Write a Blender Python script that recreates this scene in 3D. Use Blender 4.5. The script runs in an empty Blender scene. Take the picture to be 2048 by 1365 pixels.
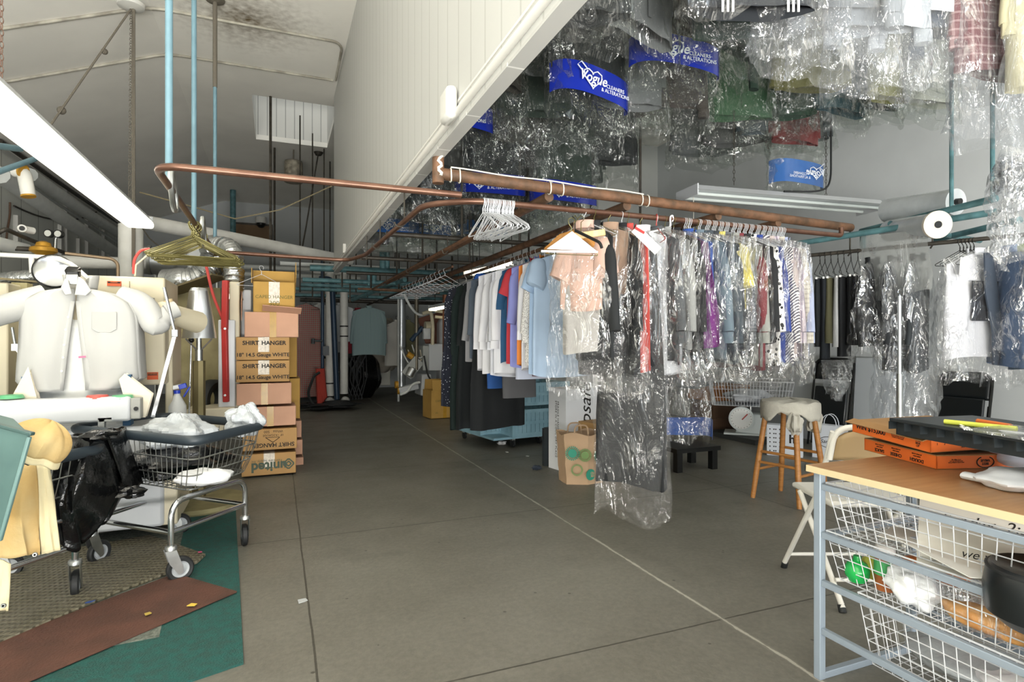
import bpy, math, random
from mathutils import Vector, Matrix, Euler
random.seed(11)
C = bpy.context.scene.collection
SC = bpy.context.scene
PI = math.pi
# ---------------------------------------------------------------- camera
FPX, CX, CY, CAMH = 1160.0, 1024.0, 682.5, 1.2
YAW = math.atan(471 / 1160)
SA, CA = math.sin(YAW), math.cos(YAW)
cam_d = bpy.data.cameras.new('camera'); cam = bpy.data.objects.new('camera', cam_d); C.objects.link(cam)
cam_d.sensor_width = 36.0; cam_d.lens = FPX / 2048 * 36.0
cam_d.clip_start = 0.02; cam_d.clip_end = 100
cam.location = (0, 0, CAMH); cam.rotation_euler = (PI / 2, 0, -YAW)
SC.camera = cam
# ---------------------------------------------------------------- world, exposure, large lights
SC.view_settings.view_transform = 'Standard'
SC.view_settings.look = 'None'
SC.view_settings.exposure = 0.2
SC.view_settings.gamma = 1.0
SC.view_settings.use_curve_mapping = False
SC.cycles.max_bounces = 7; SC.cycles.diffuse_bounces = 4; SC.cycles.glossy_bounces = 3
SC.cycles.transmission_bounces = 3; SC.cycles.transparent_max_bounces = 20
SC.cycles.use_denoising = True
SC.cycles.sample_clamp_indirect = 6.0
W = bpy.data.worlds.new('world'); SC.world = W; W.use_nodes = True
W.node_tree.nodes['Background'].inputs[0].default_value = (0.86, 0.93, 1.0, 1)
W.node_tree.nodes['Background'].inputs[1].default_value = 0.3
def area(name, loc, aim, sx, sy, power, col):
    l = bpy.data.lights.new(name, 'AREA'); l.shape = 'RECTANGLE'; l.size = sx; l.size_y = sy
    l.energy = power; l.color = col
    o = bpy.data.objects.new(name, l); C.objects.link(o); o.location = loc
    o.rotation_euler = (Vector(aim) - Vector(loc)).to_track_quat('-Z', 'Y').to_euler()
    return o
area('shopfront_daylight', (2.4, -3.9, 2.1), (2.4, 3, 1.9), 6.5, 3.2, 75, (0.82, 0.91, 1.0))
area('skylight_daylight', (0.25, 9.4, 6.7), (0.25, 9.4, 0), 1.1, 1.6, 12, (0.95, 0.98, 1.0))
area('ceiling_fill_light', (-0.6, -3.5, 0.15), (-0.6, -2.5, 5.0), 7.0, 2.8, 2350, (1.0, 0.98, 0.93))  # added fill lamp behind the camera, facing up to brighten the ceiling

# ---------------------------------------------------------------- pixel to place
def ray(px, py):
    u = (px - CX) / FPX; v = (CY - py) / FPX
    return Vector((SA + u * CA, CA - u * SA, v))
def dep(px, py, d): return Vector((0, 0, CAMH)) + ray(px, py) * d
def onz(px, py, z): return dep(px, py, (z - CAMH) / ray(px, py).z)
def onx(px, py, x): return dep(px, py, x / ray(px, py).x)
def ony(px, py, y): return dep(px, py, y / ray(px, py).y)
def R(a): return math.radians(a)

# ---------------------------------------------------------------- materials
def lin(h):
    h = h.lstrip('#'); o = []
    for i in (0, 2, 4):
        c = int(h[i:i + 2], 16) / 255
        o.append(c / 12.92 if c <= 0.04045 else ((c + 0.055) / 1.055) ** 2.4)
    return (o[0], o[1], o[2], 1)
_M = {}
def mat(name, col, rough=0.6, metal=0.0, var=0.0, vscale=6.0, bump=0.0, bscale=60.0, col2=None, stretch=None, spec=0.5, alpha=1.0, trans=0.0, sheen=0.0):
    if name in _M: return _M[name]
    m = bpy.data.materials.new(name); m.use_nodes = True; nt = m.node_tree; b = nt.nodes['Principled BSDF']
    c = lin(col)
    b.inputs['Base Color'].default_value = c; b.inputs['Roughness'].default_value = rough; b.inputs['Metallic'].default_value = metal
    b.inputs['Specular IOR Level'].default_value = spec
    if alpha < 1: b.inputs['Alpha'].default_value = alpha
    if trans: b.inputs['Transmission Weight'].default_value = trans
    if sheen: b.inputs['Sheen Weight'].default_value = sheen
    tc = nt.nodes.new('ShaderNodeTexCoord'); src = tc.outputs['Object']
    if stretch:
        mp = nt.nodes.new('ShaderNodeMapping'); mp.inputs['Scale'].default_value = stretch
        nt.links.new(src, mp.inputs['Vector']); src = mp.outputs['Vector']
    if var > 0 or col2:
        n = nt.nodes.new('ShaderNodeTexNoise'); n.inputs['Scale'].default_value = vscale; n.inputs['Detail'].default_value = 6
        nt.links.new(src, n.inputs['Vector'])
        rp = nt.nodes.new('ShaderNodeValToRGB'); e = rp.color_ramp.elements
        e[0].position = 0.35; e[1].position = 0.65
        if col2: e[0].color = lin(col2); e[1].color = c
        else:
            e[0].color = tuple(max(0, x * (1 - var)) for x in c[:3]) + (1,); e[1].color = tuple(min(1, x * (1 + var)) for x in c[:3]) + (1,)
        nt.links.new(n.outputs['Fac'], rp.inputs['Fac']); nt.links.new(rp.outputs['Color'], b.inputs['Base Color'])
    if bump > 0:
        n2 = nt.nodes.new('ShaderNodeTexNoise'); n2.inputs['Scale'].default_value = bscale; n2.inputs['Detail'].default_value = 4
        nt.links.new(src, n2.inputs['Vector'])
        bp = nt.nodes.new('ShaderNodeBump'); bp.inputs['Strength'].default_value = bump; bp.inputs['Distance'].default_value = 0.01
        nt.links.new(n2.outputs['Fac'], bp.inputs['Height']); nt.links.new(bp.outputs['Normal'], b.inputs['Normal'])
    _M[name] = m; return m
def emis(name, col, s):
    if name in _M: return _M[name]
    m = bpy.data.materials.new(name); m.use_nodes = True; nt = m.node_tree; b = nt.nodes['Principled BSDF']
    b.inputs['Base Color'].default_value = lin(col); b.inputs['Emission Color'].default_value = lin(col); b.inputs['Emission Strength'].default_value = s
    _M[name] = m; return m
def film(name, tint='#ffffff', milk=0.02, gloss=0.3, scale=9.0, rough=0.09):
    """thin clear polythene: mostly see-through, glossy along its creases, a little milk"""
    if name in _M: return _M[name]
    m = bpy.data.materials.new(name); m.use_nodes = True; nt = m.node_tree; N = nt.nodes; L = nt.links
    for n in list(N): N.remove(n)
    out = N.new('ShaderNodeOutputMaterial'); tr = N.new('ShaderNodeBsdfTransparent'); tr.inputs[0].default_value = tuple(0.98 * x for x in lin(tint)[:3]) + (1,)
    gl = N.new('ShaderNodeBsdfGlossy'); gl.inputs['Roughness'].default_value = rough; gl.inputs['Color'].default_value = (1, 1, 1, 1)
    df = N.new('ShaderNodeBsdfDiffuse'); df.inputs[0].default_value = lin(tint)
    tc = N.new('ShaderNodeTexCoord'); mp = N.new('ShaderNodeMapping'); mp.inputs['Scale'].default_value = (1.7, 1.7, 0.6); mp.inputs['Rotation'].default_value = (0.25, 0.2, 0)
    L.new(tc.outputs['Object'], mp.inputs[0])
    n1 = N.new('ShaderNodeTexNoise'); n1.inputs['Scale'].default_value = scale; n1.inputs['Detail'].default_value = 4; n1.inputs['Roughness'].default_value = 0.6; n1.inputs['Distortion'].default_value = 1.2
    L.new(mp.outputs[0], n1.inputs['Vector'])
    # creases: where the noise crosses its middle value
    a = N.new('ShaderNodeMath'); a.operation = 'SUBTRACT'; a.inputs[1].default_value = 0.5; L.new(n1.outputs['Fac'], a.inputs[0])
    b = N.new('ShaderNodeMath'); b.operation = 'ABSOLUTE'; L.new(a.outputs[0], b.inputs[0])
    r = N.new('ShaderNodeMapRange'); r.inputs['From Min'].default_value = 0.0; r.inputs['From Max'].default_value = 0.07; r.inputs['To Min'].default_value = 1.0; r.inputs['To Max'].default_value = 0.0; L.new(b.outputs[0], r.inputs['Value'])
    n2 = N.new('ShaderNodeTexNoise'); n2.inputs['Scale'].default_value = 3.0; n2.inputs['Detail'].default_value = 2; L.new(tc.outputs['Object'], n2.inputs['Vector'])
    r2 = N.new('ShaderNodeMapRange'); r2.inputs['From Min'].default_value = 0.42; r2.inputs['From Max'].default_value = 0.62; L.new(n2.outputs['Fac'], r2.inputs['Value'])
    cr = N.new('ShaderNodeMath'); cr.operation = 'MULTIPLY'; L.new(r.outputs[0], cr.inputs[0]); L.new(r2.outputs[0], cr.inputs[1])
    bp = N.new('ShaderNodeBump'); bp.inputs['Strength'].default_value = 1.0; bp.inputs['Distance'].default_value = 0.06
    L.new(n1.outputs['Fac'], bp.inputs['Height']); L.new(bp.outputs['Normal'], gl.inputs['Normal'])
    lw = N.new('ShaderNodeLayerWeight'); lw.inputs['Blend'].default_value = 0.25
    p = N.new('ShaderNodeMath'); p.operation = 'POWER'; p.inputs[1].default_value = 2.0; L.new(lw.outputs['Facing'], p.inputs[0])
    ma = N.new('ShaderNodeMath'); ma.operation = 'MULTIPLY_ADD'; ma.inputs[1].default_value = gloss * 0.6; ma.inputs[2].default_value = 0.03; L.new(p.outputs[0], ma.inputs[0])
    mb = N.new('ShaderNodeMath'); mb.operation = 'MULTIPLY_ADD'; mb.inputs[1].default_value = gloss; L.new(cr.outputs[0], mb.inputs[0]); L.new(ma.outputs[0], mb.inputs[2]); mb.use_clamp = True
    m1 = N.new('ShaderNodeMixShader'); m1.inputs[0].default_value = milk; L.new(tr.outputs[0], m1.inputs[1]); L.new(df.outputs[0], m1.inputs[2])
    m2 = N.new('ShaderNodeMixShader'); L.new(mb.outputs[0], m2.inputs[0]); L.new(m1.outputs[0], m2.inputs[1]); L.new(gl.outputs[0], m2.inputs[2])
    L.new(m2.outputs[0], out.inputs[0]); _M[name] = m; return m
def pattern(name, kind, c1, c2, scale=40.0, c3=None, rough=0.8, w=0.5):
    """woven cloth patterns: stripes (along x), diagonal, check, dots, tooth"""
    if name in _M: return _M[name]
    m = bpy.data.materials.new(name); m.use_nodes = True; nt = m.node_tree; N = nt.nodes; L = nt.links; b = N['Principled BSDF']
    b.inputs['Roughness'].default_value = rough
    tc = N.new('ShaderNodeTexCoord'); mix = N.new('ShaderNodeMix'); mix.data_type = 'RGBA'
    mix.inputs['A'].default_value = lin(c1); mix.inputs['B'].default_value = lin(c2)
    def wave(d, sc, rot=0):
        mp = N.new('ShaderNodeMapping'); mp.inputs['Rotation'].default_value = (0, rot, 0); L.new(tc.outputs['Object'], mp.inputs[0])
        wv = N.new('ShaderNodeTexWave'); wv.bands_direction = d; wv.inputs['Scale'].default_value = sc; L.new(mp.outputs[0], wv.inputs[0])
        g = N.new('ShaderNodeMath'); g.operation = 'GREATER_THAN'; g.inputs[1].default_value = w; L.new(wv.outputs['Fac'], g.inputs[0]); return g.outputs[0]
    if kind == 'stripes': f = wave('X', scale)
    elif kind == 'bands': f = wave('Z', scale)
    elif kind == 'diagonal': f = wave('X', scale, 0.8)
    elif kind == 'check':
        a = wave('X', scale); c = wave('Z', scale); q = N.new('ShaderNodeMath'); q.operation = 'ADD'; L.new(a, q.inputs[0]); L.new(c, q.inputs[1])
        h = N.new('ShaderNodeMath'); h.operation = 'MULTIPLY'; h.inputs[1].default_value = 0.5; L.new(q.outputs[0], h.inputs[0]); f = h.outputs[0]
    else:
        v = N.new('ShaderNodeTexVoronoi'); v.inputs['Scale'].default_value = scale; L.new(tc.outputs['Object'], v.inputs['Vector'])
        g = N.new('ShaderNodeMath'); g.operation = 'LESS_THAN'; g.inputs[1].default_value = w; L.new(v.outputs['Distance'], g.inputs[0]); f = g.outputs[0]
    L.new(f, mix.inputs['Factor']); L.new(mix.outputs['Result'], b.inputs['Base Color']); _M[name] = m; return m

# ---------------------------------------------------------------- mesh builder
class M:
    def __init__(s): s.v = []; s.f = []; s.mi = []; s.cur = 0
    def add(s, vs, fs):
        o = len(s.v); s.v += [tuple(p) for p in vs]
        for f in fs: s.f.append([i + o for i in f]); s.mi.append(s.cur)
    def box(s, c, d, rz=0.0, rx=0.0, ry=0.0, taper=1.0):
        hx, hy, hz = d[0] / 2, d[1] / 2, d[2] / 2
        vs = [Vector((x * hx * (taper if z > 0 else 1), y * hy * (taper if z > 0 else 1), z * hz)) for z in (-1, 1) for x, y in ((-1, -1), (1, -1), (1, 1), (-1, 1))]
        if rz or rx or ry:
            m = Euler((rx, ry, rz)).to_matrix(); vs = [m @ p for p in vs]
        c = Vector(c); vs = [p + c for p in vs]
        s.add(vs, [(0, 3, 2, 1), (4, 5, 6, 7), (0, 1, 5, 4), (1, 2, 6, 5), (2, 3, 7, 6), (3, 0, 4, 7)]); return s
    def span(s, a, b):
        return s.box([(p + q) / 2 for p, q in zip(a, b)], [abs(q - p) for p, q in zip(a, b)])
    def quad(s, *p): s.add(p, [tuple(range(len(p)))]); return s
    def prism(s, poly, z0, z1):
        n = len(poly); vs = [(x, y, z0) for x, y in poly] + [(x, y, z1) for x, y in poly]
        s.add(vs, [tuple(range(n))[::-1], tuple(range(n, 2 * n))] + [(i, (i + 1) % n, n + (i + 1) % n, n + i) for i in range(n)]); return s
    def tube(s, pts, r, n=8, closed=False, caps=True, ry=None):
        pts = [Vector(p) for p in pts]; k = len(pts); rr = r if isinstance(r, (list, tuple)) else [r] * k
        rings = []; up = None
        for i, p in enumerate(pts):
            if closed: t = pts[(i + 1) % k] - pts[i - 1]
            else: t = pts[min(i + 1, k - 1)] - pts[max(i - 1, 0)]
            if t.length < 1e-9: t = Vector((0, 0, 1))
            t.normalize()
            if up is None:
                up = Vector((0, 0, 1)) if abs(t.z) < 0.9 else Vector((0, 1, 0))
            a = up - t * up.dot(t)
            if a.length < 1e-6: a = t.orthogonal()
            a.normalize(); b = t.cross(a); up = a
            q = rr[i]; q2 = q if ry is None else (ry[i] if isinstance(ry, (list, tuple)) else ry)
            rings.append([p + a * (math.cos(2 * PI * j / n) * q2) + b * (math.sin(2 * PI * j / n) * q) for j in range(n)])
        vs = [x for g in rings for x in g]; fs = []
        for i in range(k if closed else k - 1):
            a0 = i * n; b0 = ((i + 1) % k) * n
            for j in range(n): fs.append((a0 + j, a0 + (j + 1) % n, b0 + (j + 1) % n, b0 + j))
        if not closed and caps: fs += [tuple(range(n))[::-1], tuple(range((k - 1) * n, k * n))]
        s.add(vs, fs); return s
    def cyl(s, p0, p1, r0, r1=None, n=16): return s.tube([p0, p1], [r0, r0 if r1 is None else r1], n)
    def bar(s, p0, p1, w, h):
        p0 = Vector(p0); p1 = Vector(p1); t = (p1 - p0); l = t.length; t.normalize()
        a = Vector((0, 0, 1)) - t * t.z
        a = a.normalized() if a.length > 1e-4 else Vector((0, 1, 0)); b = t.cross(a)
        vs = [q + b * (x * w / 2) + a * (y * h / 2) for q in (p0, p1) for x, y in ((-1, -1), (1, -1), (1, 1), (-1, 1))]
        s.add(vs, [(0, 3, 2, 1), (4, 5, 6, 7), (0, 1, 5, 4), (1, 2, 6, 5), (2, 3, 7, 6), (3, 0, 4, 7)]); return s
    def lathe(s, prof, c=(0, 0, 0), n=24, sx=1.0, sy=1.0):
        vs = []; fs = []; k = len(prof)
        for r, z in prof:
            for j in range(n): vs.append((c[0] + r * sx * math.cos(2 * PI * j / n), c[1] + r * sy * math.sin(2 * PI * j / n), c[2] + z))
        for i in range(k - 1):
            for j in range(n): fs.append((i * n + j, i * n + (j + 1) % n, (i + 1) * n + (j + 1) % n, (i + 1) * n + j))
        if prof[0] == prof[-1]: s.add(vs, fs); return s
        if prof[0][0] > 1e-6: fs.append(tuple(range(n))[::-1])
        if prof[-1][0] > 1e-6: fs.append(tuple(range((k - 1) * n, k * n)))
        s.add(vs, fs); return s
    def grid(s, fn, nu, nv, cu=False):
        vs = []; fs = []; uu = nu if cu else nu + 1
        for j in range(nv + 1):
            for i in range(uu): vs.append(fn(i / nu, j / nv))
        for j in range(nv):
            for i in range(nu):
                fs.append((j * uu + i, j * uu + (i + 1) % uu, (j + 1) * uu + (i + 1) % uu, (j + 1) * uu + i))
        s.add(vs, fs); return s
    def ball(s, c, r, n=16, sz=1.0, sx=1.0, sy=1.0):
        return s.lathe([(r * math.sin(PI * i / (n // 2)), -r * sz * math.cos(PI * i / (n // 2))) for i in range(n // 2 + 1)], c, n, sx, sy)
    def build(s, name, mats, parent=None, loc=(0, 0, 0), rot=(0, 0, 0), smooth=True, bevel=0, solid=0, ang=40):
        me = bpy.data.meshes.new(name); me.from_pydata(s.v, [], s.f)
        if not isinstance(mats, (list, tuple)): mats = [mats]
        for m in mats: me.materials.append(m)
        if len(mats) > 1: me.polygons.foreach_set('material_index', s.mi)
        me.update()
        if smooth:
            me.polygons.foreach_set('use_smooth', [True] * len(me.polygons)); me.set_sharp_from_angle(angle=R(ang))
        o = bpy.data.objects.new(name, me); C.objects.link(o); o.location = loc; o.rotation_euler = rot
        if parent: o.parent = parent
        if solid:
            d = o.modifiers.new('solid', 'SOLIDIFY'); d.thickness = solid; d.offset = 0
        if bevel:
            d = o.modifiers.new('bevel', 'BEVEL'); d.width = bevel; d.segments = 2; d.limit_method = 'ANGLE'
        return o
def thing(name, label, cat, loc=(0, 0, 0), rz=0.0, group=None):
    o = bpy.data.objects.new(name, None); C.objects.link(o); o.location = loc; o.rotation_euler = (0, 0, rz); o.empty_display_size = 0.1
    return tag(o, label, cat, group)
def tag(o, label, cat, group=None):
    o['label'] = label; o['category'] = cat; o['kind'] = 'thing'
    if group: o['group'] = group
    return o
def struct(o, label=None):
    o['kind'] = 'structure'
    if label: o['label'] = label
    return o
def dup(root, loc, rz=None, label=None, group=None):
    r = root.copy(); C.objects.link(r); r.location = loc
    if rz is not None: r.rotation_euler = (0, 0, rz)
    if label: r['label'] = label
    if group: r['group'] = group
    for ch in list(root.children):
        c = ch.copy(); C.objects.link(c); c.parent = r
        for g in list(ch.children):
            d = g.copy(); C.objects.link(d); d.parent = c
    return r
def text(s, size, m, parent, loc, rot=(PI / 2, 0, 0), name='lettering', shear=0.0, align='CENTER', space=1.0, ext=0.0004, sx=1.0, bold=0.0):
    cu = bpy.data.curves.new('t', 'FONT'); cu.body = s; cu.size = size; cu.align_x = align; cu.align_y = 'CENTER'
    cu.shear = shear; cu.extrude = ext; cu.space_character = space; cu.space_line = 0.9; cu.offset = bold; cu.resolution_u = 3
    t = bpy.data.objects.new('t', cu); C.objects.link(t)
    dg = bpy.context.evaluated_depsgraph_get(); me = bpy.data.meshes.new_from_object(t.evaluated_get(dg))
    bpy.data.objects.remove(t); me.materials.clear(); me.materials.append(m)
    o = bpy.data.objects.new(name, me); C.objects.link(o); o.parent = parent; o.location = loc; o.rotation_euler = rot; o.scale = (sx, 1, 1)
    return o
def sag(a, b, drop, n=12):
    a = Vector(a); b = Vector(b)
    return [a.lerp(b, t / n) - Vector((0, 0, drop * 4 * (t / n) * (1 - t / n))) for t in range(n + 1)]
def rounded(pts, r, n=5, closed=False):
    """polyline with its corners rounded"""
    P = [Vector(p) for p in pts]; out = []
    k = len(P)
    for i in range(k):
        if not closed and i in (0, k - 1): out.append(P[i]); continue
        a, p, b = P[i - 1], P[i], P[(i + 1) % k]
        q = min(r, (a - p).length / 2.1, (b - p).length / 2.1)
        s = p + (a - p).normalized() * q; e = p + (b - p).normalized() * q
        for j in range(n + 1):
            t = j / n; out.append(s * (1 - t) ** 2 + p * 2 * t * (1 - t) + e * t * t)
    return out
# ================================================================ setting
WHITE = mat('white_paint', '#d2d1cb', 0.55, var=0.03, vscale=2.0)
GREYW = mat('grey_wall_paint', '#c6cacb', 0.7, var=0.05, vscale=1.5)
FARW = mat('far_wall_paint', '#b9bdbd', 0.7, var=0.06, vscale=1.2)
CEIL = mat('ceiling_paint', '#f5f2ea', 0.75, var=0.05, vscale=1.1)
# concrete floor with tooled joints
def floor_mat():
    m = bpy.data.materials.new('concrete'); m.use_nodes = True; nt = m.node_tree; N = nt.nodes; L = nt.links; b = N['Principled BSDF']
    tc = N.new('ShaderNodeTexCoord'); sep = N.new('ShaderNodeSeparateXYZ'); L.new(tc.outputs['Object'], sep.inputs[0])
    def math_(op, a, b_=None, c=None):
        q = N.new('ShaderNodeMath'); q.operation = op
        for i, x in enumerate((a, b_, c)):
            if x is None: continue
            if isinstance(x, (int, float)): q.inputs[i].default_value = x
            else: L.new(x, q.inputs[i])
        return q.outputs[0]
    def noise(sc, det=6, rough=0.6):
        n = N.new('ShaderNodeTexNoise'); n.inputs['Scale'].default_value = sc; n.inputs['Detail'].default_value = det; n.inputs['Roughness'].default_value = rough
        L.new(tc.outputs['Object'], n.inputs['Vector']); return n.outputs['Fac']
    def ramp(f, p0, c0, p1, c1):
        r = N.new('ShaderNodeValToRGB'); e = r.color_ramp.elements; e[0].position = p0; e[0].color = c0; e[1].position = p1; e[1].color = c1
        L.new(f, r.inputs['Fac']); return r.outputs['Color']
    def mixc(f, a, b_):
        q = N.new('ShaderNodeMix'); q.data_type = 'RGBA'
        L.new(f, q.inputs['Factor'])
        for k, x in (('A', a), ('B', b_)):
            if isinstance(x, tuple): q.inputs[k].default_value = x
            else: L.new(x, q.inputs[k])
        return q.outputs['Result']
    base = ramp(noise(0.9, 8, 0.65), 0.3, lin('#5d5b53'), 0.7, lin('#7a7870'))
    fine = ramp(noise(38, 4), 0.35, lin('#615e55'), 0.65, lin('#827e72'))
    q = N.new('ShaderNodeMix'); q.data_type = 'RGBA'; q.inputs['Factor'].default_value = 0.3; L.new(base, q.inputs['A']); L.new(fine, q.inputs['B'])
    col = q.outputs['Result']
    # dark stains and specks
    st = ramp(noise(1.7, 3), 0.60, (0, 0, 0, 1), 0.75, (1, 1, 1, 1)); col = mixc(math_('MULTIPLY', st, 0.35), col, lin('#44423c'))
    v = N.new('ShaderNodeTexVoronoi'); v.inputs['Scale'].default_value = 7.0; L.new(tc.outputs['Object'], v.inputs['Vector'])
    sp = math_('MULTIPLY', math_('LESS_THAN', v.outputs['Distance'], 0.055), math_('GREATER_THAN', noise(3.0, 2), 0.52)); col = mixc(math_('MULTIPLY', sp, 0.7), col, lin('#3a3631'))
    # joints: lines along y at x, lines along x at y
    wob = math_('MULTIPLY_ADD', noise(2.2, 5), 0.02, -0.01)
    def line(axis, at, w):
        return math_('LESS_THAN', math_('ABSOLUTE', math_('ADD', math_('SUBTRACT', axis, at), wob)), w)
    ln = None
    for ax, at in (('X', 0.135), ('X', -1.51), ('X', 3.43), ('Y', 1.975), ('Y', 3.75), ('Y', 5.52), ('Y', 7.29), ('Y', 9.06), ('Y', 10.83)):
        l = line(sep.outputs[ax], at, 0.0045); ln = l if ln is None else math_('MAXIMUM', ln, l)
    col = mixc(math_('MULTIPLY', ln, 0.75), col, lin('#35322c'))
    wob2 = math_('MULTIPLY_ADD', noise(9, 4, 0.7), 0.014, -0.007)
    cr = math_('ABSOLUTE', math_('ADD', math_('ADD', math_('SUBTRACT', sep.outputs['X'], 1.783), wob), wob2))
    col = mixc(math_('MULTIPLY', math_('LESS_THAN', cr, 0.013), 0.75), col, lin('#7d7a71')); col = mixc(math_('MULTIPLY', math_('LESS_THAN', cr, math_('MULTIPLY_ADD', noise(16, 3), 0.02, -0.004)), 0.85), col, lin('#b1ada1'))
    L.new(col, b.inputs['Base Color'])
    L.new(math_('MULTIPLY_ADD', noise(2.5, 5), 0.35, 0.3), b.inputs['Roughness']); b.inputs['Specular IOR Level'].default_value = 0.35
    bp = N.new('ShaderNodeBump'); bp.inputs['Strength'].default_value = 0.15; bp.inputs['Distance'].default_value = 0.01; L.new(noise(60, 3), bp.inputs['Height']); L.new(bp.outputs['Normal'], b.inputs['Normal'])
    return m
XR, XL, YB, XW, ZB = 6.0, -3.25, 15.2, 0.72, 2.13
struct(M().span((-4.2, -4, -0.1), (XR + 0.1, YB + 0.1, 0)).build('floor', floor_mat(), smooth=False))
# ceiling: flat part with the skylight well cut out, sloped part to the left
c = M(); T = 0.08; Z = 4.5; hx0, hx1, hy0, hy1 = -0.31, 0.80, 8.5, 10.35
c.span((-1.15, -4, Z), (hx0, YB, Z + T)).span((hx1, -4, Z), (XR, YB, Z + T)).span((hx0, -4, Z), (hx1, hy0, Z + T)).span((hx0, hy1, Z), (hx1, YB, Z + T))
c.add([(-1.15, -4, Z), (-1.15, YB, Z), (XL - 0.3, YB, 3.58), (XL - 0.3, -4, 3.58), (-1.15, -4, Z + T), (-1.15, YB, Z + T), (XL - 0.3, YB, 3.58 + T), (XL - 0.3, -4, 3.58 + T)],
      [(0, 1, 2, 3), (7, 6, 5, 4), (0, 4, 5, 1), (1, 5, 6, 2), (2, 6, 7, 3), (3, 7, 4, 0)])
def soot(m, at, rad):
    nt = m.node_tree; N = nt.nodes; L = nt.links; b = N['Principled BSDF']; src = b.inputs['Base Color'].links[0].from_socket
    tc = N.new('ShaderNodeTexCoord'); d = N.new('ShaderNodeVectorMath'); d.operation = 'DISTANCE'; d.inputs[1].default_value = at; L.new(tc.outputs['Object'], d.inputs[0])
    r = N.new('ShaderNodeMapRange'); r.inputs['From Min'].default_value = 0; r.inputs['From Max'].default_value = rad; r.inputs['To Min'].default_value = 0.55; r.inputs['To Max'].default_value = 0; L.new(d.outputs['Value'], r.inputs['Value'])
    n = N.new('ShaderNodeTexNoise'); n.inputs['Scale'].default_value = 14; n.inputs['Detail'].default_value = 6; L.new(tc.outputs['Object'], n.inputs['Vector'])
    a = N.new('ShaderNodeMath'); a.operation = 'MULTIPLY_ADD'; a.inputs[1].default_value = 1.1; L.new(n.outputs['Fac'], a.inputs[0]); a.inputs[2].default_value = -0.62
    s = N.new('ShaderNodeMath'); s.operation = 'ADD'; L.new(a.outputs[0], s.inputs[0]); L.new(r.outputs[0], s.inputs[1])
    q = N.new('ShaderNodeMath'); q.operation = 'MULTIPLY'; q.use_clamp = True; L.new(s.outputs[0], q.inputs[0]); L.new(r.outputs[0], q.inputs[1])
    k = N.new('ShaderNodeMath'); k.operation = 'MULTIPLY'; k.use_clamp = True; k.inputs[1].default_value = 3.0; L.new(q.outputs[0], k.inputs[0])
    x = N.new('ShaderNodeMix'); x.data_type = 'RGBA'; L.new(k.outputs[0], x.inputs['Factor']); L.new(src, x.inputs['A']); x.inputs['B'].default_value = lin('#6b5a3c'); L.new(x.outputs['Result'], b.inputs['Base Color'])
p_ = onz(492, 38, 4.5); soot(CEIL, tuple(p_), 0.95)
struct(c.build('ceiling', CEIL, smooth=False))
def boards_mat(name, col, groove, pitch, axis='Y', w=0.012, spec=0.5, rough=0.5):
    m = bpy.data.materials.new(name); m.use_nodes = True; nt = m.node_tree; N = nt.nodes; L = nt.links; b = N['Principled BSDF']; b.inputs['Roughness'].default_value = rough
    tc = N.new('ShaderNodeTexCoord'); sep = N.new('ShaderNodeSeparateXYZ'); L.new(tc.outputs['Object'], sep.inputs[0])
    d = N.new('ShaderNodeMath'); d.operation = 'PINGPONG'; d.inputs[1].default_value = pitch / 2; L.new(sep.outputs[axis], d.inputs[0])
    g = N.new('ShaderNodeMath'); g.operation = 'LESS_THAN'; g.inputs[1].default_value = w / 2; L.new(d.outputs[0], g.inputs[0])
    n = N.new('ShaderNodeTexNoise'); n.inputs['Scale'].default_value = 1.5; L.new(tc.outputs['Object'], n.inputs['Vector'])
    r = N.new('ShaderNodeValToRGB'); r.color_ramp.elements[0].color = tuple(0.94 * x for x in lin(col)[:3]) + (1,); r.color_ramp.elements[1].color = lin(col); L.new(n.outputs['Fac'], r.inputs['Fac'])
    q = N.new('ShaderNodeMix'); q.data_type = 'RGBA'; L.new(g.outputs[0], q.inputs['Factor']); L.new(r.outputs['Color'], q.inputs['A']); q.inputs['B'].default_value = lin(groove)
    L.new(q.outputs['Result'], b.inputs['Base Color'])
    bp = N.new('ShaderNodeBump'); bp.inputs['Strength'].default_value = 0.6; bp.inputs['Distance'].default_value = 0.006; bp.invert = True; L.new(g.outputs[0], bp.inputs['Height']); L.new(bp.outputs['Normal'], b.inputs['Normal'])
    _M[name] = m; return m
BOARD = boards_mat('white_boards', '#c3c3bf', '#aeaea9', 0.17, 'Y', 0.012)
WELLB = boards_mat('well_boards', '#dddcd6', '#9d9d98', 0.14, 'X', 0.012)
w = M(); ws = 0.03
w.span((hx0 - ws, hy0, Z + T), (hx0, hy1, Z + 2.1)).span((hx1, hy0, Z + T), (hx1 + ws, hy1, Z + 2.1)).span((hx0, hy0 - ws, Z + T), (hx1, hy0, Z + 2.1)).span((hx0, hy1, Z + T), (hx1, hy1 + ws, Z + 2.1))
struct(w.build('trim_1', WELLB, smooth=False), 'boarded skylight well in the ceiling')
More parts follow.
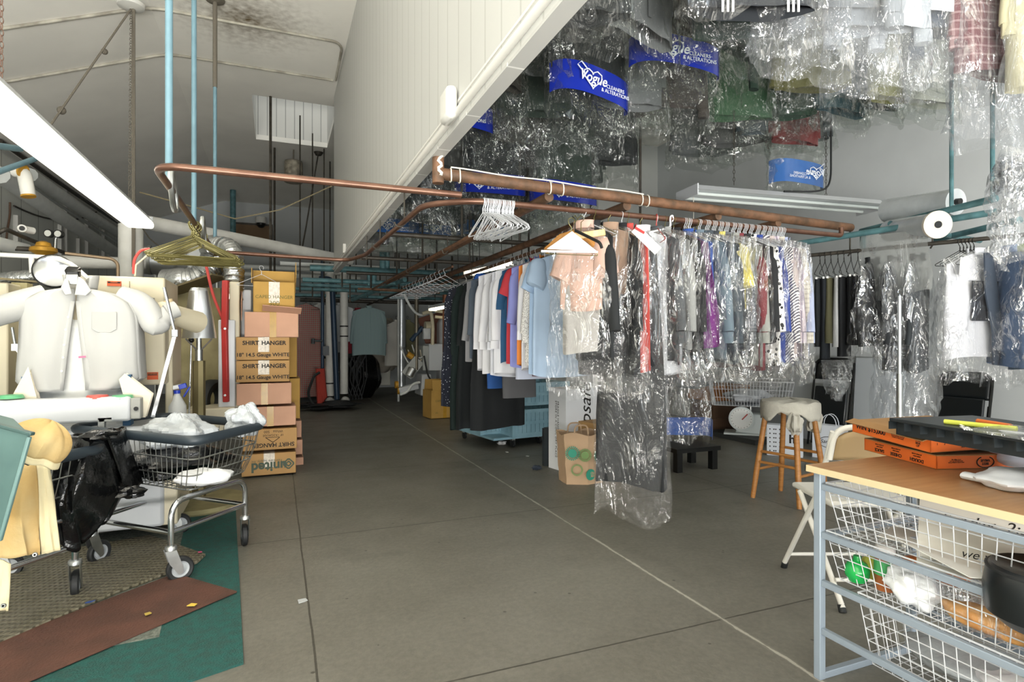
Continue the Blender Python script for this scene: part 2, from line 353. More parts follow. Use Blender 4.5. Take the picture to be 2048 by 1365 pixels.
# hanging white partition above the rail, with a bead and a board soffit under it
struct(M().span((XW, -3.5, ZB), (XW + 0.05, 8.17, Z)).build('wall_middle', BOARD, smooth=False), 'white boarded partition hanging down from the ceiling')
t = M().cyl((XW - 0.006, -3.5, ZB + 0.045), (XW - 0.006, 8.17, ZB + 0.045), 0.016).span((XW - 0.004, -3.5, ZB + 0.09), (XW, 8.17, ZB + 0.1))
struct(t.build('trim_2', mat('bead_paint', '#dcdad4', 0.4)), 'rounded bead along the foot of the white partition')
SOFF = boards_mat('soffit_boards', '#b9b9b5', '#e2e2de', 0.45, 'Y', 0.01)
struct(M().span((XW - 0.006, -3.5, ZB - 0.012), (XW + 0.056, 8.17, ZB)).build('trim_3', SOFF, smooth=False), 'grey soffit strip under the white partition')
# outer walls
def wall_left_mat():
    return boards_mat('left_panels', '#e2e4de', '#9a9c94', 0.62, 'Y', 0.02, rough=0.6)
struct(M().span((XL - 0.1, -4, 0), (XL, YB, 3.7)).build('wall_left', wall_left_mat(), smooth=False))
struct(M().span((XL - 0.1, YB, 0), (XR + 0.1, YB + 0.1, Z)).build('wall_back', FARW, smooth=False))
struct(M().span((XR, -4, 0), (XR + 0.1, YB, Z)).build('wall_right', GREYW, smooth=False))
struct(M().span((XW + 0.05, 8.2, 2.47), (XR, 8.35, Z)).build('trim_4', mat('header_paint', '#c4c6c2', 0.7, var=0.04, vscale=2)), 'grey header wall across the far end of the garment bay')
# ================================================================ shared materials
CHROME = mat('chrome', '#d8dadc', 0.16, 1.0); STEEL = mat('worn_steel', '#b9bbb9', 0.38, 1.0, var=0.15, vscale=12)
RUST = mat('rusty_pipe', '#7b5840', 0.6, 0.15, col2='#54402f', vscale=14, bump=0.2, bscale=90)
BRONZE = mat('bronze_pipe', '#7a5a4a', 0.32, 0.6, col2='#624538', vscale=9)
BLUEP = mat('pale_blue_pipe', '#6c8d9a', 0.45, 0.1, var=0.08, vscale=10)
TEALP = mat('teal_pipe', '#5f8a8f', 0.5, 0.15, col2='#47696d', vscale=12)
DKPIPE = mat('dark_pipe', '#4b463e', 0.5, 0.4, col2='#37332d', vscale=15)
NAVYP = mat('navy_pipe', '#253a4f', 0.4, 0.2)
LAGG = mat('white_pipe_lagging', '#cfcec8', 0.6, var=0.05, vscale=8, bump=0.2, bscale=25)
GREYL = mat('grey_pipe_lagging', '#d3d6d3', 0.6, var=0.06, vscale=6)
CREAM = mat('cream_enamel', '#c8bfa5', 0.42, var=0.04, vscale=3); ENAM = mat('white_enamel', '#c3c6c9', 0.3, var=0.02, vscale=3)
OCHRE = mat('brass_yellow', '#b98a2c', 0.45, 0.3, var=0.15, vscale=20)
BLACKR = mat('black_rubber', '#1d1f20', 0.6); DARKG = mat('dark_grey_plastic', '#33393d', 0.45, var=0.1, vscale=10)
BLACKM = mat('black_metal', '#191918', 0.35, 0.3); WIREW = mat('white_wire', '#c9cbce', 0.35); GOLDW = mat('gold_wire', '#6f693f', 0.32, 0.6)
WIREK = mat('dark_wire', '#2b2a28', 0.4, 0.5); ROPE = mat('dusty_rope', '#6c665b', 0.9, bump=0.5, bscale=120); STRING = mat('white_string', '#ddd9cc', 0.8)
RED = mat('red_paint', '#a92d2a', 0.45, var=0.08, vscale=8); REDH = mat('red_hose', '#b5403a', 0.5)
FOIL = mat('foil_duct', '#c6c8c8', 0.26, 1.0, var=0.12, vscale=12, bump=0.9, bscale=26)
BLK = mat('black_print', '#1a1816', 0.7); DKGRN = mat('dark_print', '#37352f', 0.7)
LAMP = emis('lit_tube', '#fff6da', 4.5); LAMP2 = emis('dim_lit_tube', '#fff1cf', 7.0)
FILM = film('clear_film', milk=0.012, gloss=0.36, scale=5.5); FILM2 = film('cloudy_film', '#f4f5f6', milk=0.05, gloss=0.42, scale=6); FILMD = film('overhead_film', '#f0f2f0', milk=0.01, gloss=0.32, scale=6.5)
def wob(v, a, s=3.0, seed=0.0):
    return a * (math.sin(v * s + seed) * 0.6 + math.sin(v * s * 2.3 + seed * 1.7) * 0.4)
# ---------------------------------------------------------------- hangers
def hanger_mesh(m=None, w=0.41, r=0.0019, drop=0.10, tube=0.0):
    m = m or M(); h = 0.045
    hook = [(0.018 * math.cos(a) , 0, -0.0 - 0.018 + 0.018 * math.sin(a)) for a in [PI * (-0.25 + 1.25 * k / 9) for k in range(10)]][::1]
    hook = hook + [(-0.012, 0, -0.035), (0, 0, -0.05), (0, 0, -0.085)]
    m.tube(hook, r, 5)
    m.tube(rounded([(0, 0, -0.075), (w / 2, 0, -0.075 - drop), (w / 2 - 0.004, 0, -0.083 - drop), (-w / 2 + 0.004, 0, -0.083 - drop), (-w / 2, 0, -0.075 - drop), (0, 0, -0.075)], 0.02, 3), r, 5)
    m.tube([(0.004 * math.sin(k * 2.2), 0.004 * math.cos(k * 2.2), -0.055 - k * 0.003) for k in range(9)], r, 4)
    return m
_hm = {}
def hanger(loc, rz, m, label, group, scale=1.0, tilt=0.0, roll=0.0, r=0.0019):
    key = (m.name, r)
    if key not in _hm:
        o = hanger_mesh(r=r).build('wire_hanger', m); _hm[key] = o
    else:
        o = _hm[key].copy(); C.objects.link(o)
    o.location = loc; o.rotation_euler = (tilt, roll, rz); o.scale = (scale,) * 3
    return tag(o, label, 'hanger', group)
# ---------------------------------------------------------------- fluorescent fixtures
def strip_light(label, a, b, w=0.12, lit=LAMP, n=2, drop=0.0, body=None, power=0, lens=None, hang=0):
    a = Vector(a); b = Vector(b); d = b - a; L_ = d.length; mid = (a + b) / 2
    e = thing('ceiling_strip_light', label, 'light', mid, math.atan2(d.y, d.x)); pitch = -math.asin(d.z / L_)
    e.rotation_euler = (0, pitch, math.atan2(d.y, d.x)); body = body or ENAM
    hs = M().prism([(-w * 0.3, 0.05), (w * 0.3, 0.05), (w / 2, 0.0), (-w / 2, 0.0)], -L_ / 2, L_ / 2)
    hs.v = [(z, x, y) for x, y, z in hs.v]; hs.build('housing', body, e, smooth=False)
    for s in (-1, 1): M().box((s * L_ / 2, 0, 0.005), (0.012, w * 0.95, 0.085)).build('end_cap', body, e, smooth=False, bevel=0.003)
    for k in range(n):
        y = (k - (n - 1) / 2) * w * 0.5
        M().cyl((-L_ / 2 + 0.01, y, -0.014), (L_ / 2 - 0.01, y, -0.014), 0.013, n=10).build('tube_lamp', lit, e)
    if hang:
        for s in (-1, 1): M().cyl((s * L_ * 0.4, 0, 0.05), (s * L_ * 0.4, 0, hang - mid.z), 0.005, n=6).build('suspension_rod', DKPIPE, e)
    if lens:
        M().span((-L_ / 2 + 0.02, -w * 0.55, -0.055), (L_ / 2 - 0.02, w * 0.55, -0.001)).build('lit_lens', lens, e, bevel=0.02)
    if power:
        l = bpy.data.lights.new('tube_light', 'AREA'); l.shape = 'RECTANGLE'; l.size = L_; l.size_y = w; l.energy = power; l.color = (1, 0.94, 0.8)
        o = bpy.data.objects.new('tube_light', l); C.objects.link(o); o.parent = e; o.location = (0, 0, -0.07)
    return e
def chain(pts, m, r=0.006):
    mb = M(); P = [Vector(p) for p in pts]
    for a, b in zip(P, P[1:]):
        L_ = (b - a).length; n = max(2, int(L_ / 0.028)); t = (b - a) / n
        for i in range(n):
            c = a + t * (i + 0.5); s = t.normalized(); o = s.orthogonal().normalized(); 
            if i % 2: o = s.cross(o)
            mb.tube([c + s * (0.017 * math.cos(q)) + o * (r * math.sin(q)) for q in [2 * PI * k / 8 for k in range(8)]], 0.0022, 4, closed=True)
    return mb
def pipe(name, label, pts, r, m, cat='pipe', rad=0.06, group=None, n=10):
    return tag(M().tube(rounded(pts, rad), r, n).build(name, m), label, cat, group)
# ================================================================ pipe rails overhead
ZR = 1.93
# loop rail: hairpin of bronze pipe from the left, under the partition and on to the garment rail
a = onz(300, 322, ZR); b = onz(890, 383, ZR)
lp = thing('hanging_rail', 'long rounded loop of bronze pipe rail hanging in the aisle', 'rail', (0, 0, 0))
YF = 2.78
M().tube(rounded([(0.86, YF + 0.02, ZR + 0.005), (-0.47, YF, ZR), (-0.47, 5.3, ZR), (0.60, 5.42, ZR), (0.70, 5.0, ZR), (0.73, 3.05, ZR), (0.95, 2.86, ZR), (1.2, 2.86, ZR), (3.62, 2.86, ZR), (3.62, 2.86, ZR + 0.055)], 0.12, 7), 0.0165, 12).build('pipe', BRONZE, lp)
for y in (3.55, 4.45, 5.15):
    M().tube([(0.73, y + 0.01, ZB - 0.01), (0.73, y + 0.01, ZR + 0.0)] + [(0.73 - 0.03 * (1 - math.cos(q)) , y + 0.01, ZR - 0.028 * math.sin(q)) for q in [PI * k / 8 for k in range(9)]], 0.005, 6).build('hook', DKPIPE, lp)
for p in ((-0.47, 3.1, ZR), (-0.46, 4.25, ZR)):
    M().tube([(p[0] + 0.01 + 0.0 * q, p[1] + 0.02 + 0.075 * (1 - math.cos(q)) - 0.0, p[2] + 0.05 - 0.1 * math.sin(q) * 0.0 - 0.055 * (1 - math.cos(q)) + 0.07 * math.sin(q)) for q in [PI * 2 * k / 12 for k in range(12)]], 0.013, 8, closed=True).build('clamp_ring', STEEL, lp)
# rusty main beam pipe with string ties and cross pipes
mp = thing('rusty_pipe_rack', 'thick rusty pipe beam wrapped with white string above the bagged clothes', 'rack')
p0 = Vector((0.75, 2.83, 2.04)); p1 = Vector((3.92, 3.02, 2.035))
M().cyl(p0, p1, 0.03, n=14).build('beam', RUST, mp)
M().cyl((p0.x - 0.0, p0.y, 1.99), (p0.x, p0.y, ZB + 0.01), 0.03, n=12).build('stub_post', RUST, mp)
wr = M()
for t in (0.02, 0.035, 0.2, 0.225, 0.395, 0.41):
    q = p0.lerp(p1, t); wr.tube([(q.x + 0.004 * math.sin(k), q.y + 0.034 * math.cos(2 * PI * k / 10), q.z + 0.034 * math.sin(2 * PI * k / 10)) for k in range(10)], 0.0035, 5, closed=True)
wr.tube([p0.lerp(p1, t) + Vector((0, -0.012, 0.034 + 0.003 * math.sin(t * 40))) for t in [0.02 + 0.38 * k / 20 for k in range(21)]], 0.004, 5)
wr.tube([p0 + Vector((0.01 * math.sin(k * 1.7), -0.036, 0.09 - 0.012 * k)) for k in range(10)], 0.008, 6)
wr.build('string_tie', STRING, mp)
for i, (x, y1, r) in enumerate(((1.40, 8.0, 0.028), (1.92, 8.0, 0.028), (2.62, 6.2, 0.026), (3.15, 6.2, 0.026))):
    M().cyl((x, 2.9 + 0.02 * i, 2.0), (x, y1, 2.0), r, n=12).build('cross_pipe', RUST, mp)
for y in (4.6, 6.0, 7.4):
    M().cyl((0.8, y, 2.045), (3.9, y, 2.045), 0.02, n=10).build('cross_pipe', DKPIPE, mp)
# drop rods that hold the rack and the long garment rail
rods = [(1.42, 4.6), (1.94, 4.6), (2.64, 4.6), (1.42, 6.0), (1.94, 6.0), (2.64, 6.0), (3.17, 4.6), (1.42, 7.4), (1.94, 7.4)]
for i, (x, y) in enumerate(rods):
    o = M().cyl((x, y, 2.06), (x, y, 4.5), 0.011, n=6).build('drop_rod', DKPIPE); tag(o, 'thin dark drop rod from the ceiling holding the rusty pipe rack', 'rod', 'drop rods over the rusty pipe rack')
# depth rail carrying the work shirts
XS, ZS = 1.95, 1.93
rl = thing('garment_rail', 'brown pipe rail full of shirts running back beside the aisle', 'rail')
M().tube(rounded([(XS, 3.55, ZS), (XS, 8.3, ZS), (XS - 0.9, 8.3, ZS)], 0.15), 0.016, 10).build('pipe', RUST, rl)
for y in (4.65, 6.05, 7.45): M().tube([(XS + 0.03, y, 2.045), (XS + 0.03, y, ZS - 0.01), (XS + 0.015, y, ZS - 0.03), (XS - 0.015, y, ZS - 0.03), (XS - 0.03, y, ZS)], 0.005, 6).build('hook', DKPIPE, rl)
rl2 = thing('garment_rail', 'thin brown pipe rail hanging in hooks between two rusty cross pipes', 'rail')
M().tube(rounded([(1.25, 3.5, ZS), (1.25, 8.4, ZS), (2.3, 8.6, ZS)], 0.1), 0.014, 10).build('pipe', RUST, rl2)
for y in (4.5, 5.9, 7.3): M().tube([(1.27, y, 2.045), (1.27, y, ZS - 0.01), (1.255, y, ZS - 0.03), (1.235, y, ZS - 0.03), (1.225, y, ZS)], 0.005, 6).build('hook', DKPIPE, rl2)
# teal pipe rack on the right, near
tr = thing('teal_pipe_rack', 'teal pipe rack over the right hand clothes beside the film roll', 'rack')
A0 = onz(1722, 463, 2.02); B0 = onz(1992, 397, 2.02); dv = (B0 - A0)
M().cyl(A0, B0, 0.021, n=12).build('rail', TEALP, tr)
A1 = A0 + Vector((0.12, 0.02, -0.05)); B1 = B0 + Vector((0.07, 0.25, -0.06))
M().cyl(A0 + Vector((-0.35, 0.42, -0.07)), onz(1992, 424, 1.97), 0.021, n=12).build('rail', TEALP, tr)
M().cyl(onz(1870, 480, 1.94), onz(2040, 440, 1.94) , 0.021, n=12).build('rail', TEALP, tr)
M().cyl(A0 + Vector((0.02, 0, 0)), A0 + Vector((0.02, 0, -0.13)), 0.02, n=10).build('stub_post', TEALP, tr)
M().cyl(onz(1780, 447, 2.01), onz(1850, 474, 1.95), 0.018, n=10).build('cross_pipe', TEALP, tr)
M().cyl(onz(1890, 470, 1.94), onz(1960, 482, 1.94), 0.018, n=10).build('cross_pipe', TEALP, tr)
for k, (px, py) in enumerate(((1903, 228), (1985, 300))):
    q = onz(px, 425 if k == 0 else 405, 2.0); o = M().cyl((q.x, q.y, 2.0), (q.x, q.y, 4.5), 0.012, n=8).build('drop_rod', TEALP)
    tag(o, ['thin teal drop rod down to the rack behind the film roll', 'thin teal drop rod beside the twisted film bag'][k], 'rod')
rr = thing('garment_rail', 'dark pipe rail carrying trousers and tops along the right wall', 'rail')
M().tube(rounded([onz(1610, 512, 1.85), onz(1860, 488, 1.85), onz(2048, 470, 1.85), onz(2300, 440, 1.85)], 0.1), 0.014, 10).build('pipe', DKPIPE, rr)
for px, py in ((1700, 504), (1865, 488), (2030, 472)):
    q = onz(px, py, 1.85); M().tube([q + Vector((0, 0, 0.15)), q + Vector((0.0, 0, -0.01)), q + Vector((-0.02, 0, -0.03))], 0.006, 6).build('hook', DKPIPE, rr)
for px, yt, pb, d, r, name, lab in ((338, 0, 370, 2.75, 0.0165, 'drop_pole', 'thick pale blue pole from the ceiling to the bend of the loop rail'), (388, 0, 462, 4.3, 0.018, 'drop_pole', 'pale blue pole down to the gold hangers'), (430, 64, 480, 5.6, 0.017, 'drop_pole', 'pale blue pole with a dusty dark top reaching the ceiling')):
    q = dep(px, pb, d); e = thing(name, lab, 'pole', (q.x, q.y, q.z))
    M().cyl((0, 0, 0), (0, 0, 4.49 - q.z), r, n=12).build('pole', BLUEP, e)
    if px == 430:
        M().cyl((0, 0, 3.65 - q.z), (0, 0, 4.495 - q.z), r + 0.003, n=12).build('dusty_sleeve', ROPE, e); M().lathe([(0.09, 0), (0.085, -0.012), (0.02, -0.03)], (0, 0, 4.5 - q.z)).build('ceiling_flange', ROPE, e)
# gold wire hangers bunched where the loop runs back
for k in range(30):
    t = k / 29; y = 4.05 + 0.5 * t + random.uniform(-0.01, 0.01)
    hanger((-0.475 + random.uniform(-0.012, 0.012), y, ZR + 0.016), random.uniform(-0.22, 0.22), GOLDW, 'gold wire hanger bunched on the left side of the loop rail', 'gold wire hangers on the loop rail', 1.22, random.uniform(-0.06, 0.06), random.uniform(-0.05, 0.05), r=0.0026)
# white wire hangers bunched at the middle of the rail
for k in range(26):
    t = k / 25; x = 1.00 + 0.17 * t
    hanger((x, 2.86, ZR + 0.016), PI / 2 + random.uniform(-0.16, 0.16), WIREW, 'white wire hanger in the empty bunch left of the shirts', 'white wire hangers in the empty bunch', 0.98, random.uniform(-0.04, 0.04), random.uniform(-0.06, 0.06), r=0.0024)
# ceiling conduits
cz = 4.485
for y, lab in ((7.62, 'painted conduit crossing the ceiling bend farther back'), (6.62, 'painted conduit crossing the ceiling nearer the front')):
    lx = -2.95; lz = 4.5 - (lx + 1.15) / (-2.4) * 0.92
    pts = [(lx, y, lz - 0.02), (-1.15, y, cz), (0.3, y, cz), (0.66, y, cz)] if y > 7 else [(lx, y, lz - 0.02), (-1.15, y, cz), (0.62, y, cz), (0.68, y + 0.12, cz), (0.69, 7.6, cz)]
    pipe('ceiling_conduit', lab, pts, 0.014, mat('dusty_conduit', '#c6c2b4', 0.8, col2='#8d887c', vscale=5), 'conduit', 0.15)
# ================================================================ ropes, chains and fixture on the left
def tagm(mb, name, m, label, cat, group=None, **k): return tag(mb.build(name, m, **k), label, cat, group)
TOPJ = onz(262, 18, 4.36)
tagm(M().lathe([(0.12, 0), (0.11, -0.03), (0.05, -0.05)], (TOPJ.x, TOPJ.y, 4.41)), 'ceiling_box', WHITE, 'round white junction box on the ceiling where the ropes start', 'box')
tagm(chain([TOPJ, dep(259, 418, TOPJ.y * CA + TOPJ.x * SA - 0.5)], ROPE, 0.012), 'hanging_chain', ROPE, 'dusty chain hanging from the ceiling junction box', 'chain')
q = dep(268, 120, 6.0)
tagm(M().tube([(TOPJ.x + 0.02, TOPJ.y, 4.36), (TOPJ.x + 0.03, TOPJ.y - 0.05, 1.9)], 0.016, 6), 'dusty_rope', ROPE, 'dusty dark cord hanging straight down beside the chain', 'cord')
tagm(M().tube(sag(TOPJ, dep(100, 252, 5.0), 0.0), 0.009, 6).ball(dep(209, 103, 5.7), 0.03).ball(dep(123, 221, 5.1), 0.035).ball(dep(92, 262, 5.0), 0.05, sx=1.6), 'guy_rope', ROPE, 'slanting guy rope with knots from the ceiling box to the left', 'rope')
tagm(chain([dep(3, -40, 2.75), dep(3, 170, 2.75), dep(14, 214, 2.8)], ROPE, 0.008), 'light_chain', mat('rusty_chain', '#6b5143', 0.6, 0.5), 'rusty chain holding the near end of the lit strip light', 'chain')
strip_light('long lit strip light hanging over the white shirt press', (-1.03, 2.45, 2.16), (-0.99, 5.35, 2.14), 0.17, LAMP, 2, power=7, lens=emis('lit_lens', '#fff8e6', 2.6))
tagm(M().tube(rounded([dep(268, 430, 5.3), dep(300, 480, 5.2), dep(330, 500, 5.2)], 0.1), 0.006), 'thin_cable', DKPIPE, 'thin cord trailing from the far end of the lit strip light', 'cord')
# white insulated pipe: vertical post and long horizontal run
pipe('lagged_pipe', 'white lagged pipe running from the strip light toward the partition', [dep(275, 442, 5.9), dep(460, 476, 6.9), dep(700, 522, 8.75)], 0.075, LAGG, rad=0.2)
pipe('lagged_pipe', 'upright white lagged pipe under the end of the lit strip light', [dep(262, 450, 5.6), Vector((dep(262, 640, 5.6).x, dep(262, 640, 5.6).y, 0.0))], 0.105, LAGG, rad=0.02)
# left wall services
def wp(px, py, off=0.1): return onx(px, py, XL + off)
pipe('grey_lagged_pipe', 'fat grey lagged pipe sloping along the left wall, uppermost', [wp(60, 350, .25), wp(170, 425, .25), wp(250, 475, .25)], 0.09, GREYL)
pipe('grey_lagged_pipe', 'grey lagged pipe sloping along the left wall under the uppermost one', [wp(0, 350, .3), wp(130, 440, .3), wp(245, 515, .3)], 0.10, GREYL)
pipe('white_lagged_elbow', 'white lagged elbow with brown ends high on the left wall', [dep(30, 342, 4.3), dep(48, 345, 4.3), dep(57, 392, 4.3)], 0.045, LAGG, rad=0.1)
tagm(M().cyl(dep(56.5, 391, 4.3), dep(57, 394, 4.3), 0.047).cyl(dep(44, 342, 4.28), dep(48, 343, 4.28), 0.05), 'pipe_band', OCHRE, 'ochre bands on the white lagged elbow', 'band')
pipe('thin_wall_pipe', 'thin grey pipe sloping along the left wall below the lit strip', [wp(0, 282, .08), wp(110, 360, .08), wp(245, 452, .08)], 0.03, DKPIPE)
pipe('thin_wall_pipe', 'second thin grey pipe sloping along the left wall', [wp(60, 372, .08), wp(245, 492, .08)], 0.025, GREYL)
pipe('blue_brace', 'pale blue brace bar slanting behind the lit strip light, lower', [dep(-20, 350, 3.8), dep(70, 318, 4.4)], 0.02, BLUEP)
pipe('blue_brace', 'pale blue brace bar behind the lit strip light, upper', [dep(-20, 290, 3.4), dep(40, 298, 3.8)], 0.02, BLUEP)
pipe('steam_pipe', 'dark pipe bending along the left wall above the brass valve', [dep(-10, 470, 4.6), dep(10, 458, 4.6), dep(60, 480, 5.0), dep(135, 508, 5.6), dep(225, 520, 6.2)], 0.018, DKPIPE)
pipe('condensate_pipe', 'grey lagged pipe entering the brass valve at left edge', [dep(-20, 483, 4.7), dep(52, 500, 5.1)], 0.055, GREYL)
pipe('copper_pipe', 'thin copper pipe turning down behind the shirt press', [dep(130, 507, 5.0), dep(225, 518, 5.2), dep(236, 528, 5.2), Vector((dep(236, 528, 5.2).x, dep(236, 528, 5.2).y, 0.0))], 0.014, mat('copper_dull', '#a08a70', 0.45, 0.5))
pipe('grey_lagged_pipe', 'level grey lagged pipe behind the top of the shirt press', [dep(90, 523, 5.4), dep(290, 528, 5.9)], 0.06, LAGG)
gv_ = dep(87, 500, 5.0)
gv = thing('pressure_regulator', 'brass yellow pressure regulator with two round gauges on the left wall', 'valve', dep(87, 500, 5.0))
M().lathe([(0.02, 0.075), (0.05, 0.06), (0.06, 0.03), (0.095, 0.015), (0.1, -0.015), (0.06, -0.04), (0.03, -0.06)], (0, 0, 0)).build('body', OCHRE, gv)
M().cyl((0, 0, 0), (XL - gv_.x, 0, 0), 0.02).build('wall_pipe', DKPIPE, gv)
M().cyl((0.08, 0, 0.0), (0.085, 0, 0.1), 0.008).cyl((0.085, 0, 0.1), (0.1, 0, 0.13), 0.008).build('gauge_stem', STEEL, gv)
for dx in (0.05, 0.12):
    M().cyl((dx, 0, 0.14), (dx - 0.01, -0.035, 0.14), 0.035, n=20).build('gauge', BLACKM, gv); M().cyl((dx - 0.01, -0.035, 0.14), (dx - 0.0105, -0.037, 0.14), 0.027, n=20).build('gauge_face', mat('gauge_face', '#b9bab4', 0.3), gv)
sc = thing('security_camera', 'small round white security camera on the left wall', 'camera', dep(44, 458, 4.9))
M().cyl((0, 0, 0), (0.05, 0.08, 0.0), 0.03).build('bracket', WHITE, sc); M().cyl((0, 0, 0), (0.01, -0.03, 0), 0.032).build('housing', WHITE, sc); M().cyl((0.01, -0.03, 0), (0.0105, -0.033, 0), 0.02).build('lens', BLACKM, sc)
pipe('wall_cable', 'brown cable dropping down the left wall from a dark plug', [wp(20, 405, .02), wp(20, 430, .02), wp(14, 465, .02), wp(13, 480, .02)], 0.012, mat('brown_cable', '#5d4636', 0.6))
pipe('wall_cable', 'dark cable looping across the left wall under the lagged pipes', sag(wp(28, 412, .02), wp(200, 420, .02), 0.2), 0.012, DKPIPE)
for k, (px, y0, y1) in enumerate(((35, 432, 485), (133, 370, 520), (122, 450, 520), (175, 440, 520), (158, 478, 520), (208, 460, 520))):
    a = wp(px, y0, .03); b = wp(px, y1, .03)
    tagm(M().span((XL, a.y - 0.05, b.z), (XL + 0.05, a.y + 0.05, a.z)), 'wall_strut', WHITE, 'slim white upright channel on the left wall behind the pipes', 'channel', 'upright channels on the left wall', smooth=False)
# ================================================================ shirt press, shirt and what stands round it
YP = 4.11                       # plane of the shirt
def at(px, py, y=YP): return ony(px, py, y)
SHIRTW = mat('white_shirt_cloth', '#b8b8b5', 0.85, bump=0.12, bscale=9)
def loft_outline(mb, left, right, zs, y0, depth, n=10):
    """front sheet between two outlines, gently bowed"""
    def fn(u, v):
        k = v * (len(zs) - 1); i = min(int(k), len(zs) - 2); t = k - i
        l = left[i] * (1 - t) + left[i + 1] * t; r = right[i] * (1 - t) + right[i + 1] * t; z = zs[i] * (1 - t) + zs[i + 1] * t
        return (l + (r - l) * u, y0 - depth * math.sin(PI * u) + wob(u * 9 + v * 3, 0.004, 2), z)
    mb.grid(fn, n, 24); return mb
c0 = at(155, 680)
press = thing('shirt_press', 'white and cream shirt pressing machine with cabinet, arms and a front bar', 'press', (c0.x, YP, 0))
O = Vector((c0.x, YP, 0))
def L(px, py, y=YP): return at(px, py, y) - O
# buck (padded form) under the shirt, seen in the open front and below the hem
M().box((0, 0.10, 0.98), (0.50, 0.17, 0.72)).build('padded_form', mat('buck_pad', '#dfe0dd', 0.8, var=0.08, vscale=6), press, bevel=0.06)
M().lathe([(0.06, 1.30), (0.075, 1.36), (0.072, 1.47), (0.05, 1.50)], (0, 0.09, 0), 20, 1, 0.8).build('neck_form', mat('buck_neck', '#c9bda0', 0.8), press)
ck = L(150, 556); M().box((ck.x, -0.03, ck.z + 0.02), (0.065, 0.05, 0.04), rx=0.2).box((ck.x - 0.01, 0.0, ck.z + 0.045), (0.07, 0.06, 0.025), rx=0.5).build('collar_clamp', BLACKM, press, bevel=0.008)
M().box((ck.x, -0.055, ck.z - 0.015), (0.06, 0.01, 0.06), rx=-0.12).build('clamp_plate', STEEL, press, bevel=0.004)
# front bar with blue uprights and flared clamp pads
fb = M(); a = L(-40, 803, 3.92); b = L(262, 793, 3.92); b2 = L(258, 842, 3.92)
fb.span((a.x, 3.90 - YP, b2.z), (b.x, 3.98 - YP, b.z)); fb.build('front_bar', ENAM, press, bevel=0.015)
M().span((b.x, 3.90 - YP, b2.z + 0.01), (b.x + 0.05, 3.98 - YP, b.z - 0.01)).build('bar_end', mat('grey_casting', '#9a9a94', 0.5), press, bevel=0.006)
M().cyl((b.x + 0.03, 3.895 - YP, (b.z + b2.z) / 2), (b.x + 0.03, 3.89 - YP, (b.z + b2.z) / 2), 0.012).build('bar_knob', BLACKM, press)
BLUEC = mat('blue_column', '#2f5f86', 0.5)
for px in (54, 255):
    q = L(px, 800, 4.05); M().span((q.x - 0.02, -0.08, 0.35), (q.x + 0.02, 0.0, 1.0)).build('upright_column', BLUEC, press)
gr = L(85, 800, 3.95)
for px, m in ((22, '#5fae7c'), (195, '#c95a50'), (245, '#5fae7c')):
    q = L(px, 797, 3.96); M().lathe([(0.06, 0), (0.05, 0.018), (0.0, 0.022)], (q.x, q.y, q.z), 16).build('push_button', mat('button' + m, m, 0.4), press)
lo = L(-40, 850, 4.0); M().span((lo.x, 3.96 - YP, 0.1), (L(330, 850, 4.0).x, 4.6 - YP, 0.70)).build('lower_cabinet', ENAM, press, bevel=0.02)
M().box((L(205, 848, 3.93).x, 3.92 - YP, 0.72), (0.03, 0.04, 0.09)).box((L(205, 848, 3.93).x + 0.02, 3.92 - YP, 0.755), (0.06, 0.04, 0.02)).build('hook_bracket', STEEL, press)
# side flaps of hide-like padding left and right of the form
for pts in (((25, 800), (55, 745), (70, 800)), ((250, 752), (300, 790), (288, 832), (262, 832), (242, 760))):
    mb = M(); P = [L(x, y, 4.0) for x, y in pts]; n = len(P)
    mb.add([p + Vector((0, 0.0, 0)) for p in P] + [p + Vector((0, 0.05, 0)) for p in P], [tuple(range(n)), tuple(range(n, 2 * n))[::-1]] + [(i, (i + 1) % n, n + (i + 1) % n, n + i) for i in range(n)])
    mb.build('padded_flap', mat('flap_pad', '#e6ddc9', 0.7), press, bevel=0.01)
# cabinet behind, to the right
ca = L(120, 552, 4.45); cb = L(330, 770, 4.45)
M().span((ca.x, 4.45 - YP, cb.z), (cb.x, 5.0 - YP, L(330, 556, 4.45).z)).build('cabinet', CREAM, press, bevel=0.012)
M().span((L(258, 600, 4.44).x, 4.435 - YP, cb.z + 0.02), (L(259, 600, 4.44).x, 4.45 - YP, ca.z - 0.02)).build('cabinet_seam', mat('seam', '#b5ab90', 0.5), press)
for (x0, y0, x1, y1, col) in ((294, 745, 316, 760, '#c9572b'), (214, 563, 242, 572, '#c9572b'), (289, 596, 309, 611, '#8f8d85')):
    p = L(x0, y1, 4.44); q = L(x1, y0, 4.44)
    w_ = M().span((p.x, 4.442 - YP, p.z), (q.x, 4.45 - YP, q.z)); lab = w_.build('warning_label', mat('label' + col, col, 0.6), press, smooth=False)
    M().span((p.x + 0.004, 4.439 - YP, q.z - (q.z - p.z) * 0.42), (q.x - 0.004, 4.442 - YP, q.z - 0.004)).build('label_band', BLK, lab, smooth=False)
    if col == '#c9572b': text('WARNING', (q.z - p.z) * 0.32, mat('label_orange', '#e2763e', 0.6), lab, ((p.x + q.x) / 2, 4.4385 - YP, q.z - (q.z - p.z) * 0.23), sx=0.8)
M().span((L(330, 600, 4.6).x, 4.6 - YP, 0.25), (L(345, 600, 4.6).x, 5.0 - YP, L(340, 640, 4.6).z)).build('cabinet_side', CREAM, press, bevel=0.01)
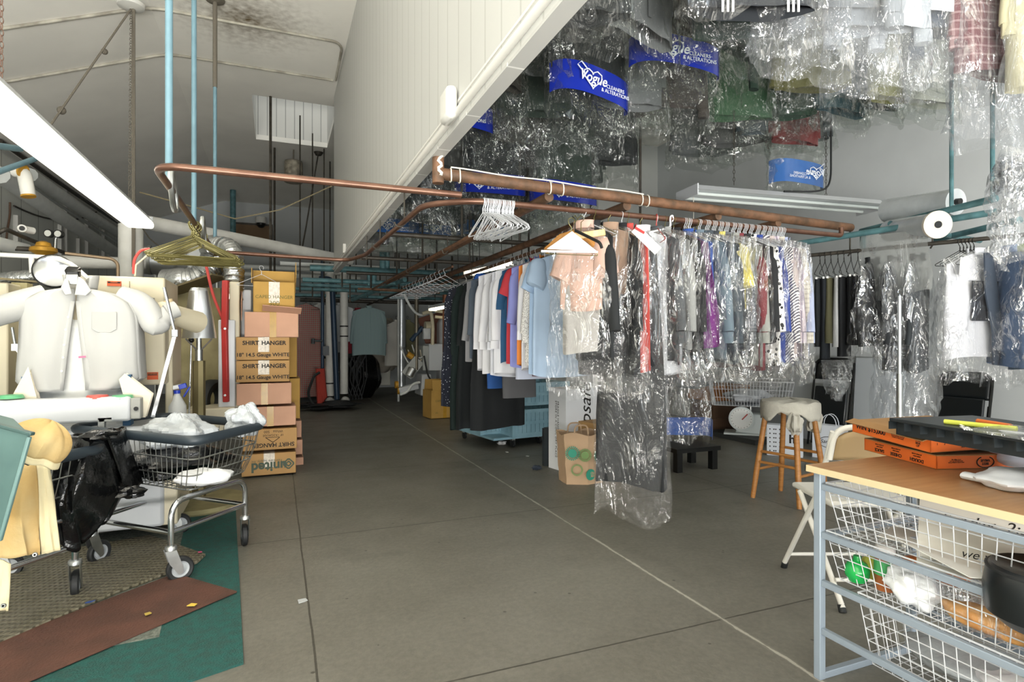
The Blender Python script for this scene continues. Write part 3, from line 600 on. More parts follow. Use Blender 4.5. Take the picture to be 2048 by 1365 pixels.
# swing arms: chrome rods and flat bars with pivot blocks
ar = M(); p1, p2, p3 = L(328, 575, 4.0), L(350, 667, 4.0), L(306, 835, 4.0)
M().cyl(p1, p2, 0.009).build('arm_rod', CHROME, press)
M().bar(p2 + Vector((0.0, 0, -0.01)), p3, 0.024, 0.02).build('arm_bar', CHROME, press)
M().box(p2, (0.035, 0.03, 0.045)).build('pivot_block', STEEL, press, bevel=0.004)
q1, q2, q3 = L(24, 655, 4.2), L(31, 695, 4.2), L(45, 712, 4.2)
M().cyl(q1, q2, 0.008).bar(q2, q3, 0.02, 0.015).build('arm_rod', STEEL, press); M().box(q2, (0.03, 0.03, 0.04)).build('pivot_block', STEEL, press)
# white top tube with hangers and the round chrome mirror behind the collar
M().tube(rounded([L(-40, 508, 4.5), L(100, 515, 4.5), L(140, 525, 4.4), L(178, 560, 4.25)], 0.15), 0.014).build('top_tube', LAGG, press)
for px in (63, 95): M().cyl(L(px, 513, 4.5), L(px, 546, 4.5), 0.016, 0.011).build('tube_drop', LAGG, press)
mr = L(108, 543, 4.45); M().tube([(0.106 * math.cos(q), 0.106 * math.sin(q), 0) for q in [2 * PI * k / 28 for k in range(28)]], 0.006, 6, closed=True).build('mirror_rim', BLACKM, press, mr, (R(75), R(-20), R(20))); M().lathe([(0.0, 0.0), (0.09, 0.004), (0.102, 0.012), (0.105, 0.0), (0.1, -0.006), (0.0, -0.006)], (0, 0, 0), 28).build('round_mirror', CHROME, press, mr, (R(75), R(-20), R(20)))
# sleeve blowers reaching right
M().tube([L(322, 622, 4.2), L(395, 645, 4.5)], [0.06, 0.075], 14).build('sleeve_duct', mat('duct_cream', '#d9cfb4', 0.5), press)
M().tube([L(335, 601, 4.25), L(338, 607, 4.25)], 0.03, 12).build('duct_cap', mat('duct_cap', '#c9b58e', 0.5), press)
# left end panel of the press
M().span((L(-30, 600, 4.6).x, 4.6 - YP, 0.1), (L(16, 600, 4.6).x, 5.0 - YP, L(5, 565, 4.6).z)).build('end_panel', CREAM, press, bevel=0.01)
M().span((L(16, 600, 4.75).x, 4.8 - YP, 0.1), (L(48, 600, 4.75).x, 4.9 - YP, L(20, 565, 4.8).z)).build('back_panel', mat('khaki_panel', '#a39a72', 0.6, var=0.1), press)
M().bar(L(-20, 556, 4.6), L(95, 566, 4.6), 0.05, 0.012).build('shelf_edge', mat('shelf_wood', '#6f6446', 0.7), press)
# red air hose
M().tube(rounded([L(300, 498, 4.6), L(282, 500, 4.6), L(268, 518, 4.6), L(267, 548, 4.6)], 0.1), 0.009).build('red_hose', REDH, press)
M().tube([L(270, 553, 4.6), L(272, 530, 4.6), L(298, 508, 4.6)], 0.006).build('hose_bracket', CREAM, press)

# the shirt on the form
sh = thing('dress_shirt', 'white long-sleeved dress shirt stretched open on the shirt press', 'shirt', (c0.x, YP, 0))
zs = [L(0, y).z for y in (575, 582, 600, 625, 680, 730, 765, 785)]
lL = [L(x, 600).x for x in (118, 80, 48, 42, 40, 36, 34, 60)]; lR = [L(x, 600).x for x in (152, 153, 153, 149, 142, 136, 132, 130)]
rL = [L(x, 600).x for x in (157, 156, 155, 157, 163, 169, 173, 174)]; rR = [L(x, 600).x for x in (190, 225, 258, 271, 275, 277, 280, 240)]
loft_outline(M(), lL, lR, zs, -0.02, 0.045).build('front_panel', SHIRTW, sh, solid=0.003)
loft_outline(M(), rL, rR, zs, -0.02, 0.045).build('front_panel', SHIRTW, sh, solid=0.003)
loft_outline(M(), lL, rR, zs, 0.21, -0.02).build('back_panel', SHIRTW, sh, solid=0.003)
def edge(mb, A_, k):
    def fn(u, v):
        kk = v * (len(zs) - 1); i = min(int(kk), len(zs) - 2); t = kk - i
        return (A_[i] * (1 - t) + A_[i + 1] * t + k * 0.012 * math.sin(PI * u), -0.02 + 0.23 * u, zs[i] * (1 - t) + zs[i + 1] * t)
    return mb.grid(fn, 6, 20)
edge(M(), lL, -1).build('side_panel', SHIRTW, sh, solid=0.003); edge(M(), rR, 1).build('side_panel', SHIRTW, sh, solid=0.003)
def plk(A_, k):
    mb = M(); pts = [Vector((A_[i] + k * 0.018, -0.026, zs[i])) for i in range(2, len(zs))]
    for a, b in zip(pts, pts[1:]): mb.bar(a, b, 0.006, 0.036)
    return mb
def strip(A_, k, w0=0.036):
    mb = M(); n = len(zs)
    vs = []
    for i in range(2, n): vs += [(A_[i], -0.030, zs[i]), (A_[i] + k * w0, -0.034, zs[i])]
    mb.add(vs, [(2 * i, 2 * i + 1, 2 * i + 3, 2 * i + 2) for i in range(n - 3)]); return mb
strip(lR, -1).build('button_placket', SHIRTW, sh, solid=0.004); strip(rL, 1).build('button_placket', SHIRTW, sh, solid=0.004)
for px, y in ((141, 635), (136, 660), (133, 690), (131, 715), (128, 742)):
    q = L(px, y); M().cyl((q.x, -0.037, q.z), (q.x, -0.041, q.z), 0.006, n=12).build('button', mat('pearl_button', '#dcdcd6', 0.2), sh)
pk = M(); p = L(190, 625); q = L(239, 666); pk.prism([(p.x, p.z), (q.x, p.z), (q.x, q.z + 0.02), (q.x - 0.03, q.z), (p.x + 0.03, q.z), (p.x, q.z + 0.02)], 0, 0.006)
pk.v = [(x, -0.062 - z, y) for x, y, z in pk.v]; pk.build('chest_pocket', mat('white_shirt_cloth2', '#b0b0ad', 0.85), sh, bevel=0.002)
def sleeve(pts, rr, ry):
    mb = M(); P = rounded(pts, 0.06, 4); k = len(P)
    mb.tube(P, [rr[0] + (rr[1] - rr[0]) * i / (k - 1) + 0.006 * math.sin(i * 1.9) for i in range(k)], 16, ry=[ry[0] + (ry[1] - ry[0]) * i / (k - 1) for i in range(k)]); return mb
sleeve([L(235, 598) + Vector((0, .09, 0)), L(285, 610) + Vector((0, .06, 0)), L(309, 655) + Vector((0, .02, 0)), L(325, 640) + Vector((0, .06, 0)), L(330, 620) + Vector((0, .09, 0))], (0.082, 0.048), (0.085, 0.045)).build('sleeve', SHIRTW, sh)
sleeve([L(330, 625) + Vector((0, .05, 0)), L(350, 617) + Vector((0, .07, 0))], (0.048, 0.05), (0.05, 0.052)).build('cuff', SHIRTW, sh)
sleeve([L(80, 598) + Vector((0, .09, 0)), L(30, 612) + Vector((0, .03, 0)), L(-30, 640) + Vector((0, -.15, 0)), L(-90, 665) + Vector((0, -.35, 0))], (0.085, 0.075), (0.09, 0.07)).build('sleeve', SHIRTW, sh)
cl = M(); cb_ = L(152, 575)
def coll(u, v):
    a = R(-50) + R(280) * u; r = 0.072 + 0.012 * v; return (cb_.x + 0.005 + r * 1.05 * math.cos(a), 0.08 + 0.085 * math.sin(a), cb_.z - 0.015 + 0.095 * v * (0.75 + 0.25 * abs(math.cos(a))))
cl.grid(coll, 24, 4); cl.build('collar', SHIRTW, sh, solid=0.005)
def wing(pts, y=-0.075):
    mb = M(); P = [L(a, b) for a, b in pts]; mb.prism([(p.x, p.z) for p in P], 0, 0.008); mb.v = [(x, y - z, q) for x, q, z in mb.v]; mb.build('collar_wing', SHIRTW, sh, bevel=0.003)
wing([(165, 556), (176, 562), (191, 584), (180, 594), (158, 592)]); wing([(139, 560), (145, 562), (153, 590), (140, 593), (131, 578)])
tg = L(169, 714); M().box((tg.x, -0.045, tg.z), (0.035, 0.004, 0.011), ry=-0.08).build('pink_clip', mat('pink_tag', '#c9688c', 0.5), sh)

# things round the press
lampst = thing('collar_form_stand', 'dented silver cone form on a brass coloured post with round base', 'press stand', onz(398, 1012, 0))
b0 = onz(398, 1012, 0); dB = b0.x * SA + b0.y * CA
def zz(y): return CAMH - (y - CY) * dB / FPX
k = dB / FPX
M().lathe([(88 * k, 0), (90 * k, 0.02), (86 * k, 0.045), (22 * k, 0.06), (0.02, 0.07)], (0, 0, 0), 40).build('base', mat('base_khaki', '#8b8460', 0.6, 0.2, var=0.2, vscale=8), lampst)
M().cyl((0, 0, 0.06), (0, 0, zz(722)), 0.045, 0.042, 8).build('post', mat('brass_post', '#8a7f5c', 0.4, 0.7, var=0.1), lampst, smooth=False)
M().cyl((0, 0, zz(722)), (0, 0, zz(700)), 0.026, n=12).cyl((0, 0, zz(700)), (0, 0, zz(676)), 0.018, n=12).build('neck', STEEL, lampst)
M().bar((0, 0, zz(705)), (-0.085, 0, zz(678)), 0.015, 0.01).bar((0, 0, zz(705)), (0.085, 0, zz(678)), 0.015, 0.01).build('bracket', DKPIPE, lampst)
def cone(u, v):
    a = 2 * PI * u; r = (31 - (31 - 17) * v) * k * (1 + 0.03 * math.sin(3 * a + 4 * v) - 0.06 * math.exp(-((a - 4.6) ** 2) * 3 - ((v - 0.5) ** 2) * 30)); z = zz(677) + (zz(582) - zz(677)) * v
    return (r * math.cos(a), r * 0.8 * math.sin(a), z)
mb = M(); mb.grid(cone, 40, 16, True); mb.lathe([(17 * k, 0), (14 * k, 0.02), (0, 0.026)], (0, 0, zz(582)), 40, 1, 0.8); mb.build('cone_form', mat('beaten_aluminium', '#d7d9da', 0.28, 1.0, bump=0.25, bscale=14), lampst)
rd = thing('lever_rod', 'thin steel lever rod with a black ball knob left of the cone stand', 'lever', dep(374, 830, 4.6)); zk = (830 - 681) * 4.6 / FPX
M().cyl((0, 0, -0.61), (0.03, 0, zk), 0.007).build('rod', CHROME, rd); M().ball((0.03, 0, zk), 0.022).build('knob', BLACKM, rd)
# spray bottle
sp = thing('spray_bottle', 'white spray bottle with a blue trigger head beside the press', 'bottle', dep(354, 832, 4.05)); 
M().lathe([(0.058, 0), (0.06, 0.02), (0.058, 0.07), (0.03, 0.125), (0.018, 0.15), (0.018, 0.165)], (0, 0, 0)).build('bottle', mat('milky_plastic', '#e5e7e6', 0.35), sp)
BLUE = mat('bright_blue_plastic', '#2440b8', 0.35)
M().lathe([(0.021, 0.155), (0.021, 0.178)], (0, 0, 0)).build('neck_ring', BLUE, sp)
M().box((-0.005, 0, 0.2), (0.09, 0.026, 0.03), ry=-0.2).cyl((-0.045, 0, 0.185), (-0.062, 0, 0.18), 0.012).build('spray_head', mat('milky_plastic'  , '#e5e7e6', 0.35), sp, bevel=0.006)
M().box((0.035, 0, 0.205), (0.05, 0.028, 0.035), ry=-0.3).box((0.06, 0, 0.165), (0.012, 0.018, 0.08), ry=0.5).build('trigger', BLUE, sp, bevel=0.004)
M().cyl((0, 0, -0.25), (0, 0, -0.001), 0.09).build('ledge', ENAM, sp) if False else None
lg = M().span((-1.0, 3.98, 0.1), (-0.55, 4.5, dep(354, 832, 4.05).z - 0.001)); tag(lg.build('side_shelf', CREAM, bevel=0.01), 'low cream shelf box under the white spray bottle', 'shelf')
# ducts behind
dk = thing('foil_duct', 'crumpled silver foil duct bending over behind the boxes', 'duct')
def ftube(pts, r, seed):
    P = rounded(pts, 0.25, 8); Q = []
    for a, b in zip(P, P[1:]):
        for j in range(3): Q.append(a.lerp(b, j / 3))
    Q.append(P[-1]); return M().tube(Q, [r * (1 + 0.05 * math.sin(i * 2.1 + seed) + 0.04 * math.sin(i * 0.9)) for i in range(len(Q))], 16)
ftube([dep(415, 500, 5.6), dep(440, 490, 5.5), dep(468, 500, 5.3), dep(468, 560, 5.2), dep(466, 600, 5.2)], 0.085, 1).build('duct', FOIL, dk)
tag(ftube([dep(330, 563, 5.5), dep(400, 560, 5.5), dep(430, 525, 5.7), dep(425, 490, 5.9)], 0.115, 3).build('foil_duct', FOIL), 'fat silver foil duct rising right of the cream cabinet', 'duct')
bd = thing('blower_drum', 'grey metal blower drum lying above the cream cabinet', 'blower', dep(340, 523, 6.4)); M().cyl((-0.28, 0, 0), (0.55, 0.1, 0), 0.15, n=24).build('drum', mat('galvanised', '#b4b7b8', 0.4, 0.7, var=0.1), bd)
for x in (-0.15, 0.45): M().cyl((x, x * 0.12 + 0.1, -bd.location.z), (x, x * 0.12 + 0.1, 0), 0.02).build('support_leg', STEEL, bd)
for x in (-0.2, 0.05, 0.3): M().cyl((x, x * 0.12, 0), (x + 0.03, x * 0.12, 0), 0.158, n=24).build('rib', STEEL, bd)
M().cyl((-0.3, 0, 0), (-0.285, 0, 0), 0.12, n=20).build('motor_end', BLACKM, bd)
tagm(ftube([dep(5, 558, 5.2), dep(85, 552, 5.3)], 0.06, 5), 'foil_duct', FOIL, 'small crumpled foil duct on the shelf behind the shirt', 'duct')
pn = thing('press_upright', 'white press side panel with a long red bar right of the cone stand', 'panel', dep(455, 820, 5.0))
def P5(px, py): return dep(px, py, 5.0) - dep(455, 820, 5.0)
def slab(mb, x0, y0, x1, y1, d0, d1, dd=5.0, base=(455, 820, 5.0)):
    q = dep(*base); a = dep(x0, y1, dd) - q; b = dep(x1, y0, dd) - q; mb.span((a.x, d0, a.z), (b.x, d1, b.z)); return mb
slab(M(), 437, 640, 470, 818, 0, 0.25).build('panel', ENAM, pn, bevel=0.01); slab(M(), 458, 562, 478, 818, 0.05, 0.3).build('column', CREAM, pn, bevel=0.01)
slab(M(), 478, 574, 500, 700, 0.25, 0.3).build('rear_column', ENAM, pn, bevel=0.01)
M().bar(P5(452, 562) + Vector((0, -0.03, 0)), P5(450, 660) + Vector((0, -0.03, 0)), 0.04, 0.05).bar(P5(450, 655) + Vector((0, -0.03, 0)), P5(453, 804) + Vector((0, -0.03, 0)), 0.04, 0.045).build('red_bar', RED, pn, bevel=0.006)
for py in (658, 790): M().cyl(P5(451, py) + Vector((0, -0.04, 0)), P5(451, py) + Vector((0, -0.06, 0)), 0.01).build('bolt', STEEL, pn)
M().tube(rounded([P5(412, 530), P5(425, 590), P5(446, 640)], 0.1), 0.012).build('red_hose', REDH, pn)
slab(M(), 380, 814, 470, 870, -0.1, 0.3).build('foot_box', CREAM, pn, bevel=0.01)
kp = thing('press_backboard', 'khaki stained metal backboard behind the cone stand', 'panel', dep(400, 830, 5.5))
slab(M(), 338, 575, 440, 860, 0, 0.06, 5.5, (400, 830, 5.5)).build('panel', mat('khaki_stained', '#a79c72', 0.6, col2='#8a8058', vscale=5), kp, smooth=False)
M().bar(dep(335, 588, 5.3) - dep(400, 830, 5.5), dep(440, 552, 5.3) - dep(400, 830, 5.5), 0.3, 0.015).build('top_shelf', mat('shelf_wood', '#6f6446', 0.7), kp)
tag(M().lathe([(0.10, -0.05), (0.16, -0.06), (0.185, -0.03), (0.185, 0.03), (0.16, 0.06), (0.10, 0.05), (0.10, -0.05)], (0, 0, 0), 32).build('rubber_roller', BLACKR, None, dep(425, 800, 5.3), (R(90), 0, R(60))), 'black ribbed tyre low behind the cone stand', 'tyre')
tag(M().box((0, 0, 0), (0.5, 0.3, 0.33)).build('white_duct_box', ENAM, None, dep(428, 520, 6.6), (0, 0, 0), bevel=0.02), 'plain white box housing behind the foil ducts', 'box')
# ================================================================ cardboard boxes
KRAFT = mat('kraft_card', '#b08a58', 0.8, var=0.05, vscale=5); PINK = mat('pink_card', '#c69a80', 0.8, var=0.05, vscale=5); YEL = mat('yellow_card', '#b58f48', 0.8, var=0.06, vscale=5)
TAPE = mat('amber_tape', '#b38a2f', 0.25, var=0.1, vscale=15); CTAPE = mat('clear_tape', '#d9cfc0', 0.2, bump=0.6, bscale=60, var=0.15, vscale=40); INSIDE = mat('card_inside', '#8d744c', 0.85)
def carton(label, x0, y0, x1, y1, Y, m, depth=0.34, rz=0.0, tape=TAPE, tapex=0.5, flaps=None, cat='box', group=None, loc=None, size=None):
    """box whose front face fills the pixel rectangle at plane y = Y"""
    if loc is None:
        a = ony(x0, y1, Y); b = ony(x1, y0, Y); w = b.x - a.x; h = b.z - a.z; loc = ((a.x + b.x) / 2, Y, a.z)
    else: w, h = size
    e = thing('cardboard_box', label, cat, loc, rz, group); e['w'] = w; e['h'] = h
    if flaps:
        t = 0.006; mb = M()
        mb.span((-w / 2, 0, 0), (w / 2, t, h)).span((-w / 2, depth - t, 0), (w / 2, depth, h)).span((-w / 2, 0, 0), (-w / 2 + t, depth, h)).span((w / 2 - t, 0, 0), (w / 2, depth, h)).span((-w / 2, 0, 0), (w / 2, depth, t))
        mb.build('carton', m, e, smooth=False)
        for f in flaps: M().box((0, 0, f[1] / 2), (f[0], 0.005, f[1])).build('flap', m, e, f[2], f[3], smooth=False)
    else: M().span((-w / 2, 0, 0), (w / 2, depth, h)).build('carton', m, e, bevel=0.006)
    if tape:
        tx = -w / 2 + w * tapex; tw = 0.055 if tape is TAPE else 0.09
        M().span((tx - tw / 2, -0.0015, 0.0 if tape is TAPE else h * 0.35), (tx + tw / 2, 0.0, h + 0.0015)).span((tx - tw / 2, -0.0015, h), (tx + tw / 2, depth if not flaps else 0.0, h + 0.0015)).build('packing_tape', tape, e, smooth=False)
    return e
def prt(e, s, size, fx, fz, m=BLK, flip=False, **k):
    return text(s, size, m, e, ((fx - 0.5) * e['w'], -0.0025, fz * e['h']), (PI / 2, PI if flip else 0, 0), name='printed_lettering', **k)
Y0 = 5.55
GREENP = mat('grey_green_print', '#4d5a4d', 0.8)
e = carton('kraft box printed united upside down, lowest of the front stack', 483, 904, 592, 955, Y0, KRAFT, rz=0.02, tape=CTAPE, tapex=0.5)
prt(e, 'united', 0.115, 0.5, 0.40, GREENP, True, bold=0.004); prt(e, 'Fabricare Supply, Inc.', 0.03, 0.45, 0.66, GREENP, True)
d = M()
for r0, r1 in ((0.048, 0.034), (0.026, 0.012)):
    vs = [(r * math.cos(q + PI / 4), 0, r * math.sin(q + PI / 4)) for r in (r0, r1) for q in [2 * PI * k / 8 - PI / 8 + (0.2 if k % 2 else -0.2) for k in range(8)]]
    d.add(vs, [(i, (i + 1) % 8, 8 + (i + 1) % 8, 8 + i) for i in range(8)])
d.build('printed_logo', GREENP, e, (0.36 * e['w'], -0.0025, 0.46 * e['h']), smooth=False)
e = carton('kraft box printed SHIRT HANGER upside down, second from the bottom of the front stack', 485, 856, 594, 904, Y0, KRAFT, tape=None, rz=-0.01)
prt(e, 'SHIRT HANGER', 0.05, 0.56, 0.24, BLK, True, bold=0.001); prt(e, '18" 14.5GAUGE', 0.026, 0.56, 0.70, BLK, True); prt(e, 'White   500', 0.032, 0.56, 0.88, BLK, True)
hz = M().tube(rounded([(-0.06, 0, 0), (0, 0, -0.045), (0.06, 0, 0), (-0.06, 0, 0)], 0.012, 3), 0.0025, 4).tube([(0, 0, -0.045), (0.0, 0, -0.06), (0.014, 0, -0.066), (0.01, 0, -0.08), (-0.006, 0, -0.078)], 0.0025, 4); hz.build('printed_hanger', BLK, e, (0.05 * e['w'], -0.001, 0.60 * e['h']))
carton('pinkish taped box between the kraft prints and the pink box above, pushed right', 483, 812, 592, 856, Y0 + 0.02, PINK, rz=0.015, tapex=0.52)
carton('pinkish taped box just under the two SHIRT HANGER boxes', 473, 766, 583, 812, Y0, PINK, rz=0.02, tapex=0.5)
for y0, y1, w in ((721, 766, 'lower'), (675, 721, 'upper')):
    e = carton('kraft box printed SHIRT HANGER 18" 14.5 Gauge WHITE, %s of the two' % w, 472, y0, 579, y1, Y0, KRAFT, rz=-0.01 if w == 'lower' else 0.01, tape=CTAPE, tapex=0.51)
    prt(e, 'SHIRT', 0.05, 0.27, 0.74, BLK, bold=0.0015); prt(e, 'HANGER', 0.05, 0.70, 0.74, BLK, bold=0.0015); prt(e, '18" 14.5 Gauge WHITE', 0.045, 0.50, 0.22, BLK, bold=0.001)
e = carton('open pinkish box with lifted flaps under the caped hanger box', 489, 626, 597, 675, Y0, PINK, rz=0.02, tapex=0.52,
           flaps=[(0.30, 0.17, (-0.245, 0.17, 0.22), (0, R(-28), R(90))), (0.32, 0.10, (0.08, -0.0, 0.222), (R(62), R(4), 0))])
e = carton('tall yellow open box printed CAPED HANGER 300 on top of the front stack', 506, 566, 590, 628, Y0 + 0.05, YEL, rz=0.01, tape=CTAPE, tapex=0.5, depth=0.3,
           flaps=[(0.36, 0.13, (0, 0.29, 0.285), (R(4), 0, 0)), (0.28, 0.15, (0.185, 0.15, 0.285), (0, R(32), R(90))), (0.28, 0.13, (-0.185, 0.15, 0.285), (0, R(-4), R(90)))])
prt(e, 'CAPED HANGER', 0.042, 0.5, 0.53, mat('olive_print', '#6b6a3a', 0.8)); prt(e, '300', 0.06, 0.5, 0.33, mat('olive_print', '#6b6a3a', 0.8))
for lab, x0, y0, x1, y1, m in (('kraft box at the bottom of the rear stack behind', 520, 915, 607, 940, PINK), ('pinkish box second from the bottom of the rear stack', 520, 880, 605, 915, PINK), ('pinkish box third from the bottom of the rear stack', 520, 842, 603, 880, PINK), ('tall yellow box in the middle of the rear stack', 500, 757, 600, 842, YEL), ('tall yellow box at the top of the rear stack', 490, 655, 594, 757, YEL)):
    carton(lab, x0, y0, x1, y1, 5.98, m, 0.42, tape=None)
hanger(ony(523, 532, 5.62), 0.3, WIREW, 'white wire hanger stuck upright behind the caped hanger box', None, 1.0)
# lone yellow box by the aisle
e = carton('yellow open box printed CAPED HANGER 300 alone on the floor by the aisle', 861, 780, 918, 838, 8.7, YEL, 0.36, rz=0.12, tapex=0.5, flaps=[(0.40, 0.16, (0, 0.0, 0.43), (R(-12), 0, 0)), (0.40, 0.16, (0, 0.36, 0.43), (R(10), 0, 0))])
prt(e, 'CAPED HANGER', 0.042, 0.5, 0.62, mat('olive_print', '#6b6a3a', 0.8)); prt(e, '300', 0.05, 0.5, 0.5, mat('olive_print', '#6b6a3a', 0.8)); prt(e, '16', 0.07, 0.8, 0.2, mat('olive_print', '#6b6a3a', 0.8)); prt(e, 'LBS', 0.03, 0.2, 0.2, mat('olive_print', '#6b6a3a', 0.8))
# ================================================================ laundry carts, mats and the left foreground
def cart(label, corner, rim):
    """wire laundry cart; CORNER casters and RIM corners in order front, right, back, left"""
    e = thing('laundry_cart', label, 'cart', (0, 0, 0))
    c = [Vector(p) for p in corner]; r = [Vector(p) for p in rim]; zr = r[0].z; cen = sum(c, Vector()) / 4; cr = sum(r, Vector()) / 4
    rm = rounded(r, 0.09, 5, True); M().tube(rm, 0.022, 10, closed=True, ry=0.026).build('rim_bumper', DARGB, e)
    zb = zr - 0.27
    def ins(p, k, z): q = cr + (p - cr) * k; return Vector((q.x, q.y, z))
    wires = M(); lev = [(0.97, zr - 0.03), (0.94, zr - 0.10), (0.88, zr - 0.19), (0.80, zb)]
    for k, z in lev[1:]: wires.tube(rounded([ins(p, k, z) for p in r], 0.07, 4, True), 0.004, 5, closed=True)
    for i in range(4):
        a, b = r[i], r[(i + 1) % 4]; n = max(6, int((b - a).length / 0.042))
        for j in range(1, n): 
            p = a.lerp(b, j / n); wires.tube([ins(p, k, z) for k, z in lev], 0.0022, 4, caps=False)
    for i in range(1, 12):
        wires.tube([ins(r[0].lerp(r[1], i / 12), 0.8, zb), ins(r[3].lerp(r[2], i / 12), 0.8, zb)], 0.0022, 4, caps=False)
        wires.tube([ins(r[0].lerp(r[3], i / 12), 0.8, zb), ins(r[1].lerp(r[2], i / 12), 0.8, zb)], 0.0022, 4, caps=False)
    wires.build('wire_basket', STEEL, e)
    fr = M()
    for i in range(4):
        a, b = c[i], c[(i + 1) % 4]; fr.cyl((a.x, a.y, 0.25), (b.x, b.y, 0.25), 0.0135, n=10)
    fr.build('lower_frame', CHROME, e)
    for a, b in ((0, 1), (3, 2)):
        p, q = c[a], c[b]; t = (q - p) * 0.06; i1 = ins(p, 0.9, 0)
        M().tube(rounded([(p.x, p.y, 0.17), (p.x, p.y, zb - 0.03), (q.x, q.y, zb - 0.03), (q.x, q.y, 0.17)], 0.09, 6), 0.0145, 10).build('leg_frame', CHROME, e)
    for i, p in enumerate(c):
        an = (0.35, 1.7, 0.2, 0.9)[i]; w = bpy.data.objects.new('caster', None)
        ck = M(); ck.lathe([(0.024, 0.185), (0.028, 0.18), (0.028, 0.165), (0.018, 0.16)], (0, 0, 0), 16)
        for s in (-1, 1): ck.prism([(-0.03, 0.165), (0.02, 0.165), (0.05, 0.075), (0.05, 0.045), (0.03, 0.04), (-0.01, 0.1)], s * 0.021 - 0.0015, s * 0.021 + 0.0015)
        n8 = 8 * 2
        ck.v = [v if i_ < 16 * 4 else (v[0], v[2], v[1]) for i_, v in enumerate(ck.v)]
        cst = ck.build('caster_fork', STEEL, e, (p.x, p.y, 0), (0, 0, an))
        def ring(prof, mm, nm):
            mb = M().lathe(prof, (0, 0, 0), 28); mb.v = [(x + 0.04, z, y + 0.062) for x, y, z in mb.v]; return mb.build(nm, mm, cst)
        ring([(0.04, -0.014), (0.055, -0.017), (0.062, -0.01), (0.062, 0.01), (0.055, 0.017), (0.04, 0.014), (0.04, -0.014)], BLACKR, 'tyre')
        ring([(0.0, -0.012), (0.012, -0.016), (0.03, -0.008), (0.044, -0.013), (0.044, 0.013), (0.03, 0.008), (0.012, 0.016), (0.0, 0.012)], mat('grey_wheel', '#a9adb0', 0.4), 'wheel')
    return e
DARGB = mat('dark_blue_bumper', '#2d363d', 0.42)
RIMZ = 0.70
c1 = [onz(342, 1167, 0), onz(490, 1095, 0), onz(345, 1070, 0), None]; c1[3] = c1[0] + c1[2] - c1[1]
r1 = [onz(390, 884, RIMZ), onz(530, 850, RIMZ), onz(335, 833, RIMZ), onz(138, 858, RIMZ)]
cart('chrome wire laundry cart with dark rim, full of plastic bags', c1, r1)
off = Vector((-0.66, -0.30, 0)); c2r = onz(150, 1200, 0)
dd = c2r - c1[1] 
c2 = [p + dd + (c2r * 0) for p in c1]
c2 = [c2r + (p - c1[1]) for p in c1]; r2 = [p + (c2[0] - c1[0]) for p in r1]; r2 = [Vector((p.x, p.y, RIMZ - 0.012)) for p in r2]
cart('second wire laundry cart hidden behind the black bag and yellow cover', c2, r2)
# crumpled lumps
def lump(c, s, seed=0.0, n=28, amp=0.16, fl=0.0, freq=3.0):
    mb = M(); rnd = random.Random(int(seed * 97) + 5)
    ph = [rnd.uniform(0, 6.3) for _ in range(8)]
    def fn(u, v):
        a = 2 * PI * u; b = PI * v; d = (math.sin(b) * math.cos(a), math.sin(b) * math.sin(a), -math.cos(b))
        k = 1 + amp * (math.sin(freq * d[0] * 2 + ph[0]) * math.cos(freq * d[1] * 2 + ph[1]) + 0.6 * math.sin(freq * 2.3 * d[2] + ph[2] + 2 * d[0]) + 0.5 * math.sin(7 * a * 1 + ph[3]) * math.sin(b) ** 2 * 0.5 + rnd.uniform(-0.22, 0.22))
        z = d[2] * s[2] * k
        return (c[0] + d[0] * s[0] * k, c[1] + d[1] * s[1] * k, c[2] + max(z, -s[2] * (1 - fl)))
    mb.grid(fn, n, n // 2, True); return mb
BAGK = mat('black_bin_bag', '#0c0d0e', 0.2, bump=0.7, bscale=22); WHITEP = mat('white_plastic_sheet', '#b9bec2', 0.3, bump=0.8, bscale=26, var=0.06, vscale=12)
cc = sum(r1, Vector()) / 4; zf = RIMZ - 0.27
tag(lump((cc.x + 0.0, cc.y - 0.05, zf + 0.085), (0.27, 0.24, 0.085), 1.3, 52, 0.15).build('black_plastic_bag', BAGK), 'black plastic bag lying along the bottom of the chrome cart', 'bag')
tag(lump((cc.x + 0.02, cc.y - 0.02, zf + 0.24), (0.17, 0.16, 0.10), 2.2, 64, 0.16).build('clear_plastic_bag', WHITEP, ang=18), 'heap of crumpled clear plastic in the chrome laundry cart', 'plastic')
tag(lump((r1[1].x - 0.11, r1[1].y - 0.0, zf + 0.30), (0.10, 0.10, 0.09), 3.2, 52, 0.18).build('clear_plastic_bag', WHITEP, ang=18), 'crumpled clear plastic standing above the right rim of the cart', 'plastic')
tag(lump((r1[0].x + 0.02, r1[0].y + 0.20, zf + 0.05), (0.14, 0.08, 0.045), 4.1, 28, 0.1).build('folded_white_cloth', mat('white_cotton', '#e2e3e3', 0.9)), 'folded white cloth at the bottom front of the chrome cart', 'cloth')
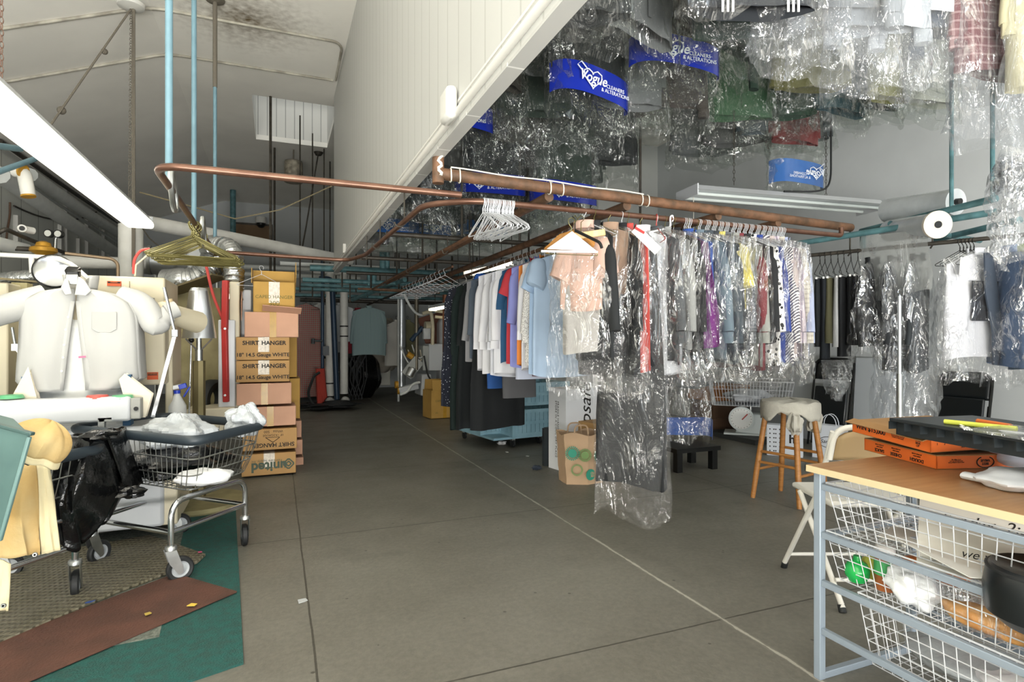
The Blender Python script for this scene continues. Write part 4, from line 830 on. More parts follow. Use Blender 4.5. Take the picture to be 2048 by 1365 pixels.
# black bag draped over the second cart corner
def drape(top, bot, dpt, n=(26, 26), amp=0.02, seed=0.0, thick=0.0):
    """hanging sheet between an upper and a lower polyline"""
    def pl(P, t):
        k = t * (len(P) - 1); i = min(int(k), len(P) - 2); return P[i].lerp(P[i + 1], k - i)
    mb = M()
    def fn(u, v):
        p = pl(top, u).lerp(pl(bot, u), v); g = ray(200, 900).normalized()
        return p + Vector((math.sin(u * 17 + seed) * amp * v, -dpt * math.sin(PI * u) * math.sin(PI * min(1, v * 1.1)) + math.cos(u * 11 + v * 5 + seed) * amp, 0.3 * amp * math.sin(u * 23 + v * 9)))
    mb.grid(fn, *n); return mb
D = 2.72
tp = [dep(92, 885, D - .15), dep(140, 878, D), dep(185, 870, D), dep(212, 868, D + .1)]; bt = [dep(112, 1092, D - .12), dep(150, 1104, D - .05), dep(172, 1085, D), dep(250, 985, D + .2)]
bb = M(); bb2 = drape(tp, bt, 0.10, amp=0.012, seed=1.0); bb.add(bb2.v, bb2.f)
bb3 = drape([p + Vector((0.02, 0.30, -0.01)) for p in tp], [p + Vector((0, 0.30, 0)) for p in bt], -0.02, amp=0.012, seed=2.2); bb.add(bb3.v, bb3.f)
bb4 = drape([tp[-1], tp[-1] + Vector((0.03, 0.15, 0)), tp[-1] + Vector((0.02, 0.30, -0.01))], [bt[-1], bt[-1] + Vector((0.05, 0.15, 0)), bt[-1] + Vector((0, 0.30, 0))], 0.0, n=(10, 26), amp=0.012, seed=3.0); bb.add(bb4.v, bb4.f)
lm = lump(dep(198, 872, D), (0.07, 0.05, 0.025), 5.0, 24, 0.2); bb.add(lm.v, lm.f)
lm = lump(dep(262, 985, D + .15), (0.06, 0.05, 0.03), 6.0, 24, 0.25); bb.add(lm.v, lm.f)
lm = lump(dep(135, 885, D + .1), (0.17, 0.14, 0.03), 6.4, 30, 0.2); bb.add(lm.v, lm.f)
tag(bb.build('black_plastic_bag', BAGK, solid=0.002), 'big black plastic bag draped over the corner of the second cart', 'bag')
# yellow press covers
YCL = mat('yellow_pad_cloth', '#d6bd88', 0.9, col2='#caa566', vscale=5, bump=0.15, bscale=70); YCL2 = mat('cream_pad_cloth', '#e6d9b0', 0.9, bump=0.15, bscale=70, var=0.03)
D2 = 2.35
yc = thing('press_pad_cover', 'long yellow press pad cover with cream border hanging at the left edge', 'cover')
drape([dep(-30, 930, D2), dep(40, 932, D2 - .02), dep(72, 930, D2)], [dep(-30, 1122, D2 - .05), dep(50, 1112, D2 - .05), dep(85, 1108, D2)], 0.03, amp=0.008).build('cloth', YCL, yc, solid=0.006)
drape([dep(70, 930, D2 + .01), dep(98, 930, D2 + .05)], [dep(83, 1110, D2), dep(124, 1100, D2 + .05)], 0.0, n=(6, 20), amp=0.004).build('border', YCL2, yc, solid=0.006)
drape([dep(-20, 1112, D2 - .06), dep(22, 1128, D2 - .05)], [dep(-20, 1222, D2 - .08), dep(18, 1222, D2 - .08)], 0.0, n=(6, 12), amp=0.004).build('tie_strap', YCL2, yc, solid=0.006)
for px, py, dq in ((70, 1110, D2 - .06), (7, 1212, D2 - .12)): M().lathe([(0.010, 0), (0.008, 0.004), (0.004, 0.004), (0.004, 0)], (0, 0, 0), 16).build('eyelet', STEEL, yc, dep(px, py, dq), (R(90), 0, 0))
hc = thing('press_pad_cover', 'bunched yellow cap shaped pad cover with white fringe over the green hopper', 'cover', dep(72, 890, 2.2))
def cap(u, v):
    a = 2 * PI * u; b = PI * 0.62 * v; r = 0.098 * math.sin(b) * (1 + 0.07 * math.sin(5 * a + 2 * v) + 0.05 * math.sin(9 * a)); return (r * math.cos(a) * 1.0, r * math.sin(a) * 0.8, 0.095 * math.cos(b) + 0.004 * math.sin(6 * a))
M().grid(cap, 36, 16, True).build('cap', YCL, hc, (0, 0, 0.0), (R(-8), R(26), 0), solid=0.006)
def fr(u, v):
    a = 2 * PI * u; b = PI * 0.62 + 0.14 * v; r = 0.098 * math.sin(b) * (1 + 0.07 * math.sin(5 * a + 2) + 0.05 * math.sin(9 * a)) + 0.012 * v; return (r * math.cos(a), r * math.sin(a) * 0.8, 0.095 * math.cos(b) + 0.004 * math.sin(6 * a) - 0.012 * v)
M().grid(fr, 36, 4, True).build('fringe', YCL2, hc, (0, 0, 0), (R(-8), R(26), 0), solid=0.008)
# green metal hopper at the left edge
D3 = 1.95; GRN = mat('worn_teal_metal', '#54716d', 0.5, 0.1, col2='#47625f', vscale=6)
hp = thing('metal_hopper', 'worn teal sheet metal hopper with a folded lip at the left edge', 'bin')
mb = M(); P = [dep(-60, 838, D3), dep(62, 870, D3), dep(2, 1082, D3), dep(-60, 1120, D3)]; bk = Vector((-0.10, 0.16, 0.04))
mb.add(P + [p + bk for p in P], [(0, 1, 2, 3), (7, 6, 5, 4), (0, 4, 5, 1), (1, 5, 6, 2), (2, 6, 7, 3), (3, 7, 4, 0)]); mb.build('body', GRN, hp, bevel=0.004, smooth=False)
M().bar(dep(-60, 836, D3 - .005), dep(66, 869, D3 - .005), 0.02, 0.012).build('lip', mat('teal_lip', '#3c5552', 0.45), hp, bevel=0.003)
M().bar(dep(59, 874, D3 - .004), dep(0, 1082, D3 - .004), 0.012, 0.012).build('seam', mat('teal_seam', '#688582', 0.45), hp, bevel=0.003)
# mats
GREEN = mat('green_carpet', '#1f5a54', 0.95, col2='#2a4f49', vscale=30, bump=1.0, bscale=130); GREYC = mat('grey_green_carpet', '#7d8278', 0.95, col2='#565c54', vscale=60, bump=1.0, bscale=130)
def floor_mat_(name, label, px, z, th, m, cat='mat', trim=None):
    P = [onz(x, y, z) for x, y in px]; e = thing(name, label, cat) if trim else None
    o = M().prism([(p.x, p.y) for p in P], z, z + th).build('pad' if trim else name, m, e, smooth=False, bevel=0.002)
    if trim: return e
    return tag(o, label, cat)
cp = thing('carpet_runner', 'dark green looped carpet runner with a grey green middle under the carts', 'carpet')
P = [onz(x, y, 0) for x, y in ((487, 1330), (470, 990))]; q0 = P[0]; q1 = P[1]; dr = (q1 - q0).normalized(); nr = Vector((-dr.y, dr.x, 0))
M().prism([(p.x, p.y) for p in (q0, q1, q1 + nr * 1.6, q0 + nr * 1.75 - dr * 0.45)], 0.0, 0.009).build('green_pile', GREEN, cp, smooth=False)
mid = q0 + nr * 0.30 + dr * 0.35; M().prism([(p.x, p.y) for p in (mid, mid + dr * 2.0, mid + dr * 2.0 + nr * 0.9, mid + nr * 0.9)], 0.009, 0.012).build('centre_panel', GREYC, cp, smooth=False)
floor_mat_('doormat', 'reddish brown ribbed mat lying skew over the green carpet', [(474, 1186), (350, 1150), (-120, 1330), (-120, 1450), (60, 1365)], 0.013, 0.008, mat('brown_rubber_mat', '#5f3d30', 0.8, col2='#4e3328', vscale=8, bump=0.5, bscale=90))
def dot_mat():
    m = mat('ribbed_grey_mat', '#76705f', 0.6, col2='#69634f', vscale=4); nt = m.node_tree; b = nt.nodes['Principled BSDF']
    tc = nt.nodes.new('ShaderNodeTexCoord'); mp = nt.nodes.new('ShaderNodeMapping'); mp.inputs['Rotation'].default_value = (0, 0, 0.3); nt.links.new(tc.outputs['Object'], mp.inputs[0])
    a = nt.nodes.new('ShaderNodeTexWave'); a.inputs['Scale'].default_value = 13; nt.links.new(mp.outputs[0], a.inputs[0]); c = nt.nodes.new('ShaderNodeTexWave'); c.bands_direction = 'Y'; c.inputs['Scale'].default_value = 9; nt.links.new(mp.outputs[0], c.inputs[0])
    mu = nt.nodes.new('ShaderNodeMath'); mu.operation = 'MULTIPLY'; nt.links.new(a.outputs['Fac'], mu.inputs[0]); nt.links.new(c.outputs['Fac'], mu.inputs[1])
    bp = nt.nodes.new('ShaderNodeBump'); bp.inputs['Strength'].default_value = 1.0; bp.inputs['Distance'].default_value = 0.012; nt.links.new(mu.outputs[0], bp.inputs['Height']); nt.links.new(bp.outputs['Normal'], b.inputs['Normal']); return m
floor_mat_('anti_fatigue_mat', 'grey dimpled standing mat under the cart wheels', [(411, 1113), (395, 1128), (230, 1190), (0, 1290), (-120, 1330), (-120, 1190), (10, 1150), (120, 1105), (300, 1075)], 0.013, 0.014, dot_mat())
floor_mat_('anti_fatigue_mat', 'plain grey mat lying farther back beside the cone stand base', [(300, 1010), (265, 1055), (200, 1068), (100, 1075), (120, 1030)], 0.013, 0.012, mat('flat_grey_mat', '#6d6a60', 0.7))
# small litter
for k, (px, py, col, s) in enumerate(((384, 1211, '#d9b84a', .02), (295, 1229, '#b79f4a', .018), (400, 1105, '#c64a72', .016), (180, 1205, '#2f4a86', .018), (940, 868, '#d8d5cc', .03), (1014, 905, '#e4e4e0', .02), (1055, 913, '#e4e4e0', .02), (604, 1203, '#b7babb', .03))):
    q = onz(px, py, 0.03 if px < 450 else 0.001); tag(M().prism([(-s, -s * .4), (s * .6, -s * .6), (s, s * .3), (-s * .2, s * .7)], 0, 0.003).build('paper_scrap', mat('scrap' + col, col, 0.7), None, q, (0.05, 0.1, k)), ['yellow scrap on the brown mat', 'tan scrap low on the brown mat', 'pink scrap on the green carpet', 'blue scrap on the dimpled mat', 'off-white scrap on the floor before the blue cart', 'white scrap in front of the blue cart caster', 'white scrap right of the blue cart caster', 'grey paper scrap near the floor joint'][k], 'scrap')
# ================================================================ garments
def cloth(col, name=None, var=0.05, rough=0.85):
    rgb = [int(col[i:i + 2], 16) for i in (1, 3, 5)]
    if max(rgb) > 170: rgb = [int(c * (1 - 0.13 * (max(rgb) - 170) / 85)) for c in rgb]; col = '#%02x%02x%02x' % tuple(rgb)
    return mat('cloth_' + (name or col), col, rough, var=var, vscale=4, bump=0.25, bscale=8)
def fold(a, v, seed, amp):
    return amp * v * (math.sin(3 * a + seed) * 0.5 + math.sin(7 * a + 2 * seed) * 0.35 + math.sin(11 * a - seed + 2 * v) * 0.25)
def body_mesh(w, length, th, seed=0, z0=-0.085, slope=0.085, nu=36, nv=14, flare=1.05, amp=0.012, wtop=None):
    """closed hanging sheet: shoulders follow the hanger, folds deepen toward the hem"""
    mb = M(); wt = wtop or w
    def fn(u, v):
        a = 2 * PI * u; cx = math.cos(a); x = math.copysign(abs(cx) ** 0.75, cx)
        ww = (wt + (w * flare - wt) * min(1, v * 1.4)) / 2
        zs = z0 - slope * abs(x) ** 1.3; zz = zs + (-length - zs + 0.012 * math.sin(2 * a + seed)) * v
        t = 0.014 + (th - 0.014) * min(1, v * 2.2) ** 0.7
        return (x * ww + fold(a, v, seed, amp) * 0.5, math.sin(a) * t + fold(a, v, seed + 1, amp * 1.2), zz)
    mb.grid(fn, nu, nv, True); return mb
def sleeve_mesh(s, w, ln, seed, r0=0.062, r1=0.042, sq=0.55, out=0.05):
    mb = M(); pts = []; rr = []; n = 10
    for i in range(n + 1):
        t = i / n; q = max(0.0, 1 - t * 4); pts.append((s * (w / 2 - 0.045 - 0.03 * q + out * t * 1.0 + 0.012 * math.sin(t * 5 + seed) * t), 0.012 * math.sin(t * 4 + seed) * t, -0.16 - 0.02 * t - ln * t)); rr.append((r0 + (r1 - r0) * t) * (1 + 0.07 * math.sin(t * 9 + seed)) * (1 - 0.72 * q ** 1.5))
    mb.tube(pts, rr, 12); mb.v = [(x, y * sq * 1.15, z) for x, y, z in mb.v]; return mb
def collar_mesh(r=0.055):
    def fn(u, v):
        a = R(-70) + R(320) * u; q = r * (1 - 0.12 * v + 0.25 * max(0, v - 0.6)); return (q * 1.15 * math.cos(a - PI / 2 + R(20)), q * 0.8 * math.sin(a - PI / 2 + R(20)), -0.105 + 0.045 * v)
    return M().grid(fn, 18, 4)
def trousers_mesh(w, length, th, seed, z0=-0.19):
    mb = M()
    def fn(u, v):
        a = 2 * PI * u; cx = math.cos(a); x = math.copysign(abs(cx) ** 0.6, cx)
        return (x * w / 2 * (1 - 0.05 * v) + 0.008 * math.sin(5 * v + seed), math.sin(a) * th * (0.7 + 0.3 * v) + fold(a, v, seed, 0.006), z0 - (length + z0) * v + 0.0)
    mb.grid(fn, 24, 8, True); return mb
def film_mesh(w, length, th, seed, z0=-0.07, slope=0.07, nu=30, nv=20, jit=0.012, flare=1.1, gather=None):
    rnd = random.Random(seed); mb = M()
    def fn(u, v):
        a = 2 * PI * u; cx = math.cos(a); x = math.copysign(abs(cx) ** 0.8, cx)
        zs = z0 - slope * abs(x) ** 1.4; zz = zs + (-length - zs) * v + (0.03 * math.sin(3 * a + seed) * v)
        k = 1 + (flare - 1) * v + (0.06 * math.sin(5 * a + seed + 6 * v)) * min(1, 3 * v)
        t = (0.02 + (th - 0.02) * min(1, v * 3) ** 0.6) * (1 + 0.22 * math.sin(4 * a + 9 * v + seed))
        if gather and v > gather: k *= max(0.12, 1 - (v - gather) / (1 - gather) * 0.95) if v < 0.92 else 0.35; t *= max(0.25, 1 - (v - gather) / (1 - gather) * 0.9)
        j = jit * min(1, 4 * v)
        return (x * w / 2 * k + rnd.uniform(-j, j) * 0.6, math.sin(a) * t + rnd.uniform(-j, j), zz + rnd.uniform(-j, j))
    mb.grid(fn, nu, nv, True); return mb
_seed = [0]
def garment(kind, label, loc, rz, m, group=None, w=0.42, length=0.85, th=0.04, sl=0.5, m2=None, cover=0.0, cat=None, name=None, collar=True, fm=None, lower=None, cw=None, cth=None, tilt=0.0, buttons=False, gather=None, amp=0.012, jit=0.012):
    """one hanging garment with its own parts; origin where its hanger touches the rail"""
    _seed[0] += 1; s = _seed[0] * 1.37
    nm = name or {'shirt': 'shirt', 'coat': 'jacket', 'dress': 'dress', 'trousers': 'trousers', 'top': 'blouse', 'skirt': 'skirt'}[kind]
    e = thing(nm, label, cat or {'blouse': 'blouse'}.get(nm, nm.replace('_', ' ')), loc, rz, group)
    if tilt: e.rotation_euler = (0, tilt, rz)
    if kind in ('shirt', 'coat', 'top'):
        body_mesh(w, length, th, s, amp=amp).build('body', m, e, ang=80)
        if sl:
            for q in (-1, 1): sleeve_mesh(q, w, sl, s + q, r0=0.068 if sl < 0.3 else 0.06, r1=0.075 if sl < 0.3 else 0.043).build('sleeve', m2 or m, e, ang=80)
        if sl >= 0.45 and kind == 'shirt':
            for q in (-1, 1): M().tube([(q * (w / 2 + 0.003), 0.0, -0.18 - sl), (q * (w / 2 + 0.004), 0.0, -0.245 - sl)], [0.044, 0.045], 12, ry=0.028).build('cuff', m, e)
        if collar: collar_mesh().build('collar', m, e, solid=0.004)
        if kind in ('shirt', 'coat'): M().box((0.0, -th - 0.006, -0.15 - (length - 0.2) / 2), (0.026, 0.004, length - 0.22)).build('placket', m, e)
    elif kind in ('dress', 'skirt'):
        body_mesh(w, length, th, s, flare=1.25, amp=0.02, wtop=w * 0.9).build('body', m, e, ang=80)
        if sl:
            for q in (-1, 1): sleeve_mesh(q, w, sl, s + q).build('sleeve', m2 or m, e, ang=80)
    else:
        trousers_mesh(w, length, th, s).build('legs', m, e, ang=80); M().box((0, 0, -0.19), (w + 0.04, 0.012, 0.014)).build('hanger_bar', mat('white_hanger_tube', '#e8e8e4', 0.6), e)
    if lower:
        body_mesh(lower[1], lower[2], th * 0.8, s + 2, z0=-0.3, slope=0.02).build('lower_garment', lower[0], e, ang=80)
    if cover:
        film_mesh(cw or w + 0.12, cover, cth or th + 0.03, int(s * 10), gather=gather, jit=jit).build('plastic_cover', fm or FILM, e, ang=25)
    return e
# ---- bagged clothes on the main rail
HOOT = pattern('houndstooth', 'tooth', '#e6e4e0', '#17181a', 34, w=0.33); LEO = pattern('leopard', 'tooth', '#5a4a63', '#241f2a', 60, w=0.3)
YKNIT = pattern('yellow_knit', 'check', '#d3c66f', '#a89c4e', 36); DSTR = pattern('diagonal_stripe', 'diagonal', '#d9d4d0', '#4b4852', 22); GCHK = pattern('grey_check', 'check', '#c6c1b4', '#a09a90', 11, w=0.7); GCHK2 = pattern('dark_check', 'check', '#76787c', '#3f4247', 14)
PSTR = pattern('mauve_stripe', 'stripes', '#c9bcc2', '#8f8492', 25); WDOT = pattern('white_dots', 'tooth', '#e5e6ea', '#5c6377', 70, w=0.2)
XM = 2.86; GM = 'bagged clothes on the main rusty rail'
def mainx(px): return ony(px, 600, 2.66).x
row = [
 (1205, 'top', '#d2b0a0', 'pink silk blouse in a shiny clear bag, first of the bagged clothes', dict(length=0.52, sl=0.2, w=0.28, cover=0.96, cw=0.42, cth=0.07, lower=(cloth('#a7a4a0'), 0.26, 0.80))),
 (1226, 'coat', '#1b1d1f', 'black jacket in a clear bag right after the pink blouse', dict(length=0.78, w=0.34)),
 (1256, 'top', '#9d826d', 'taupe satin blouse in a clear bag over a black skirt', dict(length=0.62, sl=0.0, cover=0.98, cw=0.46, lower=(cloth('#17191b'), 0.34, 0.92))),
 (1284, 'coat', '#15171a', 'black coat between the taupe blouse and the white blouse', dict(length=0.85, cover=0.95, w=0.36)),
 (1296, 'top', '#b4473f', 'coral red top just left of the big white blouse', dict(length=0.84, sl=0.0, w=0.40)),
 (1322, 'shirt', '#e9ecf2', 'big white blouse in a clear bag beside the coral red top', dict(length=0.86, cover=0.95, cw=0.5)),
 (1356, 'shirt', '#4a4d50', 'shiny charcoal shirt bagged just after the white blouse', dict(length=0.8, cover=0.9)),
 (1374, 'coat', '#8b8c8a', 'grey tweed jacket bagged after the charcoal shirt', dict(length=0.72, cover=0.95)),
 (1392, 'coat', '#111316', 'glossy black jacket bagged just left of the purple dress', dict(length=0.75, cover=0.9)),
 (1414, 'dress', '#6f1f74', 'purple sleeveless dress in a clear bag', dict(length=0.72, sl=0, cover=0.92)),
 (1420, 'top', '#2c4d96', 'bright blue top showing above the purple dress', dict(length=0.45, sl=0)),
 (1440, 'shirt', '#5f6e78', 'slate blue shirt bagged after the purple dress', dict(length=0.78, cover=0.92)),
 (1458, 'shirt', '#3b434a', 'dark slate shirt bagged before the yellow knit top', dict(length=0.8, cover=0.9)),
 (1472, 'coat', '#2a2f35', 'navy black jacket bagged just left of the yellow knit', dict(length=0.72)),
 (1486, 'top', YKNIT, 'yellow checked knit top in a clear bag', dict(length=0.52, sl=0.25, cover=0.95)),
 (1498, 'shirt', GCHK2, 'dark checked shirt bagged after the yellow knit', dict(length=0.76, cover=0.9)),
 (1512, 'shirt', '#8d8e88', 'grey shirt bagged between the dark check and the maroon top', dict(length=0.82)),
 (1524, 'top', '#6e2d33', 'maroon top with red hem bagged beside the houndstooth coat', dict(length=0.84, cover=0.92)),
 (1536, 'coat', '#1b1c1e', 'black jacket tucked in before the houndstooth coat', dict(length=0.7)),
 (1548, 'coat', HOOT, 'black and white houndstooth coat in a clear bag', dict(length=0.82, cover=0.92, lower=(LEO, 0.3, 0.70))),
 (1562, 'coat', '#263a80', 'shiny royal blue puffer jacket bagged after the houndstooth', dict(length=0.80, th=0.06)),
 (1574, 'shirt', DSTR, 'white shirt with dark diagonal stripes in a clear bag', dict(length=0.80, cover=0.9)),
 (1586, 'shirt', '#b9aaa6', 'dusty pink shirt bagged between the striped and checked shirts', dict(length=0.78)),
 (1596, 'shirt', PSTR, 'mauve striped shirt bagged near the right end', dict(length=0.78, cover=0.9)),
 (1606, 'shirt', GCHK, 'pale grey checked shirt bagged near the right end of the rail', dict(length=0.79)),
 (1614, 'shirt', '#9ea6c0', 'pale lilac shirt bagged last at the right end of the rail', dict(length=0.76, cover=0.92, cw=0.5)),
]
hk = []
for i, (px, kind, col, lab, kw) in enumerate(row):
    x = mainx(px); m = cloth(col) if isinstance(col, str) else col
    yw = PI / 2 + random.uniform(-0.12, 0.12) + (0.55 if i == 0 else 0.75 if i in (2, 5) else 0)
    garment(kind, lab, (x, XM, ZR + 0.002), yw, m, GM, **{**dict(w=0.46, th=0.028), **{k_: (v_ * 1.07 if k_ in ('length', 'cover') else v_) for k_, v_ in kw.items()}}); hk.append((x, yw))
for i, (x, yw) in enumerate(hk):
    dk = i < 13
    hanger((x, XM, ZR + 0.0165), yw, (GOLDW if i % 3 else WIREW) if dk else WIREW, 'dull wire hanger on the left half of the bagged clothes rail' if dk and i % 3 else 'white wire hanger carrying bagged clothes on the main rail', 'hangers of the bagged clothes, dull' if dk and i % 3 else 'hangers of the bagged clothes, white', 0.97)
    if i > 8:
        for t in (0.012, 0.024): hanger((x + t, XM, ZR + 0.0165), yw + random.uniform(-0.06, 0.06), WIREW, 'white wire hanger carrying bagged clothes on the main rail', 'hangers of the bagged clothes, white', 0.97)
hanger((mainx(1385), XM - 0.02, ZR + 0.0165), PI / 2 - 1.1, mat('thick_white_wire', '#efefef', 0.3), 'thick white hanger swung out over the bagged clothes', None, 1.0, 0.15, 0.2, r=0.005)
hanger((mainx(1352), XM - 0.02, ZR + 0.0165), PI / 2 - 0.4, mat('red_wire', '#a84038', 0.4), 'red hanger with its hook among the white ones', None, 1.0, r=0.003)
# receipt tag on the bag
tg = thing('paper_tag', 'long white paper ticket stapled to the bags on the main rail', 'tag', dep(1293, 480, 3.0)); M().box((0, 0, 0), (0.17, 0.001, 0.05), ry=0.75).build('ticket', mat('ticket_paper', '#e9e9e4', 0.8), tg, (0, 0, 0), (0, 0, -0.3)); M().box((-0.045, -0.006, 0.045), (0.06, 0.002, 0.014), ry=0.4).build('red_strip', RED, tg)
# white card hanger and wood hangers swung out at the left end
wc = thing('cardboard_hanger', 'hanger with a white cardboard triangle facing front at the end of the rail', 'hanger', dep(1143, 436, 2.96), -0.12)
hanger_mesh(w=0.29, drop=0.105, r=0.002).build('wire', mat('gold_wire', '#807a50'), wc)
tri = M(); tri.prism([(0, -0.07), (0.135, -0.165), (-0.135, -0.165)], -0.004, 0.0); tri.v = [(x, z - 0.004, y) for x, y, z in tri.v]; tri.build('white_card', mat('white_card', '#eceef2', 0.6), wc, smooth=False)
M().cyl((-0.165, -0.008, -0.178), (0.14, -0.008, -0.17), 0.006).build('card_tube', mat('white_card', '#eceef2'), wc)
WOOD = mat('pale_wood', '#d8bd8c', 0.5, col2='#c9a871', vscale=6, stretch=(12, 1, 1)); WOODL = mat('honey_wood', '#b9823f', 0.5, col2='#a06c30', vscale=6)
for lab, px, py, d, a, m in (('pale wooden clamp hanger behind the white card hanger', 1162, 440, 3.08, -0.35, WOOD), ('yellow wooden hanger peeping out under the white card', 1150, 440, 3.1, 0.25, WOODL)):
    e = thing('wooden_hanger', lab, 'hanger', dep(px, py - 6, d), a)
    M().tube([(0, 0, -0.08), (0, 0, -0.03), (0.02, 0, -0.01), (0.0, 0, 0.008), (-0.018, 0, -0.01)], 0.0025, 6).build('hook', GOLDW, e)
    if m is WOOD: M().box((0, 0, -0.1), (0.26, 0.02, 0.035), ry=-0.15).build('clamp_bar', m, e, bevel=0.004)
    else: M().tube([(-0.2, 0, -0.2), (-0.1, 0, -0.12), (0, 0, -0.085), (0.1, 0, -0.11), (0.19, 0, -0.17)], 0.014, 8, ry=0.018).cyl((-0.18, 0, -0.19), (0.18, 0, -0.165), 0.006).build('arms', m, e)
bh = thing('plastic_hanger', 'black plastic hanger leaning on the white card hanger', 'hanger', dep(1150, 438, 3.02), -0.7); M().tube(rounded([(0, 0, -0.06), (0.13, 0, -0.13), (0.14, 0, -0.16)], 0.03), 0.008, 8).tube([(0, 0, -0.07), (0, 0, 0.0), (-0.015, 0, 0.015)], 0.003).build('arm', BLACKM, bh)
# the two long bags that reach nearly to the floor
garment('dress', 'long black gown with ragged hem in a clear bag hanging almost to the floor', (mainx(1300), XM - 0.01, ZR + 0.0), PI / 2 + 0.6, cloth('#16191c'), None, w=0.34, length=1.56, th=0.05, sl=0, cover=1.75, cw=0.42, cth=0.07, fm=film('smooth_film', milk=0.03, gloss=0.2, scale=5), name='long_gown', cat='dress', jit=0.008)
e = garment('dress', 'long dark garment in a clear bag with a blue printed band and bunched foot', (mainx(1405), XM, ZR), PI / 2 + 0.6, cloth('#23282d'), None, w=0.26, length=1.0, th=0.05, sl=0, cover=1.31, cw=0.33, cth=0.09, name='long_bagged_garment', cat='garment', jit=0.02)
BLUEPR = mat('blue_film_print', '#3a66b8', 0.3, alpha=0.6)
def band(e, w, th, z0, z1, m, name='printed_band'):
    def fn(u, v):
        a = PI + PI * u; cx = math.cos(a); return (math.copysign(abs(cx) ** 0.8, cx) * w / 2, math.sin(a) * th, z0 + (z1 - z0) * v + 0.01 * math.sin(7 * u))
    return M().grid(fn, 14, 3).build(name, m, e)
band(e, 0.38, 0.115, -1.31, -1.20, BLUEPR)
# ---- work shirts on the depth rail
GS = 'shirts on the depth rail'
DOTP = pattern('grey_dot_print', 'tooth', '#d5d3cf', '#8e8b88', 150, w=0.4)
srow = [(3.74, 'shirt', '#b4cbe6', 'light blue short-sleeved shirt, foremost on the depth rail', dict(sl=0.17, length=0.98)),
 (3.83, 'shirt', '#a9c3e2', 'light blue short-sleeved shirt, second on the depth rail', dict(sl=0.2, length=0.96)),
 (3.92, 'shirt', DOTP, 'grey dotted long-sleeved shirt behind the light blue ones', dict(sl=0.5, length=0.90)),
 (4.00, 'shirt', '#eeeff4', 'white long-sleeved shirt just in front of the orange one', dict(sl=0.48, length=0.94)),
 (4.09, 'shirt', '#e58a3c', 'orange shirt edge showing between the white and lavender shirts', dict(sl=0.0, length=0.92)),
 (4.18, 'shirt', '#8d93d6', 'lavender blue shirt just behind the orange one', dict(sl=0.42, length=0.93)),
 (4.27, 'shirt', '#b5323c', 'red short-sleeved shirt sleeve behind the orange shirt', dict(sl=0.2, length=0.9)),
 (4.36, 'shirt', '#1f4d72', 'dark teal blue short-sleeved shirt behind the red sleeve', dict(sl=0.3, length=0.9)),
 (4.44, 'shirt', '#eff0f5', 'white shirt behind the dark teal one', dict(w=0.64, sl=0.55, length=1.0)),
 (4.53, 'shirt', '#e9ebf4', 'bluish white dress shirt in the middle of the depth rail', dict(w=0.64, sl=0.56, length=1.02)),
 (4.62, 'shirt', '#b7b9bd', 'grey shirt between the white dress shirts', dict(sl=0.5, length=0.92)),
 (4.71, 'shirt', '#f0f0f4', 'white dress shirt with long sleeve, front of the far white pair', dict(w=0.64, sl=0.56, length=1.0)),
 (4.80, 'shirt', '#ecedf2', 'white dress shirt, rear of the far white pair', dict(w=0.64, sl=0.56, length=0.98)),
 (4.95, 'trousers', '#23508f', 'royal blue trousers hanging low behind the white shirts', dict(length=1.16, w=0.42)),
 (5.25, 'coat', '#55606e', 'slate denim shirt next to the grey hoodie', dict(sl=0.5, length=0.9)),
 (5.38, 'coat', '#8f8f92', 'grey hooded sweatshirt with a blue hood lining', dict(sl=0.55, length=0.92)),
 (5.65, 'dress', '#0f1518', 'long black coat behind the grey sweatshirt', dict(sl=0.6, length=1.62, w=0.44)),
 (5.9, 'dress', '#10211f', 'very dark green robe reaching near the floor', dict(sl=0.7, length=1.66, w=0.46)),
 (6.15, 'dress', WDOT, 'dark dress dotted with white, rearmost on the depth rail', dict(sl=0.6, length=1.45, w=0.46)),
 (5.15, 'dress', '#0d1114', 'long black skirt hanging down in front of the black coat', dict(sl=0, length=1.55, w=0.5))]
NAVYD = pattern('navy_white_dots', 'tooth', '#1b2030', '#cfd3dc', 40, w=0.2)
for i, (y, kind, col, lab, kw) in enumerate(srow):
    m = cloth(col) if isinstance(col, str) else (NAVYD if col is WDOT else col)
    yw = random.uniform(-0.15, 0.15) + 0.12
    garment(kind, lab, (XS, y, ZS + 0.002), yw, m, GS, **{**dict(w=0.54, th=0.04), **kw})
    hanger((XS, y, ZS + 0.016), yw, GOLDW if i < 6 else WIREW, 'gold wire hanger under the front shirts of the depth rail' if i < 6 else 'white wire hanger on the rear part of the depth rail', 'hangers of the front shirts' if i < 6 else 'hangers of the rear shirts')
M().lathe([(0.09, -0.16), (0.1, -0.1), (0.06, -0.02)], (0, 0, 0), 16, 1, 0.5).build('hood', mat('hood_blue', '#2b62c0', 0.8), bpy.data.objects['jacket.%03d' % 0] if False else [o for o in bpy.data.objects if o.get('label', '').startswith('grey hooded')][0], (-0.12, -0.03, -0.06))
for k in range(12):
    hanger((1.25 + 0.0, 6.0 + 0.19 * k, ZS + 0.014), random.uniform(-0.2, 0.2) + 0.5, WIREW, 'empty white hanger on the thin rail left of the black robe', 'empty white hangers on the thin rail', 1.0, r=0.003) if False else hanger((1.72, 6.2 + 0.2 * k, 2.0), random.uniform(-0.2, 0.2), WIREW, 'empty white hanger hanging in the row above the black robe', 'empty white hangers above the black robe', 1.0, r=0.003)
rl3 = M().cyl((1.72, 5.9, 1.985), (1.72, 8.6, 1.985), 0.012); tag(rl3.build('garment_rail', RUST), 'short thin rail carrying the row of empty white hangers', 'rail')
